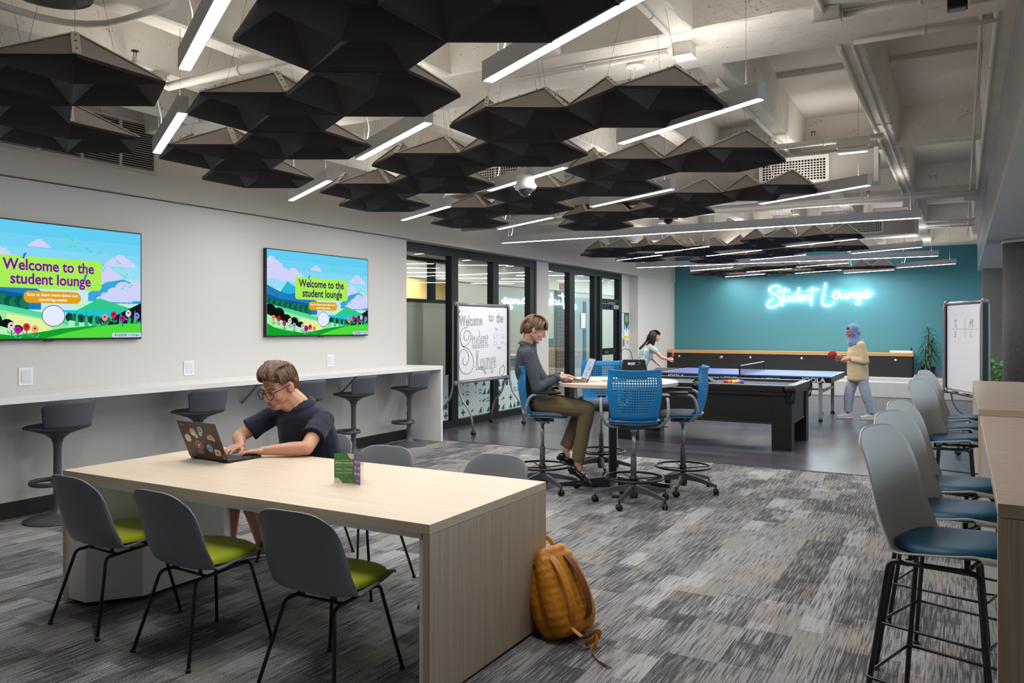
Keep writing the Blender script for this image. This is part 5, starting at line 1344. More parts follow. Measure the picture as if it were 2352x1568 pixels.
for s in (-1, 1):
    tube(bm, spline([G(s * .010, .112, .012), G(s * .030, .114, .017), G(s * .054, .104, .014), G(s * .055, .102, -.008), G(s * .040, .110, -.024), G(s * .018, .114, -.020), G(s * .010, .112, .012)], 4), .0022 * hs, 6)
    tube(bm, [G(s * .055, .103, .010), G(s * .074, .06, .012), G(s * .082, .0, .012), G(s * .082, -.02, .0)], .0026 * hs, 6)
tube(bm, [G(-.010, .112, .008), G(0, .118, .010), G(.010, .112, .008)], .0022 * hs, 6); gl = mk('glasses', bm, M['black_plastic'], t)
for s in (-1, 1):
    bm = bmesh.new(); f = bm.faces.new([bm.verts.new(G(s * x, y, z)) for x, y, z in ((.012, .1125, .012), (.030, .114, .015), (.053, .104, .012), (.053, .103, -.008), (.040, .109, -.022), (.019, .113, -.018))]); mk('lens', bm, M['glass'], gl)

# ---- person 2: dark grey shirt, khaki trousers, on the stool at the round table
o0 = Vector((-3.50, 6.90, 0)); q = lambda p: W_(o0, p)
t = thing('person', 'seated person in a dark grey shirt and khaki trousers typing at the round table', 'person', o0)
R_ = Vector((.87, .49, 0)); A2 = Vector((-.49, .87, 0))      # across the view, away from the viewer
hc = V(-3.60, 6.80, 1.555); fd = (R_ * .93 + A2 * .05 + Vector((0, 0, -.34))).normalized(); HB = basis(fd); hs = 1.08
nk, ch, pv = V(-3.68, 6.79, 1.395), V(-3.67, 6.81, 1.17), V(-3.55, 6.875, .86)
bx = R_; shN, shF = V(-3.66, 6.78, 1.315) - A2 * .175 + R_ * .0, V(-3.66, 6.78, 1.315) + A2 * .185
elN, elF = V(-3.60, 6.80, 1.0) - A2 * .24 + R_ * .02, V(-3.56, 6.84, 1.02) + A2 * .22; wrN, wrF = V(-3.40, 6.92, 1.10) - A2 * .10, V(-3.36, 6.94, 1.105) + A2 * .13
bm = bmesh.new(); head(bm, q(hc), HB, hs)
cap(bm, q(hc) + HB @ Vector((0, -.03, -.06)), .056, q(nk), .058); torso(bm, q(pv), q(ch), q(nk), A2, w=(.14, .12, .15, .14), dpt=(.11, .10, .10, .07))
for a, b, c in ((shN, elN, wrN), (shF, elF, wrF)):
    cap(bm, q(a), .045, q(b), .038); cap(bm, q(b), .038, q(c), .026)
hand(bm, q(wrN), R_ * .95 + A2 * .25 + Vector((0, 0, -.10)), (0, 0, 1), -1, .42, 1.05); hand(bm, q(wrF), R_ * .97 - A2 * .2 + Vector((0, 0, -.10)), (0, 0, 1), 1, .42, 1.05)
knN, knF = V(-3.155, 7.03, .80) - A2 * .10, V(-3.19, 7.05, .79) + A2 * .12; anN, anF = V(-3.235, 7.0, .27) - A2 * .06, V(-3.335, 6.97, .37) + A2 * .10
for a, b in ((knN, anN), (knF, anF)): cap(bm, q(a), .05, q(b), .036); cap(bm, q(b), .031, q(b) + Vector((.015, .008, -.055)), .026)
blob('body', bm, skin('light skin', '#cf9c86'), t, .0046, 5)
face_parts(t, hc, HB, hs, mat('lips pale', '#b5776c', .4), hairmat('dark blond brow', '#5a4028', '#6f5233'), down=.003, o0=o0)
shirt = mat('dark grey dotted shirt', '#3b3f49', .85, noise=.22, nscale=420, bump=.05, bscale=300)
bm = bmesh.new(); torso(bm, q(pv) + Vector((0, 0, .03)), q(ch), q(nk) - Vector((0, 0, .005)), A2, w=(.155, .15, .175, .15), dpt=(.135, .135, .13, .075), grow=.008)
for a, b, c in ((shN, elN, wrN), (shF, elF, wrF)):
    cap(bm, q(nk).lerp(q(a), .4) - Vector((0, 0, .02)), .05, q(a), .062); cap(bm, q(a), .064, q(b), .052); cap(bm, q(b), .052, q(b).lerp(q(c), .5), .046); cone(bm, q(b).lerp(q(c), .3), .048, q(b).lerp(q(c), .93), .037)
blob('shirt', bm, shirt, t, .0085, 3, noise=(.009, .09))
bm = bmesh.new(); c_ = q(nk) + Vector((0, 0, .012)); Bc = basis(R_)
tube(bm, [c_ + Bc @ (RX(-.45) @ Vector((.066 * math.cos(a), .066 * math.sin(a), 0))) for a in [PI / 2 + .3 + (2 * PI - .6) * k / 26 for k in range(27)]], .019, 8, sx=.45, sy=1.4)
for s in (-1, 1): obox(bm, c_ + Bc @ Vector((s * .035, .075, -.035)), (.04, .012, .055), Bc @ RY(s * .35) @ RX(.5), .004)
mk('collar', bm, shirt, t)
bm = bmesh.new()
for b, c in ((elN, wrN), (elF, wrF)): cone(bm, q(b).lerp(q(c), .80), .041, q(b).lerp(q(c), .98), .038, 24)
mk('cuffs', bm, shirt, t)
kh = mat('khaki twill', '#6b5d43', .85, noise=.10, nscale=200, bump=.08, bscale=400)
bm = bmesh.new(); torso(bm, q(pv) - Vector((0, 0, .03)), q(pv) + Vector((0, 0, .02)), q(pv) + Vector((0, 0, .07)), A2, w=(.165, .165, .16, .15), dpt=(.14, .135, .13, .12))
for h_, a, b in ((pv - A2 * .095, knN, anN), (pv + A2 * .095, knF, anF)):
    cap(bm, q(h_) - Vector((0, 0, .02)), .105, q(a), .078); cap(bm, q(a), .078, q(a).lerp(q(b), .3), .074); cone(bm, q(a).lerp(q(b), .05), .074, q(b) + Vector((0, 0, .03)), .062)
blob('trousers', bm, kh, t, .009, 3, noise=(.009, .10))
bm = bmesh.new(); Bp = basis(R_); tube(bm, [q(pv) + Vector((0, 0, .085)) + Bp @ Vector((.158 * math.cos(a), .135 * math.sin(a), 0)) for a in [2 * PI * k / 36 for k in range(36)]], .014, 6, closed=True, sx=.35, sy=1.2); mk('belt', bm, M['black_plastic'], t)
shm = mat('black loafer', '#0c0c0d', .25, coat=.4)
for a, d in ((anN, R_ * .75 - A2 * .2 + Vector((0, 0, -.62))), (anF, R_ * .85 + Vector((0, 0, -.48)))):
    bm = bmesh.new(); f = Vector(d).normalized(); up = (Vector((0, 0, 1)) - f * f.z).normalized(); B = basis(f, up); c_ = q(a) - Vector((0, 0, .058)) + f * .02
    P = lambda x, y, z: c_ + B @ Vector((x, y, z))
    ell(bm, P(0, -.05, -.018), (.034, .045, .036), B); ell(bm, P(0, .03, -.022), (.042, .09, .026), B); ell(bm, P(0, .11, -.026), (.045, .07, .024), B); ell(bm, P(0, .07, -.012), (.038, .07, .024), B)
    sh = blob('loafer', bm, shm, t, .006, 2)
    bm = bmesh.new(); tube(bm, [P(-.042, .055, -.004), P(-.022, .058, .020), P(0, .06, .024), P(.022, .058, .020), P(.042, .055, -.004)], .007, 6); mk('penny_strap', bm, shm, sh)
    bm = bmesh.new(); obox(bm, P(0, .03, -.048), (.075, .26, .010), B, .004); obox(bm, P(0, -.06, -.056), (.062, .06, .02), B, .004); mk('sole', bm, M['black_plastic'], sh)
hm = hairmat('light brown hair', '#54381f', '#7b5a38', (60, 60, 60)); bm = bmesh.new(); H0 = q(hc)
E = lambda x, y, z, a, b, d: ell(bm, H0 + HB @ Vector((x, y, z)) * hs, (a * hs, b * hs, d * hs), HB)
E(0, -.020, .055, .086, .099, .079); E(0, -.05, .005, .082, .073, .072)
strands(bm, H0, HB, hs, [
    (lambda u: [(-.065 + .13 * u, -.05, .122), (-.062 + .124 * u, .02, .130), (-.062 + .124 * u, .072, .100), (-.060 + .12 * u, .094, .062), (-.058 + .116 * u, .094, .040)], 44, .0058),
    (lambda u: [(.055, -.07 + .13 * u, .112), (.082, -.065 + .12 * u, .07), (.086, -.06 + .11 * u, .03), (.082, -.05 + .095 * u, .012)], 28, .0056),
    (lambda u: [(-.055, -.07 + .13 * u, .112), (-.082, -.065 + .12 * u, .07), (-.086, -.06 + .11 * u, .03), (-.082, -.05 + .095 * u, .012)], 28, .0056),
    (lambda u: [(-.06 + .12 * u, -.09, .08), (-.06 + .12 * u, -.116, .03), (-.055 + .11 * u, -.108, -.03), (-.05 + .10 * u, -.096, -.065)], 32, .0056)], seed=9, jit=.004)
blob('hair', bm, hm, t, .0036, 3)
bm = bmesh.new(); d = (wrF - elF).normalized(); c_ = q(wrF) + d * .005; Bw = basis(d); tube(bm, [c_ + Bw @ Vector((.032 * math.cos(a), 0, .028 * math.sin(a))) for a in [2 * PI * k / 20 for k in range(20)]], .009, 6, closed=True, sx=.6); mk('wrist_watch', bm, M['white_lam'], t)

# ---- person 3: dark-haired player in a pale blouse, leaning in
o0 = Vector((-5.45, 14.80, 0)); q = lambda p: W_(o0, p); R_ = Vector((.87, .49, 0)); A2 = Vector((-.49, .87, 0))
t = thing('person', 'dark haired player in a tie-dye blouse and black trousers leaning over the ping-pong end', 'person', o0)
sk3 = skin('peach skin', '#cf9a84')
hc = V(-5.235, 14.93, 1.40); fd = (R_ * .95 - A2 * .2 + Vector((0, 0, -.08))).normalized(); HB = basis(fd)
nk, ch, pv = V(-5.31, 14.89, 1.23), V(-5.37, 14.86, 1.07), V(-5.48, 14.80, .78)
shN, shF = V(-5.30, 14.89, 1.17) - A2 * .15, V(-5.30, 14.89, 1.17) + A2 * .15; elN, wrN = V(-5.14, 14.98, .99) - A2 * .20, V(-5.02, 15.02, .955) - A2 * .14; elF, wrF = V(-5.26, 14.95, .95) + A2 * .16, V(-5.15, 15.0, .83) + A2 * .06
bm = bmesh.new(); head(bm, q(hc), HB, .98); cap(bm, q(hc) + HB @ Vector((0, -.03, -.06)), .045, q(nk), .048)
torso(bm, q(pv), q(ch), q(nk), A2, w=(.13, .11, .13, .12), dpt=(.10, .09, .10, .06))
for a, b, c in ((shN, elN, wrN), (shF, elF, wrF)): cap(bm, q(a), .042, q(b), .034); cap(bm, q(b), .034, q(c), .022)
hand(bm, q(wrN), R_ * .8 - A2 * .1 + Vector((0, 0, .15)), A2 * -1 + Vector((0, 0, .4)), 1, 1.3, .95); hand(bm, q(wrF), R_ * .7 + Vector((0, 0, -.6)), Vector((0, 0, 1)) + R_, 1, .5, .95)
hipN, hipF = pv - A2 * .08, pv + A2 * .08; legs3 = ((hipN, V(-5.36, 14.84, .43) - A2 * .10, V(-5.47, 14.80, .09) - A2 * .12), (hipF, V(-5.52, 14.80, .42) + A2 * .12, V(-5.68, 14.70, .09) + A2 * .14))
for h_, a, b in legs3: cap(bm, q(h_), .075, q(a), .048); cap(bm, q(a), .048, q(b), .032)
blob('body', bm, sk3, t, .0055, 4)
face_parts(t, hc, HB, .98, mat('rose lips', '#b4605c', .4), mat('dark brow', '#1c1413', .6), o0=o0)
m, nt_m, p = newmat('tie dye blouse'); tc = N(nt_m, 'ShaderNodeTexCoord'); nz = N(nt_m, 'ShaderNodeTexNoise'); nz.inputs['Scale'].default_value = 16; nz.inputs['Distortion'].default_value = 1.5; cr = N(nt_m, 'ShaderNodeValToRGB')
cr.color_ramp.elements[0].position = .38; cr.color_ramp.elements[0].color = srgb('#7d9fb2'); cr.color_ramp.elements[1].position = .62; cr.color_ramp.elements[1].color = srgb('#cfd6d0')
nt_m.links.new(tc.outputs['Object'], nz.inputs['Vector']); nt_m.links.new(nz.outputs[0], cr.inputs[0]); nt_m.links.new(cr.outputs[0], p.inputs['Base Color']); p.inputs['Roughness'].default_value = .9
bm = bmesh.new(); torso(bm, q(pv) + Vector((.02, .01, .10)), q(ch), q(nk) - Vector((0, 0, .04)), A2, w=(.14, .135, .145, .12), dpt=(.12, .12, .125, .07), grow=.006)
for a, b in ((shN, elN), (shF, elF)): cap(bm, q(a), .058, q(a).lerp(q(b), .2), .056); cone(bm, q(a), .054, q(a).lerp(q(b), .42), .058)
blob('blouse', bm, m, t, .009, 3, noise=(.009, .07))
bm = bmesh.new(); torso(bm, q(pv) - Vector((0, 0, .04)), q(pv) + Vector((0, 0, .04)), q(pv) + Vector((.03, .01, .13)), A2, w=(.16, .155, .14, .13), dpt=(.13, .125, .115, .11))
for h_, a, b in legs3: cap(bm, q(h_), .095, q(a), .068); cone(bm, q(h_).lerp(q(a), .5), .075, q(a), .068); cap(bm, q(a), .066, q(a).lerp(q(b), .3), .06); cone(bm, q(a), .064, q(b), .052)
blob('trousers', bm, mat('black trousers', '#101014', .8), t, .010, 3, noise=(.01, .06))
for h_, a, b in legs3:
    bm = bmesh.new(); shoe(bm, q(b), R_, w=.040); blob('shoe', bm, mat('dark canvas shoe', '#22252b', .8) if 'dark canvas shoe' not in bpy.data.materials else bpy.data.materials['dark canvas shoe'], t, .008, 2)
bm = bmesh.new(); H0 = q(hc); E = lambda x, y, z, a, b, d: ell(bm, H0 + HB @ Vector((x, y, z)), (a, b, d), HB)
E(0, -.022, .045, .084, .096, .082); E(0, -.06, -.02, .075, .062, .09)
strands(bm, H0, HB, 1, [
    (lambda u: [(-.06 + .12 * u, -.02, .120), (-.06 + .12 * u, .05, .105), (-.058 + .116 * u, .088, .066), (-.056 + .112 * u, .096, .040)], 14, .010),
    (lambda u: [(.055, -.08 + .10 * u, .09), (.088, -.08 + .11 * u, .03), (.090, -.09 + .12 * u, -.05), (.082, -.11 + .13 * u, -.13), (.07, -.15 + .15 * u, -.20)], 14, .012),
    (lambda u: [(-.055, -.08 + .10 * u, .09), (-.088, -.08 + .11 * u, .03), (-.090, -.09 + .12 * u, -.05), (-.082, -.12 + .12 * u, -.12)], 12, .012),
    (lambda u: [(-.05 + .10 * u, -.10, .06), (-.05 + .10 * u, -.13, -.02), (-.045 + .09 * u, -.15, -.11), (-.03 + .06 * u, -.20, -.19), (-.01 + .02 * u, -.27, -.27)], 16, .012)], seed=3)
blob('hair', bm, hairmat('near black hair', '#120c0b', '#2c1c18'), t, .0055, 1)
def paddle(label, c, fwd, up):
    tt = thing('paddle', label, 'ping-pong paddle', c); B = basis(fwd, up)
    bm = bmesh.new(); lathe(bm, [(0, -.004), (.076, -.004), (.076, .004), (0, .004)], 28, B @ Vector((0, .10, 0)), M=B); o = mk('blade', bm, mat('plywood', '#b98f5c', .5) if 'plywood' not in bpy.data.materials else bpy.data.materials['plywood'], tt)
    for z0, z1 in ((.004, .007), (-.007, -.004)):
        bm = bmesh.new(); lathe(bm, [(0, z0), (.074, z0), (.074, z1), (0, z1)], 28, B @ Vector((0, .10, 0)), M=B); mk('rubber', bm, mat('red rubber', '#b8342a', .6) if 'red rubber' not in bpy.data.materials else bpy.data.materials['red rubber'], tt)
    bm = bmesh.new(); tube(bm, [B @ Vector((0, -.06, 0)), B @ Vector((0, .045, 0))], .013, 8, sx=1, sy=.7); mk('handle', bm, bpy.data.materials['plywood'], tt)
paddle('red ping-pong paddle swung by the dark haired player', wrN + R_ * .07 + Vector((0, 0, .01)), R_ * .25 + Vector((0, 0, .9)), A2 * -.35 + R_ * .9)

# ---- person 4: headscarf, cream blouse, pale jeans
o0 = Vector((-1.53, 14.83, 0)); q = lambda p: W_(o0, p)
t = thing('person', 'standing player in a blue grey headscarf, cream blouse and pale jeans', 'person', o0)
sk4 = skin('tan skin', '#a8755c'); hc = V(-1.635, 14.77, 1.50); fd = (R_ * -.97 + A2 * .05 + Vector((0, 0, -.22))).normalized(); HB = basis(fd)
nk, ch, pv = V(-1.59, 14.79, 1.35), V(-1.56, 14.81, 1.15), V(-1.55, 14.82, .82)
shN, shF = V(-1.565, 14.81, 1.275) - A2 * .17, V(-1.565, 14.81, 1.275) + A2 * .17; elN, elF = V(-1.52, 14.83, 1.0) - A2 * .22, V(-1.54, 14.82, 1.0) + A2 * .2; wrN, wrF = V(-1.735, 14.72, 1.03) - A2 * .10, V(-1.78, 14.70, 1.05) + A2 * .06
bm = bmesh.new(); head(bm, q(hc), HB, .98); cap(bm, q(hc) + HB @ Vector((0, -.03, -.06)), .046, q(nk), .05); torso(bm, q(pv), q(ch), q(nk), A2, w=(.15, .13, .15, .13), dpt=(.12, .11, .11, .06))
for a, b, c in ((shN, elN, wrN), (shF, elF, wrF)): cap(bm, q(a), .045, q(b), .038); cap(bm, q(b), .038, q(c), .024)
hand(bm, q(wrN), R_ * -.95 + Vector((0, 0, .05)), Vector((0, 0, 1)) - A2 * .5, -1, .9, .98); hand(bm, q(wrF), R_ * -.95 + Vector((0, 0, .05)), A2 + Vector((0, 0, .3)), 1, 1.2, .98)
legs4 = ((pv - A2 * .08, V(-1.47, 14.87, .45) - A2 * .10, V(-1.385, 14.93, .10) - A2 * .10, R_ * -1), (pv + A2 * .08, V(-1.65, 14.77, .44) + A2 * .08, V(-1.665, 14.76, .10) + A2 * .10, R_ * -1))
for h_, a, b, d in legs4: cap(bm, q(h_), .08, q(a), .05); cap(bm, q(a), .05, q(b), .034)
blob('body', bm, sk4, t, .0055, 4)
face_parts(t, hc, HB, .98, mat('brown lips', '#8f5347', .4), mat('dark brow 2', '#1c1413', .6), down=.003, o0=o0)
scarf = mat('blue grey scarf', '#6c80a6', .9, noise=.08, nscale=150, sheen=.3)
bm = bmesh.new(); H0 = q(hc); E = lambda x, y, z, a, b, d: ell(bm, H0 + HB @ Vector((x, y, z)), (a, b, d), HB)
E(0, -.028, .042, .100, .102, .096); E(0, -.045, -.02, .096, .092, .10); cap(bm, H0 + HB @ Vector((0, -.02, -.09)), .092, q(nk) + Vector((0, 0, -.03)), .135); ell(bm, q(nk) + Vector((.02, 0, -.06)), (.13, .14, .07))
for k in range(9):
    u = k / 8; tube(bm, spline([H0 + HB @ Vector(p) for p in ((.088, .035 - .02 * u, .03 - .05 * u), (.096, -.01 - .05 * u, -.05 - .04 * u), (.075, .01 - .07 * u, -.12 - .03 * u), (0, .055 - .05 * u, -.155 - .03 * u), (-.08, -.0 - .04 * u, -.12 - .02 * u), (-.094, .02, .02))], 4), .014, 6)
tube(bm, spline([H0 + HB @ Vector(p) for p in ((-.082, .040, -.03), (-.078, .046, .05), (-.045, .042, .100), (0, .040, .118), (.045, .042, .100), (.078, .046, .05), (.082, .040, -.03), (.05, .055, -.095), (0, .066, -.118), (-.05, .055, -.095), (-.082, .040, -.03))], 4), .015, 8)
for k in range(5): tube(bm, spline([H0 + Vector(p) - A2 * .10 + R_ * .02 * k for p in ((0, 0, -.15), (.06, .03, -.24), (.10, .05, -.36), (.12, .06, -.46 - .015 * k))], 4), .020, 6)
blob('headscarf', bm, scarf, t, .0075, 3)
bm = bmesh.new(); E(0, .006, .070, .076, .075, .044); blob('hair', bm, mat('dark hair under scarf', '#1d1413', .6), t, .006, 2)
cr_m = mat('cream striped blouse', '#cdbb93', .9, noise=.08, nscale=60, stretch=(1, 1, 6), bump=.05, bscale=300)
bm = bmesh.new(); torso(bm, q(pv) - Vector((0, 0, .12)), q(ch), q(nk) - Vector((0, 0, .05)), A2, w=(.18, .17, .17, .13), dpt=(.165, .16, .15, .08), grow=.01)
for a, b, c in ((shN, elN, wrN), (shF, elF, wrF)): cap(bm, q(a), .072, q(b), .062); cap(bm, q(b), .060, q(b).lerp(q(c), .5), .052); cone(bm, q(b).lerp(q(c), .3), .055, q(b).lerp(q(c), .8), .040)
blob('blouse', bm, cr_m, t, .010, 3, noise=(.012, .08))
jm = mat('pale denim', '#a9b6c8', .85, noise=.08, nscale=30)
bm = bmesh.new(); ell(bm, q(pv) - Vector((0, 0, .05)), (.15, .15, .12))
for h_, a, b, d in legs4: cap(bm, q(h_), .100, q(a), .086); cap(bm, q(a), .086, q(a).lerp(q(b), .3), .084); cone(bm, q(a), .084, q(b) + Vector((0, 0, .02)), .066)
blob('jeans', bm, jm, t, .010, 3, noise=(.014, .07))
for h_, a, b, d in legs4:
    bm = bmesh.new(); shoe(bm, q(b), d, w=.043); sh = blob('sneaker', bm, mat('white sneaker', '#d9d4d0', .6) if 'white sneaker' not in bpy.data.materials else bpy.data.materials['white sneaker'], t, .008, 2)
    bm = bmesh.new(); f = Vector(d).normalized(); obox(bm, q(b) + f * .055 + Vector((0, 0, -.088)), (.085, .27, .022), basis(f), .009); mk('sole', bm, M['white_lam'], sh)
paddle('red ping-pong paddle held by the player in the headscarf', wrF + R_ * -.07 + Vector((0, 0, .0)), R_ * -.6 + Vector((0, 0, .35)), A2 * -.8 + R_ * -.6)
# ================================================================ wall screens
SW, SH = 1.74, .975
def em(c, k=1.0): 
    n = 'screen ' + c
    return bpy.data.materials[n] if n in bpy.data.materials else emis(n, c, k)
def screen(label, y0, z0, title_c):
    t = thing('wall_screen', label, 'television', (-6.80, y0 + SW / 2, z0 + SH / 2), 0, 'wall mounted screens with the welcome slide')
    bm = bmesh.new(); box(bm, -.045, .0, -SW / 2 - .012, SW / 2 + .012, -SH / 2 - .018, SH / 2 + .012, .004); mk('bezel', bm, M['black_plastic'], t)
    bm = bmesh.new(); box(bm, -.02, .004, -.04, .04, -SH / 2 - .028, -SH / 2 - .016, .003); mk('sensor_bar', bm, M['black_plastic'], t)
    mats = []; bm = bmesh.new(); lay = [0]
    def mi(c):
        m = em(c)
        if m not in mats: mats.append(m)
        return mats.index(m)
    def P(pts, c, clip=True):
        """pts in slide units: x 0..1000, y 0..560 downward"""
        lay[0] += 1; h = .0012 + lay[0] * .000018; q = [(min(1000, max(0, x)), min(560, max(0, y))) for x, y in pts]
        vs = [bm.verts.new((h, (x / 1000 - .5) * SW, (.5 - y / 560) * SH)) for x, y in q]
        f = bm.faces.new(vs); f.material_index = mi(c)
    def ellp(cx, cy, rx, ry, c, n=18): P([(cx + rx * math.cos(2 * PI * k / n), cy + ry * math.sin(2 * PI * k / n)) for k in range(n)], c)
    def cloud(cx, cy, s, c):
        for dx, dy, r in ((0, 0, 34), (-42, 14, 24), (40, 14, 26), (-78, 24, 14), (78, 24, 16)): ellp(cx + dx * s, cy + dy * s, r * s * 1.15, r * s, c, 14)
        P([(cx - 105 * s, cy + 38 * s), (cx + 115 * s, cy + 38 * s), (cx + 80 * s, cy + 15 * s), (cx - 80 * s, cy + 15 * s)], c)
    sky = ['#62cdf2', '#72d2f4', '#84d7f5', '#98ddf6', '#aee3f6', '#c2e9f4']
    for i, c in enumerate(sky): P([(0, i * 62), (1000, i * 62), (1000, 560), (0, 560)], c)
    for a in ((90, 130, 1.5), (40, 75, 1.0), (230, 150, 1.3), (330, 205, 1.0), (450, 95, .55), (560, 195, .8), (880, 150, .9), (800, 230, 1.2)): cloud(*a, '#cfd3f8')
    P([(90, 300), (180, 200), (240, 230), (310, 190), (420, 300)], '#2cb4da'); P([(0, 230), (110, 270), (200, 285), (330, 250), (460, 330), (460, 420), (0, 420)], '#1f7fbe')
    P([(700, 330), (800, 270), (900, 250), (1000, 290), (1000, 380), (700, 380)], '#3aa7dd'); P([(0, 290), (120, 320), (260, 330), (400, 350), (400, 440), (0, 440)], '#125f93')
    for a in ((900, 310, 1.4), (970, 290, 1.0), (840, 335, 1.0)): cloud(*a, '#cfd3f8')
    P([(620, 380), (720, 370), (850, 380), (1000, 400), (1000, 470), (600, 470)], '#bdf5c8'); P([(640, 420), (760, 355), (900, 395), (1000, 420), (1000, 460), (640, 450)], '#2fc98e')
    P([(560, 420), (1000, 420), (1000, 520), (700, 500)], '#1ec3dd')
    for k in range(16): ellp(20 + 24 * k, 345 + 7 * math.sin(k * 2.1) + k * 3, 22, 26, '#1b7a50' if k % 2 else '#0f5a44', 10)
    P([(0, 350), (200, 385), (420, 425), (640, 470), (800, 500), (800, 560), (0, 560)], '#55d89a'); P([(0, 372), (300, 430), (520, 470), (640, 520), (640, 560), (0, 560)], '#9ae8a0'); P([(300, 440), (470, 470), (560, 560), (300, 560)], '#e6f2a0')
    for k, (x, y, r) in enumerate([(20, 400, 48), (100, 420, 44), (170, 455, 36), (240, 470, 32), (300, 495, 28), (350, 515, 20)]): ellp(x, y, r * 1.2, r, '#0b1512', 16)
    P([(0, 420), (120, 460), (380, 530), (380, 560), (0, 560)], '#b4f0b4')
    for k in range(12): ellp(600 + 30 * k, 455 + 3 * k, 20, 22, '#1a6a4a' if k % 2 else '#0e3f33', 10)
    P([(600, 470), (760, 500), (1000, 490), (1000, 530), (580, 540)], '#a8ecc0')
    P([(860, 440), (1000, 375), (1000, 500), (800, 500)], '#0a1a22')
    for x in (880, 930, 965, 640, 690, 730): P([(x - 12, 500), (x, 410), (x + 12, 500)], '#2db77c')
    P([(0, 480), (60, 505), (160, 525), (330, 545), (450, 530), (560, 512), (700, 500), (860, 490), (1000, 480), (1000, 560), (0, 560)], '#10a32c'); P([(480, 560), (600, 530), (760, 500), (880, 488), (1000, 485), (1000, 560)], '#4fdc3c')
    for x, y, c in ((55, 445, '#f2a26a'), (100, 450, '#d81f2a'), (150, 480, '#c0209c'), (200, 465, '#ded2d2'), (240, 495, '#a9a6e8'), (320, 500, '#ded2d2'), (350, 520, '#c0209c'), (390, 505, '#e02630'), (430, 515, '#f2a26a'), (790, 455, '#f2936a'), (840, 440, '#d81f3a'), (890, 460, '#b01f90'), (925, 432, '#e3d3d3'), (975, 445, '#8f83e0')):
        P([(x - 3, y), (x + 3, y), (x + 4, y + 45), (x - 2, y + 45)], '#2a8c4a'); P([(x, y + 35), (x - 22, y + 20), (x - 14, y + 36)], '#39c08a'); P([(x, y + 40), (x + 22, y + 22), (x + 14, y + 40)], '#39c08a')
        ellp(x, y, 17, 19, c, 12); ellp(x, y - 3, 6, 4, '#201018', 8)
    rnd = random.Random(5)
    for k in range(34):
        u = k / 33; x = 560 + 400 * u + rnd.uniform(-50, 50); y = 60 + 230 * u ** 1.3 + rnd.uniform(-40, 40); s = rnd.uniform(7, 15); a = rnd.uniform(0, 6); c = rnd.choice(['#5fe0a8', '#3fd6c2', '#86e884'])
        for q in (-1, 1): P([(x, y), (x + s * math.cos(a + q * .9), y + s * math.sin(a + q * .9)), (x + s * 1.3 * math.cos(a + q * 1.6), y + s * 1.3 * math.sin(a + q * 1.6))], c)
    def rrect(x0, x1, y0, y1, r, c):
        pts = []
        for cx, cy, a0 in ((x1 - r, y0 + r, -90), (x1 - r, y1 - r, 0), (x0 + r, y1 - r, 90), (x0 + r, y0 + r, 180)):
            for k in range(6): a = math.radians(a0 + 18 * k); pts.append((cx + r * math.cos(a), cy + r * math.sin(a)))
        P(pts, c)
    rrect(248, 772, 165, 318, 22, '#a9ee57'); rrect(375, 660, 330, 388, 28, '#dea21c')
    ellp(520, 450, 58, 53, '#101c3c', 32); ellp(520, 450, 55, 50, '#e6ecff', 32)
    rrect(832, 1000, 536, 560, 1, '#c9d8f6')
    for x, y in ((375, 160), (680, 245)): P([(x - 8, y + 22), (x + 2, y - 8), (x + 16, y - 12), (x + 8, y + 4), (x + 2, y + 22)], '#2a6fd0'); P([(x - 14, y + 34), (x - 4, y + 16), (x + 2, y + 20)], '#e8f0ff')
    o = mk('display_image', bm, mats, t, recalc=False)
    def line(s, cx, cy, size, c, off=0, sx=1.0, align='CENTER', sp=1.0):
        b = text_mesh(s, size / 560 * SH, .0, align, off=off, sx=sx, spacing=sp)
        T = Matrix.Translation((.0095, (cx / 1000 - .5) * SW, (.5 - cy / 560) * SH)) @ Matrix(((0, 0, 1, 0), (1, 0, 0, 0), (0, 1, 0, 0), (0, 0, 0, 1)))
        bmesh.ops.transform(b, matrix=T, verts=b.verts); return mk('display_text', b, em(c), o, recalc=False)
    line('Welcome to the', 505, 209, 74, title_c, .003, .90); line('student lounge', 512, 275, 74, title_c, .003, .90)
    line('Scan to learn more about our', 517, 348, 21, '#ffffff', .0006); line('upcoming events', 517, 371, 21, '#ffffff', .0006)
    line('8/12/2024  11:12 am', 916, 548, 17, '#1c2c4c', .0006)
    return t
screen('large welcome screen cut off by the left edge, purple lettering', 3.10, 1.485, '#7a1896')
screen('smaller looking welcome screen farther along the wall, dark lettering', 6.42, 1.485, '#37263f')
for y, lb in ((3.80, 'white outlet plate under the left screen, above the counter'), (5.42, 'white outlet plate between the two screens, above the counter'), (7.50, 'white outlet plate under the farther screen, above the counter')):
    t = thing('outlet_plate', lb, 'outlet', (-6.85, y, 1.165))
    bm = bmesh.new(); box(bm, 0, .008, -.06, .06, -.075, .075, .003); mk('plate', bm, M['white_lam'], t)
    bm = bmesh.new(); box(bm, .008, .012, -.04, .04, -.052, .052, .003); mk('socket', bm, mat('outlet insert', '#d3d3d8', .4) if 'outlet insert' not in bpy.data.materials else bpy.data.materials['outlet insert'], t)

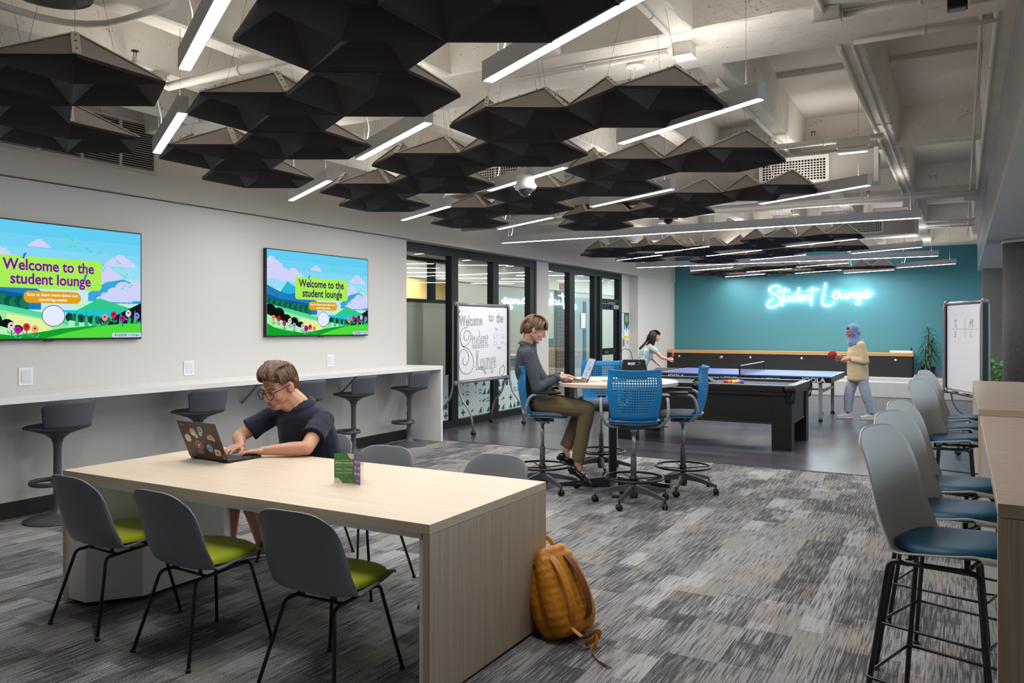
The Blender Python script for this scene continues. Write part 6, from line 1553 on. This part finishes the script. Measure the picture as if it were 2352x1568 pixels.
# ================================================================ laptop with stickers
def laptop(name, label, loc, rz, tilt, w=.35, d=.245, base_m=None, lid_m=None, scr=None):
    t = thing(name, label, 'laptop', loc, rz)
    bm = bmesh.new(); box(bm, -w / 2, w / 2, -d, 0, .003, .017, .003); b = mk('base', bm, base_m, t)
    bm = bmesh.new(); k = 0
    for r_ in range(5):
        for c_ in range(14): x = -w / 2 + .025 + c_ * (w - .05) / 14; y = -.035 - r_ * .021; box(bm, x + .001, x + (w - .05) / 14 - .001, y - .018, y, .0172, .0185)
    o = mk('keys', bm, M['black_plastic'], b); o['kind'] = 'stuff'
    bm = bmesh.new(); box(bm, -.055, .055, -d + .015, -.15, .0171, .0176); mk('touchpad', bm, M['grey_metal'], b)
    for s in (-1, 1):
        bm = bmesh.new(); tube(bm, [(s * w * .30, .004, .014), (s * w * .42, .004, .014)], .006, 8); mk('hinge', bm, M['black_metal'], t)
    L = bpy.data.objects.new('lid', None); COL.objects.link(L)
    bm = bmesh.new(); box(bm, -w / 2, w / 2, -.004, .003, .004, d, .002)
    bpy.data.objects.remove(L)
    lid = mk('lid', bm, lid_m, t, loc=(0, .004, .014), rot=(-tilt, 0, 0))
    bm = bmesh.new(); box(bm, -w / 2 + .008, w / 2 - .008, -.0046, -.0041, .016, d - .008); mk('screen', bm, scr or M['black_plastic'], lid)
    return t, lid
graph = mat('graphite laptop shell', '#4a423c', .4, .35)
lap, lid = laptop('laptop', 'dark grey laptop whose lid is covered with round and rainbow stickers', (-4.02, 3.33, .76), PI - .05, math.radians(22), .36, .25, mat('dark laptop base', '#2b2724', .45, .2), graph)
# the lid's outer face is local +Y; stickers sit on it. local x runs to the viewer's left
def sticker(name, label, x, z, shapes, rot=0):
    ms = []; bm = bmesh.new()
    for i, (pts, c) in enumerate(shapes):
        m = 'sticker ' + c
        mm = bpy.data.materials[m] if m in bpy.data.materials else mat(m, c, .35)
        if mm not in ms: ms.append(mm)
        ca, sa = math.cos(rot), math.sin(rot)
        q = [(px * ca - py * sa, px * sa + py * ca) for px, py in pts]
        prism(bm, q, .0031 + .0002 * i, .0033 + .0002 * i, lambda a, b, h: (x - a, h, z + b), ms.index(mm))
    o = mk(name, bm, ms, lid); tag(o, label); return o
C_ = lambda r, c=(0, 0), sx=1, sy=1, n=24: circle_pts(r, n, c, sx, sy)
def halfring(r0, r1, c=(0, 0)): return [(c[0] + r1 * math.cos(a), c[1] + r1 * math.sin(a)) for a in [PI * k / 14 for k in range(15)]] + [(c[0] + r0 * math.cos(a), c[1] + r0 * math.sin(a)) for a in [PI - PI * k / 14 for k in range(15)]]
sticker('sticker', 'cream round sticker with a yellow rim', .125, .135, [(C_(.027), '#f3e3a0'), (C_(.0235), '#e9dcc6'), (C_(.003, (0, .016)), '#6b5636')])
sticker('sticker', 'pink rainbow sticker with a small white cloud', .055, .170, [(C_(.026, (.0, .01)), '#efe4dc'), (C_(.016, (.016, -.018)), '#efe4dc'), (halfring(.015, .022, (0, .008)), '#e79a9a'), (halfring(.008, .013, (0, .008)), '#d98f7a'), (C_(.006, (.012, -.016)), '#e9a34c')], .2)
sticker('sticker', 'teal round sticker with a yellow tail', -.022, .190, [(C_(.022, (0, .01)), '#e8efe9'), (C_(.014, (-.012, -.018)), '#e8efe9'), (C_(.017, (0, .011)), '#4d9c93'), (C_(.008, (-.014, -.018)), '#e3c65a')])
sticker('sticker', 'orange and green rainbow arch sticker', -.100, .150, [(halfring(.0, .036, (0, -.012)), '#efe9e0'), (halfring(.026, .033, (0, -.010)), '#d9652f'), (halfring(.019, .025, (0, -.010)), '#e8b36a'), (halfring(.012, .018, (0, -.010)), '#2f8a62'), (C_(.006, (.022, -.008)), '#efe9e0'), (C_(.006, (-.022, -.008)), '#efe9e0')], -.15)
sticker('sticker', 'black round sticker with a red ring and white crest', .040, .090, [(C_(.034), '#ded6d2'), (C_(.032), '#b8252c'), (C_(.024), '#efe9e2'), (C_(.0225), '#151414'), ([(-.012, .012), (-.006, .006), (0, .014), (.006, .006), (.012, .012), (.010, -.002), (-.010, -.002)], '#efe9e2'), ([(-.012, -.005), (.012, -.005), (.006, -.015), (-.006, -.015)], '#d8d0c8')])
sticker('sticker', 'light blue round sticker', -.055, .078, [(C_(.026), '#e6eef6'), (C_(.0235), '#7fb4e0'), ([(-.016, .004), (.016, .004), (.016, -.004), (-.016, -.004)], '#3e76b8')])
sticker('sticker', 'peach blot sticker with an orange sun', -.118, .052, [([(-.026, .018), (-.006, .026), (.014, .018), (.026, .022), (.028, -.004), (.020, -.022), (-.004, -.020), (-.022, -.026), (-.030, -.006)], '#f2d3ae'), ([(.014 * (1 if k % 2 else .55) * math.cos(k * PI / 9), .014 * (1 if k % 2 else .55) * math.sin(k * PI / 9)) for k in range(18)], '#e2672a')])
def lidtext(s, size, x, z, c, rot=0, off=0):
    b = text_mesh(s, size, .0001, off=off); T = Matrix.Translation((x, .0034, z)) @ Matrix.Rotation(rot, 4, 'Y') @ Matrix(((-1, 0, 0, 0), (0, 0, 1, 0), (0, 1, 0, 0), (0, 0, 0, 1)))
    bmesh.ops.transform(b, matrix=T, verts=b.verts); o = mk('lid_lettering', b, mat('lettering ' + c, c, .4), lid, recalc=False); return o
lidtext('YOGA', .020, .138, .228, '#b5a898', PI); lidtext('\u03a3\u039b\u03a0', .026, .045, .040, '#d0c4bc', 0, .0005)
bm = bmesh.new(); box(bm, -.172, -.158, .003, .0036, .012, .045); mk('service_label', bm, mat('tiny grey label', '#8f8780', .5), lid)

# ================================================================ folded table sign
t = thing('table_sign', 'folded acrylic table sign with a green page and a purple page on the oak table', 'sign', (-2.79, 3.23, .76), 0)
gm, pm, cm = mat('green print', '#4a8a46', .3), mat('purple print', '#7a63a0', .3), mat('cream print', '#e3d6c8', .3)
def panel(name, p0, p1, m, hgt=.155):
    a, b = Vector(p0), Vector(p1); d = (b - a).normalized(); n = Vector((d.y, -d.x, 0)); L = (b - a).length
    fn = lambda x, z, h: tuple(a + d * x + n * h + Vector((0, 0, z)))
    bm = bmesh.new(); prism(bm, [(0, 0), (L, 0), (L, hgt), (0, hgt)], -.0012, .0, fn); o = mk(name, bm, m, t); return o, fn, L
Cn = V(.017, -.012, .001)
gp, fg, Lg = panel('green_page', V(-.085, -.050, .001), Cn, gm); pp_, fp, Lp = panel('purple_page', Cn, V(.075, -.030, .001), pm)
panel('acrylic_fin', Cn, V(-.01, .10, .001), M['glass'])
bm = bmesh.new()
for pts in ([(0, 0), (0, .03), (.012, .024), (.020, .028), (.030, .018), (.040, .012), (.044, 0)], [(Lg, .155), (Lg, .128), (Lg - .012, .126), (Lg - .022, .132), (Lg - .030, .142), (Lg - .036, .155)]): prism(bm, pts, .0002, .0006, fg)
for x0, x1, z0, z1 in ((.010, Lg - .008, .118, .1192), (.010, Lg - .008, .091, .0922), (.010, .0112, .0922, .118), (Lg - .0092, Lg - .008, .0922, .118)): prism(bm, [(x0, z0), (x1, z0), (x1, z1), (x0, z1)], .0002, .0006, fg)
for k in range(7):
    a = PI * k / 6; prism(bm, [(Lg - .022 + .004 * math.cos(a) - .0007, .018 + .004 * math.sin(a)), (Lg - .022 + .010 * math.cos(a), .018 + .010 * math.sin(a)), (Lg - .022 + .004 * math.cos(a) + .0007, .019 + .004 * math.sin(a))], .0002, .0006, fg)
prism(bm, [(Lg - .036, .010), (Lg - .006, .010), (Lg - .006, .0125), (Lg - .036, .0125)], .0002, .0006, fg)
mk('print', bm, cm, gp)
def signtext(s, size, x, z, fn, par, off=0):
    b = text_mesh(s, size, 0, off=off)
    for v in b.verts: v.co = Vector(fn(x + v.co.x, z + v.co.y, .0007))
    mk('lettering', b, cm, par, recalc=False)
signtext('OPEN HOURS', .0165, Lg / 2 + .001, .105, fg, gp, .0004); signtext('MON - THURS', .0145, Lg / 2, .072, fg, gp); signtext('10 AM TO 4 PM', .0135, Lg / 2, .054, fg, gp)
signtext('STUDENT LOUNGE RULES', .0050, Lp / 2, .139, fp, pp_)
bm = bmesh.new(); bm2 = bmesh.new(); cc = ['#c8c2d8', '#e2b23a', '#8fb7d8', '#e8a63a', '#c83434', '#e6bf3a', '#c8c2d8', '#b8b0d0', '#c8c2d8']; ms = [mat('icon ' + c + str(i), c, .4) for i, c in enumerate(cc)]
for i in range(9):
    x = Lp * (.2 + .3 * (i % 3)); z = .115 - .031 * (i // 3)
    prism(bm2, C_(.0072, (x, z), n=14), .0002, .0005, fp); prism(bm, C_(.0055, (x, z), n=12), .0005, .0008, fp, i)
mk('icons', bm, ms, pp_); mk('icon_rings', bm2, cm, pp_)
bm = bmesh.new()
for z in (.020, .016, .012): prism(bm, [(.020, z), (Lp - .006, z), (Lp - .006, z + .0015), (.020, z + .0015)], .0002, .0006, fp)
mk('small_print', bm, cm, pp_)

# ================================================================ mustard backpack
mus = mat('mustard coated canvas', '#c27c0c', .5, noise=.12, nscale=18, bump=.25, bscale=35); mus.node_tree.nodes['Bump'].inputs['Distance'].default_value = .02; mus_d = mat('dark mustard lining', '#6d3d0c', .7)
t = thing('backpack', 'mustard yellow backpack slumped against the oak end panel', 'backpack', (-1.76, 3.70, 0))
T_ = Matrix.Translation((0, 0, 0)) @ Matrix.Rotation(-.32, 4, Vector((.49, -.87, 0)))   # leans toward the panel
TB = Matrix.Rotation(math.radians(-18), 4, 'Z'); LE = Matrix.Rotation(math.radians(-24), 4, 'Y')
Q = lambda x, y, z: (TB @ LE @ Vector((x, y, z)))
bm = bmesh.new()
for z, w, d in ((.05, .085, .125), (.085, .094, .135), (.12, .098, .14), (.155, .098, .14), (.19, .096, .14), (.225, .093, .137), (.26, .089, .133), (.295, .084, .128), (.33, .077, .122), (.365, .068, .112), (.395, .055, .10)):
    for y in (-.6, 0, .6):
        for x in (-.45, .45): ell(bm, Q(x * w + .02, y * d, z), (w * .72, d * .62, .055))
body_b = blob('main_bag', bm, mus, t, .008, 6, noise=(.012, .11))
bm = bmesh.new()
for z in (.06, .085, .11, .135, .16): 
    for y in (-.05, .05): ell(bm, Q(-.085, y, z), (.04, .055, .05))
blob('front_pocket', bm, mus, t, .008, 4, noise=(.007, .09))
bm = bmesh.new()
for z in (.07, .10, .13, .16, .19): ell(bm, Q(.0, -.125, z), (.055, .030, .05))
blob('side_pocket', bm, mus, t, .008, 4, noise=(.006, .08))
def strap(name, pts, w=.030, m=None, th=.12):
    bm = bmesh.new(); tube(bm, spline(pts, 8), w / 2, 8, sx=1.0, sy=th); return mk(name, bm, m or mus, t)
strap('carry_handle', [Q(-.02, -.045, .41), Q(-.055, -.05, .49), Q(-.045, .0, .515), Q(-.0, .05, .49), Q(.03, .05, .41)], .022)
strap('carry_handle', [Q(-.07, -.05, .36), Q(-.095, -.03, .44), Q(-.06, -.0, .505)], .022)
strap('shoulder_strap', [Q(.065, -.04, .42), Q(.125, -.055, .34), Q(.155, -.06, .22), Q(.150, -.065, .11), Q(.11, -.07, .04)], .045)
strap('shoulder_strap', [Q(.06, .05, .42), Q(.13, .05, .33), Q(.165, .05, .20), Q(.15, .05, .09), Q(.10, .05, .04)], .045, mus_d)
strap('zip_flap', [Q(-.075, -.10, .30), Q(-.03, -.135, .385), Q(.02, -.13, .40), Q(.06, -.12, .33), Q(.075, -.135, .20), Q(.09, -.13, .08)], .020, mus_d)
strap('piping', [Q(-.02, -.150, .07), Q(-.03, -.152, .18), Q(-.03, -.145, .28), Q(-.02, -.12, .36)], .010, mus_d)
strap('loose_strap', [Q(.10, -.07, .05), V(.150, -.13, .055), V(.195, -.11, .085), V(.215, -.13, .05), V(.205, -.17, .018), V(.235, -.20, .006), V(.27, -.24, .006), V(.325, -.27, .006)], .026)
strap('strap_knot', [V(.135, -.12, .05), V(.165, -.15, .075), V(.20, -.10, .085), V(.19, -.08, .045), V(.150, -.12, .02)], .040)
bm = bmesh.new(); tube(bm, [V(.335, -.262, .006), V(.352, -.276, .006), V(.342, -.288, .006), V(.325, -.274, .006)], .003, 5, closed=True); mk('buckle', bm, M['steel'], t)

# ================================================================ round table things
lap2, lid2 = laptop('laptop', 'open grey laptop with a lit page on the round table', (-3.20, 7.09, 1.05), math.atan2(.49, .87) - PI / 2 + .12, math.radians(20), .32, .225, mat('grey laptop base', '#4a4a4e', .45, .4), mat('grey laptop lid', '#55565a', .45, .4), em('#c3cbdd'))
bm = bmesh.new(); rnd = random.Random(2)
for k in range(7): z = .05 + .022 * k; box(bm, -.12, -.12 + rnd.uniform(.08, .20), -.0052, -.0048, z, z + .005)
box(bm, .02, .09, -.0052, -.0048, .10, .14)
mk('page_lines', bm, em('#8d97b4'), lid2)
o = mk('notebook', (lambda b: (obox(b, (0, 0, .006), (.15, .075, .012), None, .004), b)[1])(bmesh.new()), mat('tan leather notebook', '#9c7b4f', .6), loc=(-3.18, 6.92, 1.05), rot=(0, 0, .55)); tag(o, 'small tan notebook lying just in front of the grey laptop', 'notebook')
t = thing('tabletop_console', 'black plastic carrier box with a cut-out handle on the round table', 'box', (-2.90, 7.62, 1.05), math.radians(31))
bm = bmesh.new(); fn = lambda x, z, h: (x, h, z)
prism(bm, [(-.135, 0), (.135, 0), (.122, .13), (-.122, .13)], -.09, .09, fn); mk('body', bm, M['black_plastic'], t)
bm = bmesh.new()
for y in (-.05,): 
    prism(bm, [(-.122, .13), (-.065, .13), (-.065, .175), (.065, .175), (.065, .13), (.122, .13), (.112, .195), (.10, .203), (-.10, .203), (-.112, .195)], y - .012, y + .012, fn)
    prism(bm, [(-.065, .13), (.065, .13), (.065, .148), (-.065, .148)], y - .012, y + .012, fn)
mk('handle', bm, M['black_plastic'], t)
t = thing('charging_cord', 'thin black charging cord looping from laptop to the black carrier box', 'cord', (-3.0, 7.3, 1.05))
bm = bmesh.new(); tube(bm, spline([(-.05, -.13, .008), (.02, -.10, .006), (.10, -.04, .006), (.14, .03, .006), (.08, .05, .006), (.02, -.02, .006), (.05, .05, .03), (.04, .12, .16), (.03, .16, .26), (.05, .20, .31), (.09, .26, .29), (.11, .28, .20)], 8), .0032, 6); mk('cable', bm, M['black_plastic'], t)
t = thing('tabletop_stand', 'small dark framed table sign on the far bar table', 'sign', (.50, 7.5, 1.05), .5)
bm = bmesh.new(); box(bm, -.07, .07, -.006, .006, 0, .21, .003); mk('frame', bm, mat('dark violet frame', '#3b3050', .4), t)
bm = bmesh.new(); box(bm, -.058, .058, -.0085, -.0062, .012, .198); mk('page', bm, mat('dark green page', '#17352e', .4), t)

# ================================================================ rolling whiteboards
rail_g = mat('silver grey whiteboard frame', '#85868c', .4, .4); board_m = mat('whiteboard surface', '#e4e4e8', .25)
def whiteboard(label, p0, p1, z0, z1, n_side):
    """p0, p1 floor points of the two ends"""
    a, b = Vector((*p0, 0)), Vector((*p1, 0)); d = (b - a); L = d.length; d.normalize()
    t = thing('rolling_whiteboard', label, 'whiteboard', a, math.atan2(d.y, d.x))
    bm = bmesh.new(); box(bm, .03, L - .03, -.012, .012, z0 + .03, z1 - .03); bd = mk('board', bm, board_m, t)
    for z in (z0, z1): bm = bmesh.new(); tube(bm, [(0, 0, z), (L, 0, z)], .024, 12); mk('rail', bm, rail_g, t)
    for x in (0, L):
        for s in (-1, 1):
            bm = bmesh.new(); tube(bm, arc([(x, s * .032, z1 + .01), (x, s * .045, z1 - .1), (x, s * .045, z0 - .05), (x, s * .10, z0 - .25), (x, s * .26, .35), (x, s * .31, .075)], .12, 5), .016, 8); l = mk('leg', bm, rail_g, t)
            bm = bmesh.new()
            for q in (-1, 1): lathe(bm, [(0, -.011), (.030, -.010), (.034, 0), (.030, .010), (0, .011)], 14, (x + q * .020, s * .31, .0345), M=RY(PI / 2))
            tube(bm, [(x, s * .31, .10), (x, s * .31, .035)], .010, 6); mk('caster', bm, M['black_plastic'], l)
        for z in (z0 - .01, z1 + .005):
            bm = bmesh.new(); lathe(bm, [(0, -.022), (.038, -.022), (.038, .022), (0, .022)], 16, (x, 0, z), M=RY(PI / 2)); mk('end_cap', bm, rail_g, t)
        bm = bmesh.new(); box(bm, x - .01, x + .01, -.024, .024, z0 + .03, z1 - .03); mk('side_channel', bm, M['black_plastic'], t)
    return t, bd, L
wb, bd, WL = whiteboard('rolling whiteboard with hand-lettered welcome, standing before the glass wall', (-6.50, 9.80), (-6.50, 11.33), .76, 1.92, -1)
ink = mat('black marker ink', '#24242c', .6); ink2 = mat('faint grey ink', '#a2a4ae', .6)
# local x along the board (0..WL), +y side is away from the room, -y faces it
wz = lambda x, z: (x, -.0135, z)
def wtext(s, size, x, z, outline, m, sx=1.0, sy=1.0, mode=0, name='marker_lettering', rot=0):
    b = text_mesh(s, size, 0, 'LEFT', outline=outline if mode == 0 else 0, sx=sx)
    for v in b.verts:
        vx, vy = v.co.x, v.co.y * sy; ca, sa = math.cos(rot), math.sin(rot); vx, vy = vx * ca - vy * sa, vx * sa + vy * ca
        v.co = Vector((x + vx, -.0135 - abs(v.co.z) * .3, z + vy))
    return mk(name, b, m, bd, recalc=False)
wtext('Welcome', .19, .08, 1.66, .0028, ink, .86, 1.15, rot=.03); wtext('to', .18, .92, 1.73, .0028, ink, .95, 1.1); wtext('the', .19, 1.16, 1.72, .0028, ink, .85, 1.1)
wtext('tudent', .26, .42, 1.37, .0024, ink, .70, 1.45, rot=.02); wtext('ounge', .27, .66, 1.03, .0024, ink, .74, 1.35, rot=.04)
def wline(pts, r=.0035, m=None, name='marker_stroke'):
    bm = bmesh.new(); tube(bm, spline([wz(a, b) for a, b in pts], 6), r, 5); return mk(name, bm, m or ink, bd)
wline([(.34, 1.46), (.33, 1.40), (.25, 1.38), (.20, 1.43), (.22, 1.50), (.30, 1.53), (.38, 1.49), (.39, 1.40), (.32, 1.33), (.20, 1.29), (.12, 1.36), (.10, 1.47), (.18, 1.56), (.30, 1.57)])
wline([(.10, 1.42), (.16, 1.30), (.34, 1.24), (.46, 1.10), (.46, .96), (.34, .88), (.16, .90), (.07, 1.02), (.08, 1.17), (.18, 1.25), (.30, 1.20), (.34, 1.10), (.28, 1.02), (.20, 1.02), (.17, 1.08), (.21, 1.12)])
wline([(.56, 1.22), (.56, .95), (.555, .93), (.72, .93), (.80, .86)]); wline([(.60, 1.22), (.60, .97), (.74, .96), (.84, .86), (.80, .86)]); wline([(1.36, .98), (1.42, .90), (1.36, .81), (1.26, .82), (1.27, .90), (1.36, .96)])
for (x, z), r in (((1.12, 1.44), .045), ((1.12, 1.32), .04), ((1.36, 1.42), .03)): wline([(x + r * math.cos(a), z + r * math.sin(a)) for a in [2 * PI * k / 10 for k in range(11)]], .0018, ink2)
wtext('Use', .07, 1.10, 1.55, .0012, ink2); wtext('Open', .06, 1.18, 1.25, .0012, ink2)
wline([(1.20, 1.44), (1.30, 1.46)], .0018, ink2); wline([(1.36, 1.38), (1.30, 1.30), (1.36, 1.34), (1.42, 1.30)], .0018, ink2)
wline([(.06, 1.85), (.065, 1.78), (.09, 1.83)], .006)
wb2, bd2, WL2 = whiteboard('narrow looking rolling whiteboard beside the plant and concrete column', (-.17, 12.45), (.25, 11.35), .72, 1.90, -1)
bd = bd2
for s, x, z in (('S', .28, 1.62), ('M', .75, 1.62), ('2', .28, 1.48), ('1', .77, 1.48)): wtext(s, .16 if z > 1.6 else .10, x, z, .002, ink2)
wline([(.18, 1.555), (.50, 1.555), (1.0, 1.555)], .0018, ink2); wline([(.62, 1.70), (.62, 1.45)], .0018, ink2)
bm = bmesh.new(); box(bm, .05, WL2 - .05, -.10, -.02, .70, .715, .003); mk('pen_tray', bm, M['black_metal'], wb2)
for i, x in enumerate((.25, .45, .62, .8)):
    o = mk('marker_pen', (lambda b: (tube(b, [(-.06, 0, 0), (.06, 0, 0)], .008, 8), b)[1])(bmesh.new()), M['black_plastic'] if i % 2 else M['white_lam'], loc=Vector((-.17, 12.45, 0)).lerp(Vector((.25, 11.35, 0)), x / 1.18) + Vector((-.055, -.02, .7235)), rot=(0, 0, wb2.rotation_euler.z)); tag(o, ['marker pen lying leftmost in the far whiteboard tray', 'black marker pen second from left in the far whiteboard tray', 'white marker pen third in the far whiteboard tray', 'black marker pen lying rightmost in the far whiteboard tray'][i], 'marker', 'marker pens in the whiteboard tray')

# ================================================================ plants
leaf_m = [mat('dracaena leaf', '#1f4a2c', .45), mat('dracaena leaf light', '#3f6b34', .45)]
def blade(L, w, droop):
    bm = bmesh.new(); n = 6; rows = []
    for i in range(n + 1):
        u = i / n; ww = w * math.sin(PI * min(.98, .12 + .88 * u)) ** .8 * .5; x = L * u * (1 - .25 * droop * u); z = L * (.45 * u - droop * u * u * .95)
        rows.append([bm.verts.new((x, -ww, z + ww * .3)), bm.verts.new((x, 0, z)), bm.verts.new((x, ww, z + ww * .3))])
    for a, b in zip(rows, rows[1:]):
        for k in (0, 1): f = bm.faces.new([a[k], a[k + 1], b[k + 1], b[k]]); f.smooth = True
    me = bpy.data.meshes.new('leaf'); bm.to_mesh(me); bm.free(); return me
BL = []
for i, (L, dr) in enumerate(((.30, .7), (.36, .95), (.26, .5), (.32, .85))):
    me = blade(L, .035, dr); me.materials.append(leaf_m[i % 2]); BL.append(me)
t = thing('potted_dracaena', 'tall spiky dark green potted plant at the right end of the teal wall', 'plant', (-.66, 20.55, .42))
bm = bmesh.new(); lathe(bm, [(0, 0), (.11, 0), (.15, .24), (.16, .25), (.14, .25), (.13, .22), (0, .22)], 24); mk('pot', bm, M['black_plastic'], t)
for k, (x, y, zt) in enumerate(((0, 0, 1.0), (.05, .03, .72), (-.04, -.03, .50))):
    bm = bmesh.new(); tube(bm, spline([(x * .4, y * .4, .2), (x, y, zt * .6), (x * 1.6, y * 1.2, zt)], 5), .015, 7); mk('stem', bm, mat('woody stem', '#5a4a36', .8) if 'woody stem' not in bpy.data.materials else bpy.data.materials['woody stem'], t)
    for i in range(44):
        o = bpy.data.objects.new('leaf', BL[i % 4]); COL.objects.link(o); o.parent = t; u = i / 44
        o.location = (x * 1.5, y * 1.2, zt - .34 + .46 * u); o.rotation_euler = (random.uniform(-.2, .2), .25 - 1.0 * u ** 2, i * 2.4 + k); s = random.uniform(.8, 1.1) * (1 - .3 * u); o.scale = (s, s, s)
t = thing('leafy_plant', 'bright green leafy plant between the whiteboard and the concrete column', 'plant', (.62, 18.6, 0))
bm = bmesh.new(); lathe(bm, [(0, 0), (.2, 0), (.24, .42), (.21, .42), (.2, .38), (0, .38)], 24); mk('planter', bm, M['concrete'], t)
bm = bmesh.new(); n = 7
for i in range(n):
    pass
vs = [bm.verts.new(p) for p in ((0, 0, 0), (.035, .03, .008), (.08, .028, .004), (.11, 0, -.008), (.08, -.028, .004), (.035, -.03, .008))]; bm.faces.new(vs)
lme = bpy.data.meshes.new('leaf'); bm.to_mesh(lme); bm.free(); lme.materials.append(mat('bright leaf', '#4f9a3c', .4))
for i in range(150):
    o = bpy.data.objects.new('leaf', lme); COL.objects.link(o); o.parent = t; a = random.uniform(0, 6.28); b = random.uniform(.0, 1.0); r = random.uniform(.1, .28)
    o.location = (r * math.cos(a) * (1.1 - .6 * b), r * math.sin(a) * (1.1 - .6 * b), .42 + .45 * b); o.rotation_euler = (random.uniform(-.5, .5), random.uniform(-.7, .5), a)
bm = bmesh.new()
for k in range(9): a = k * .7; tube(bm, [(0, 0, .38), (.08 * math.cos(a), .08 * math.sin(a), .6), (.17 * math.cos(a), .17 * math.sin(a), .78)], .005, 5)
mk('stems', bm, leaf_m[1], t)
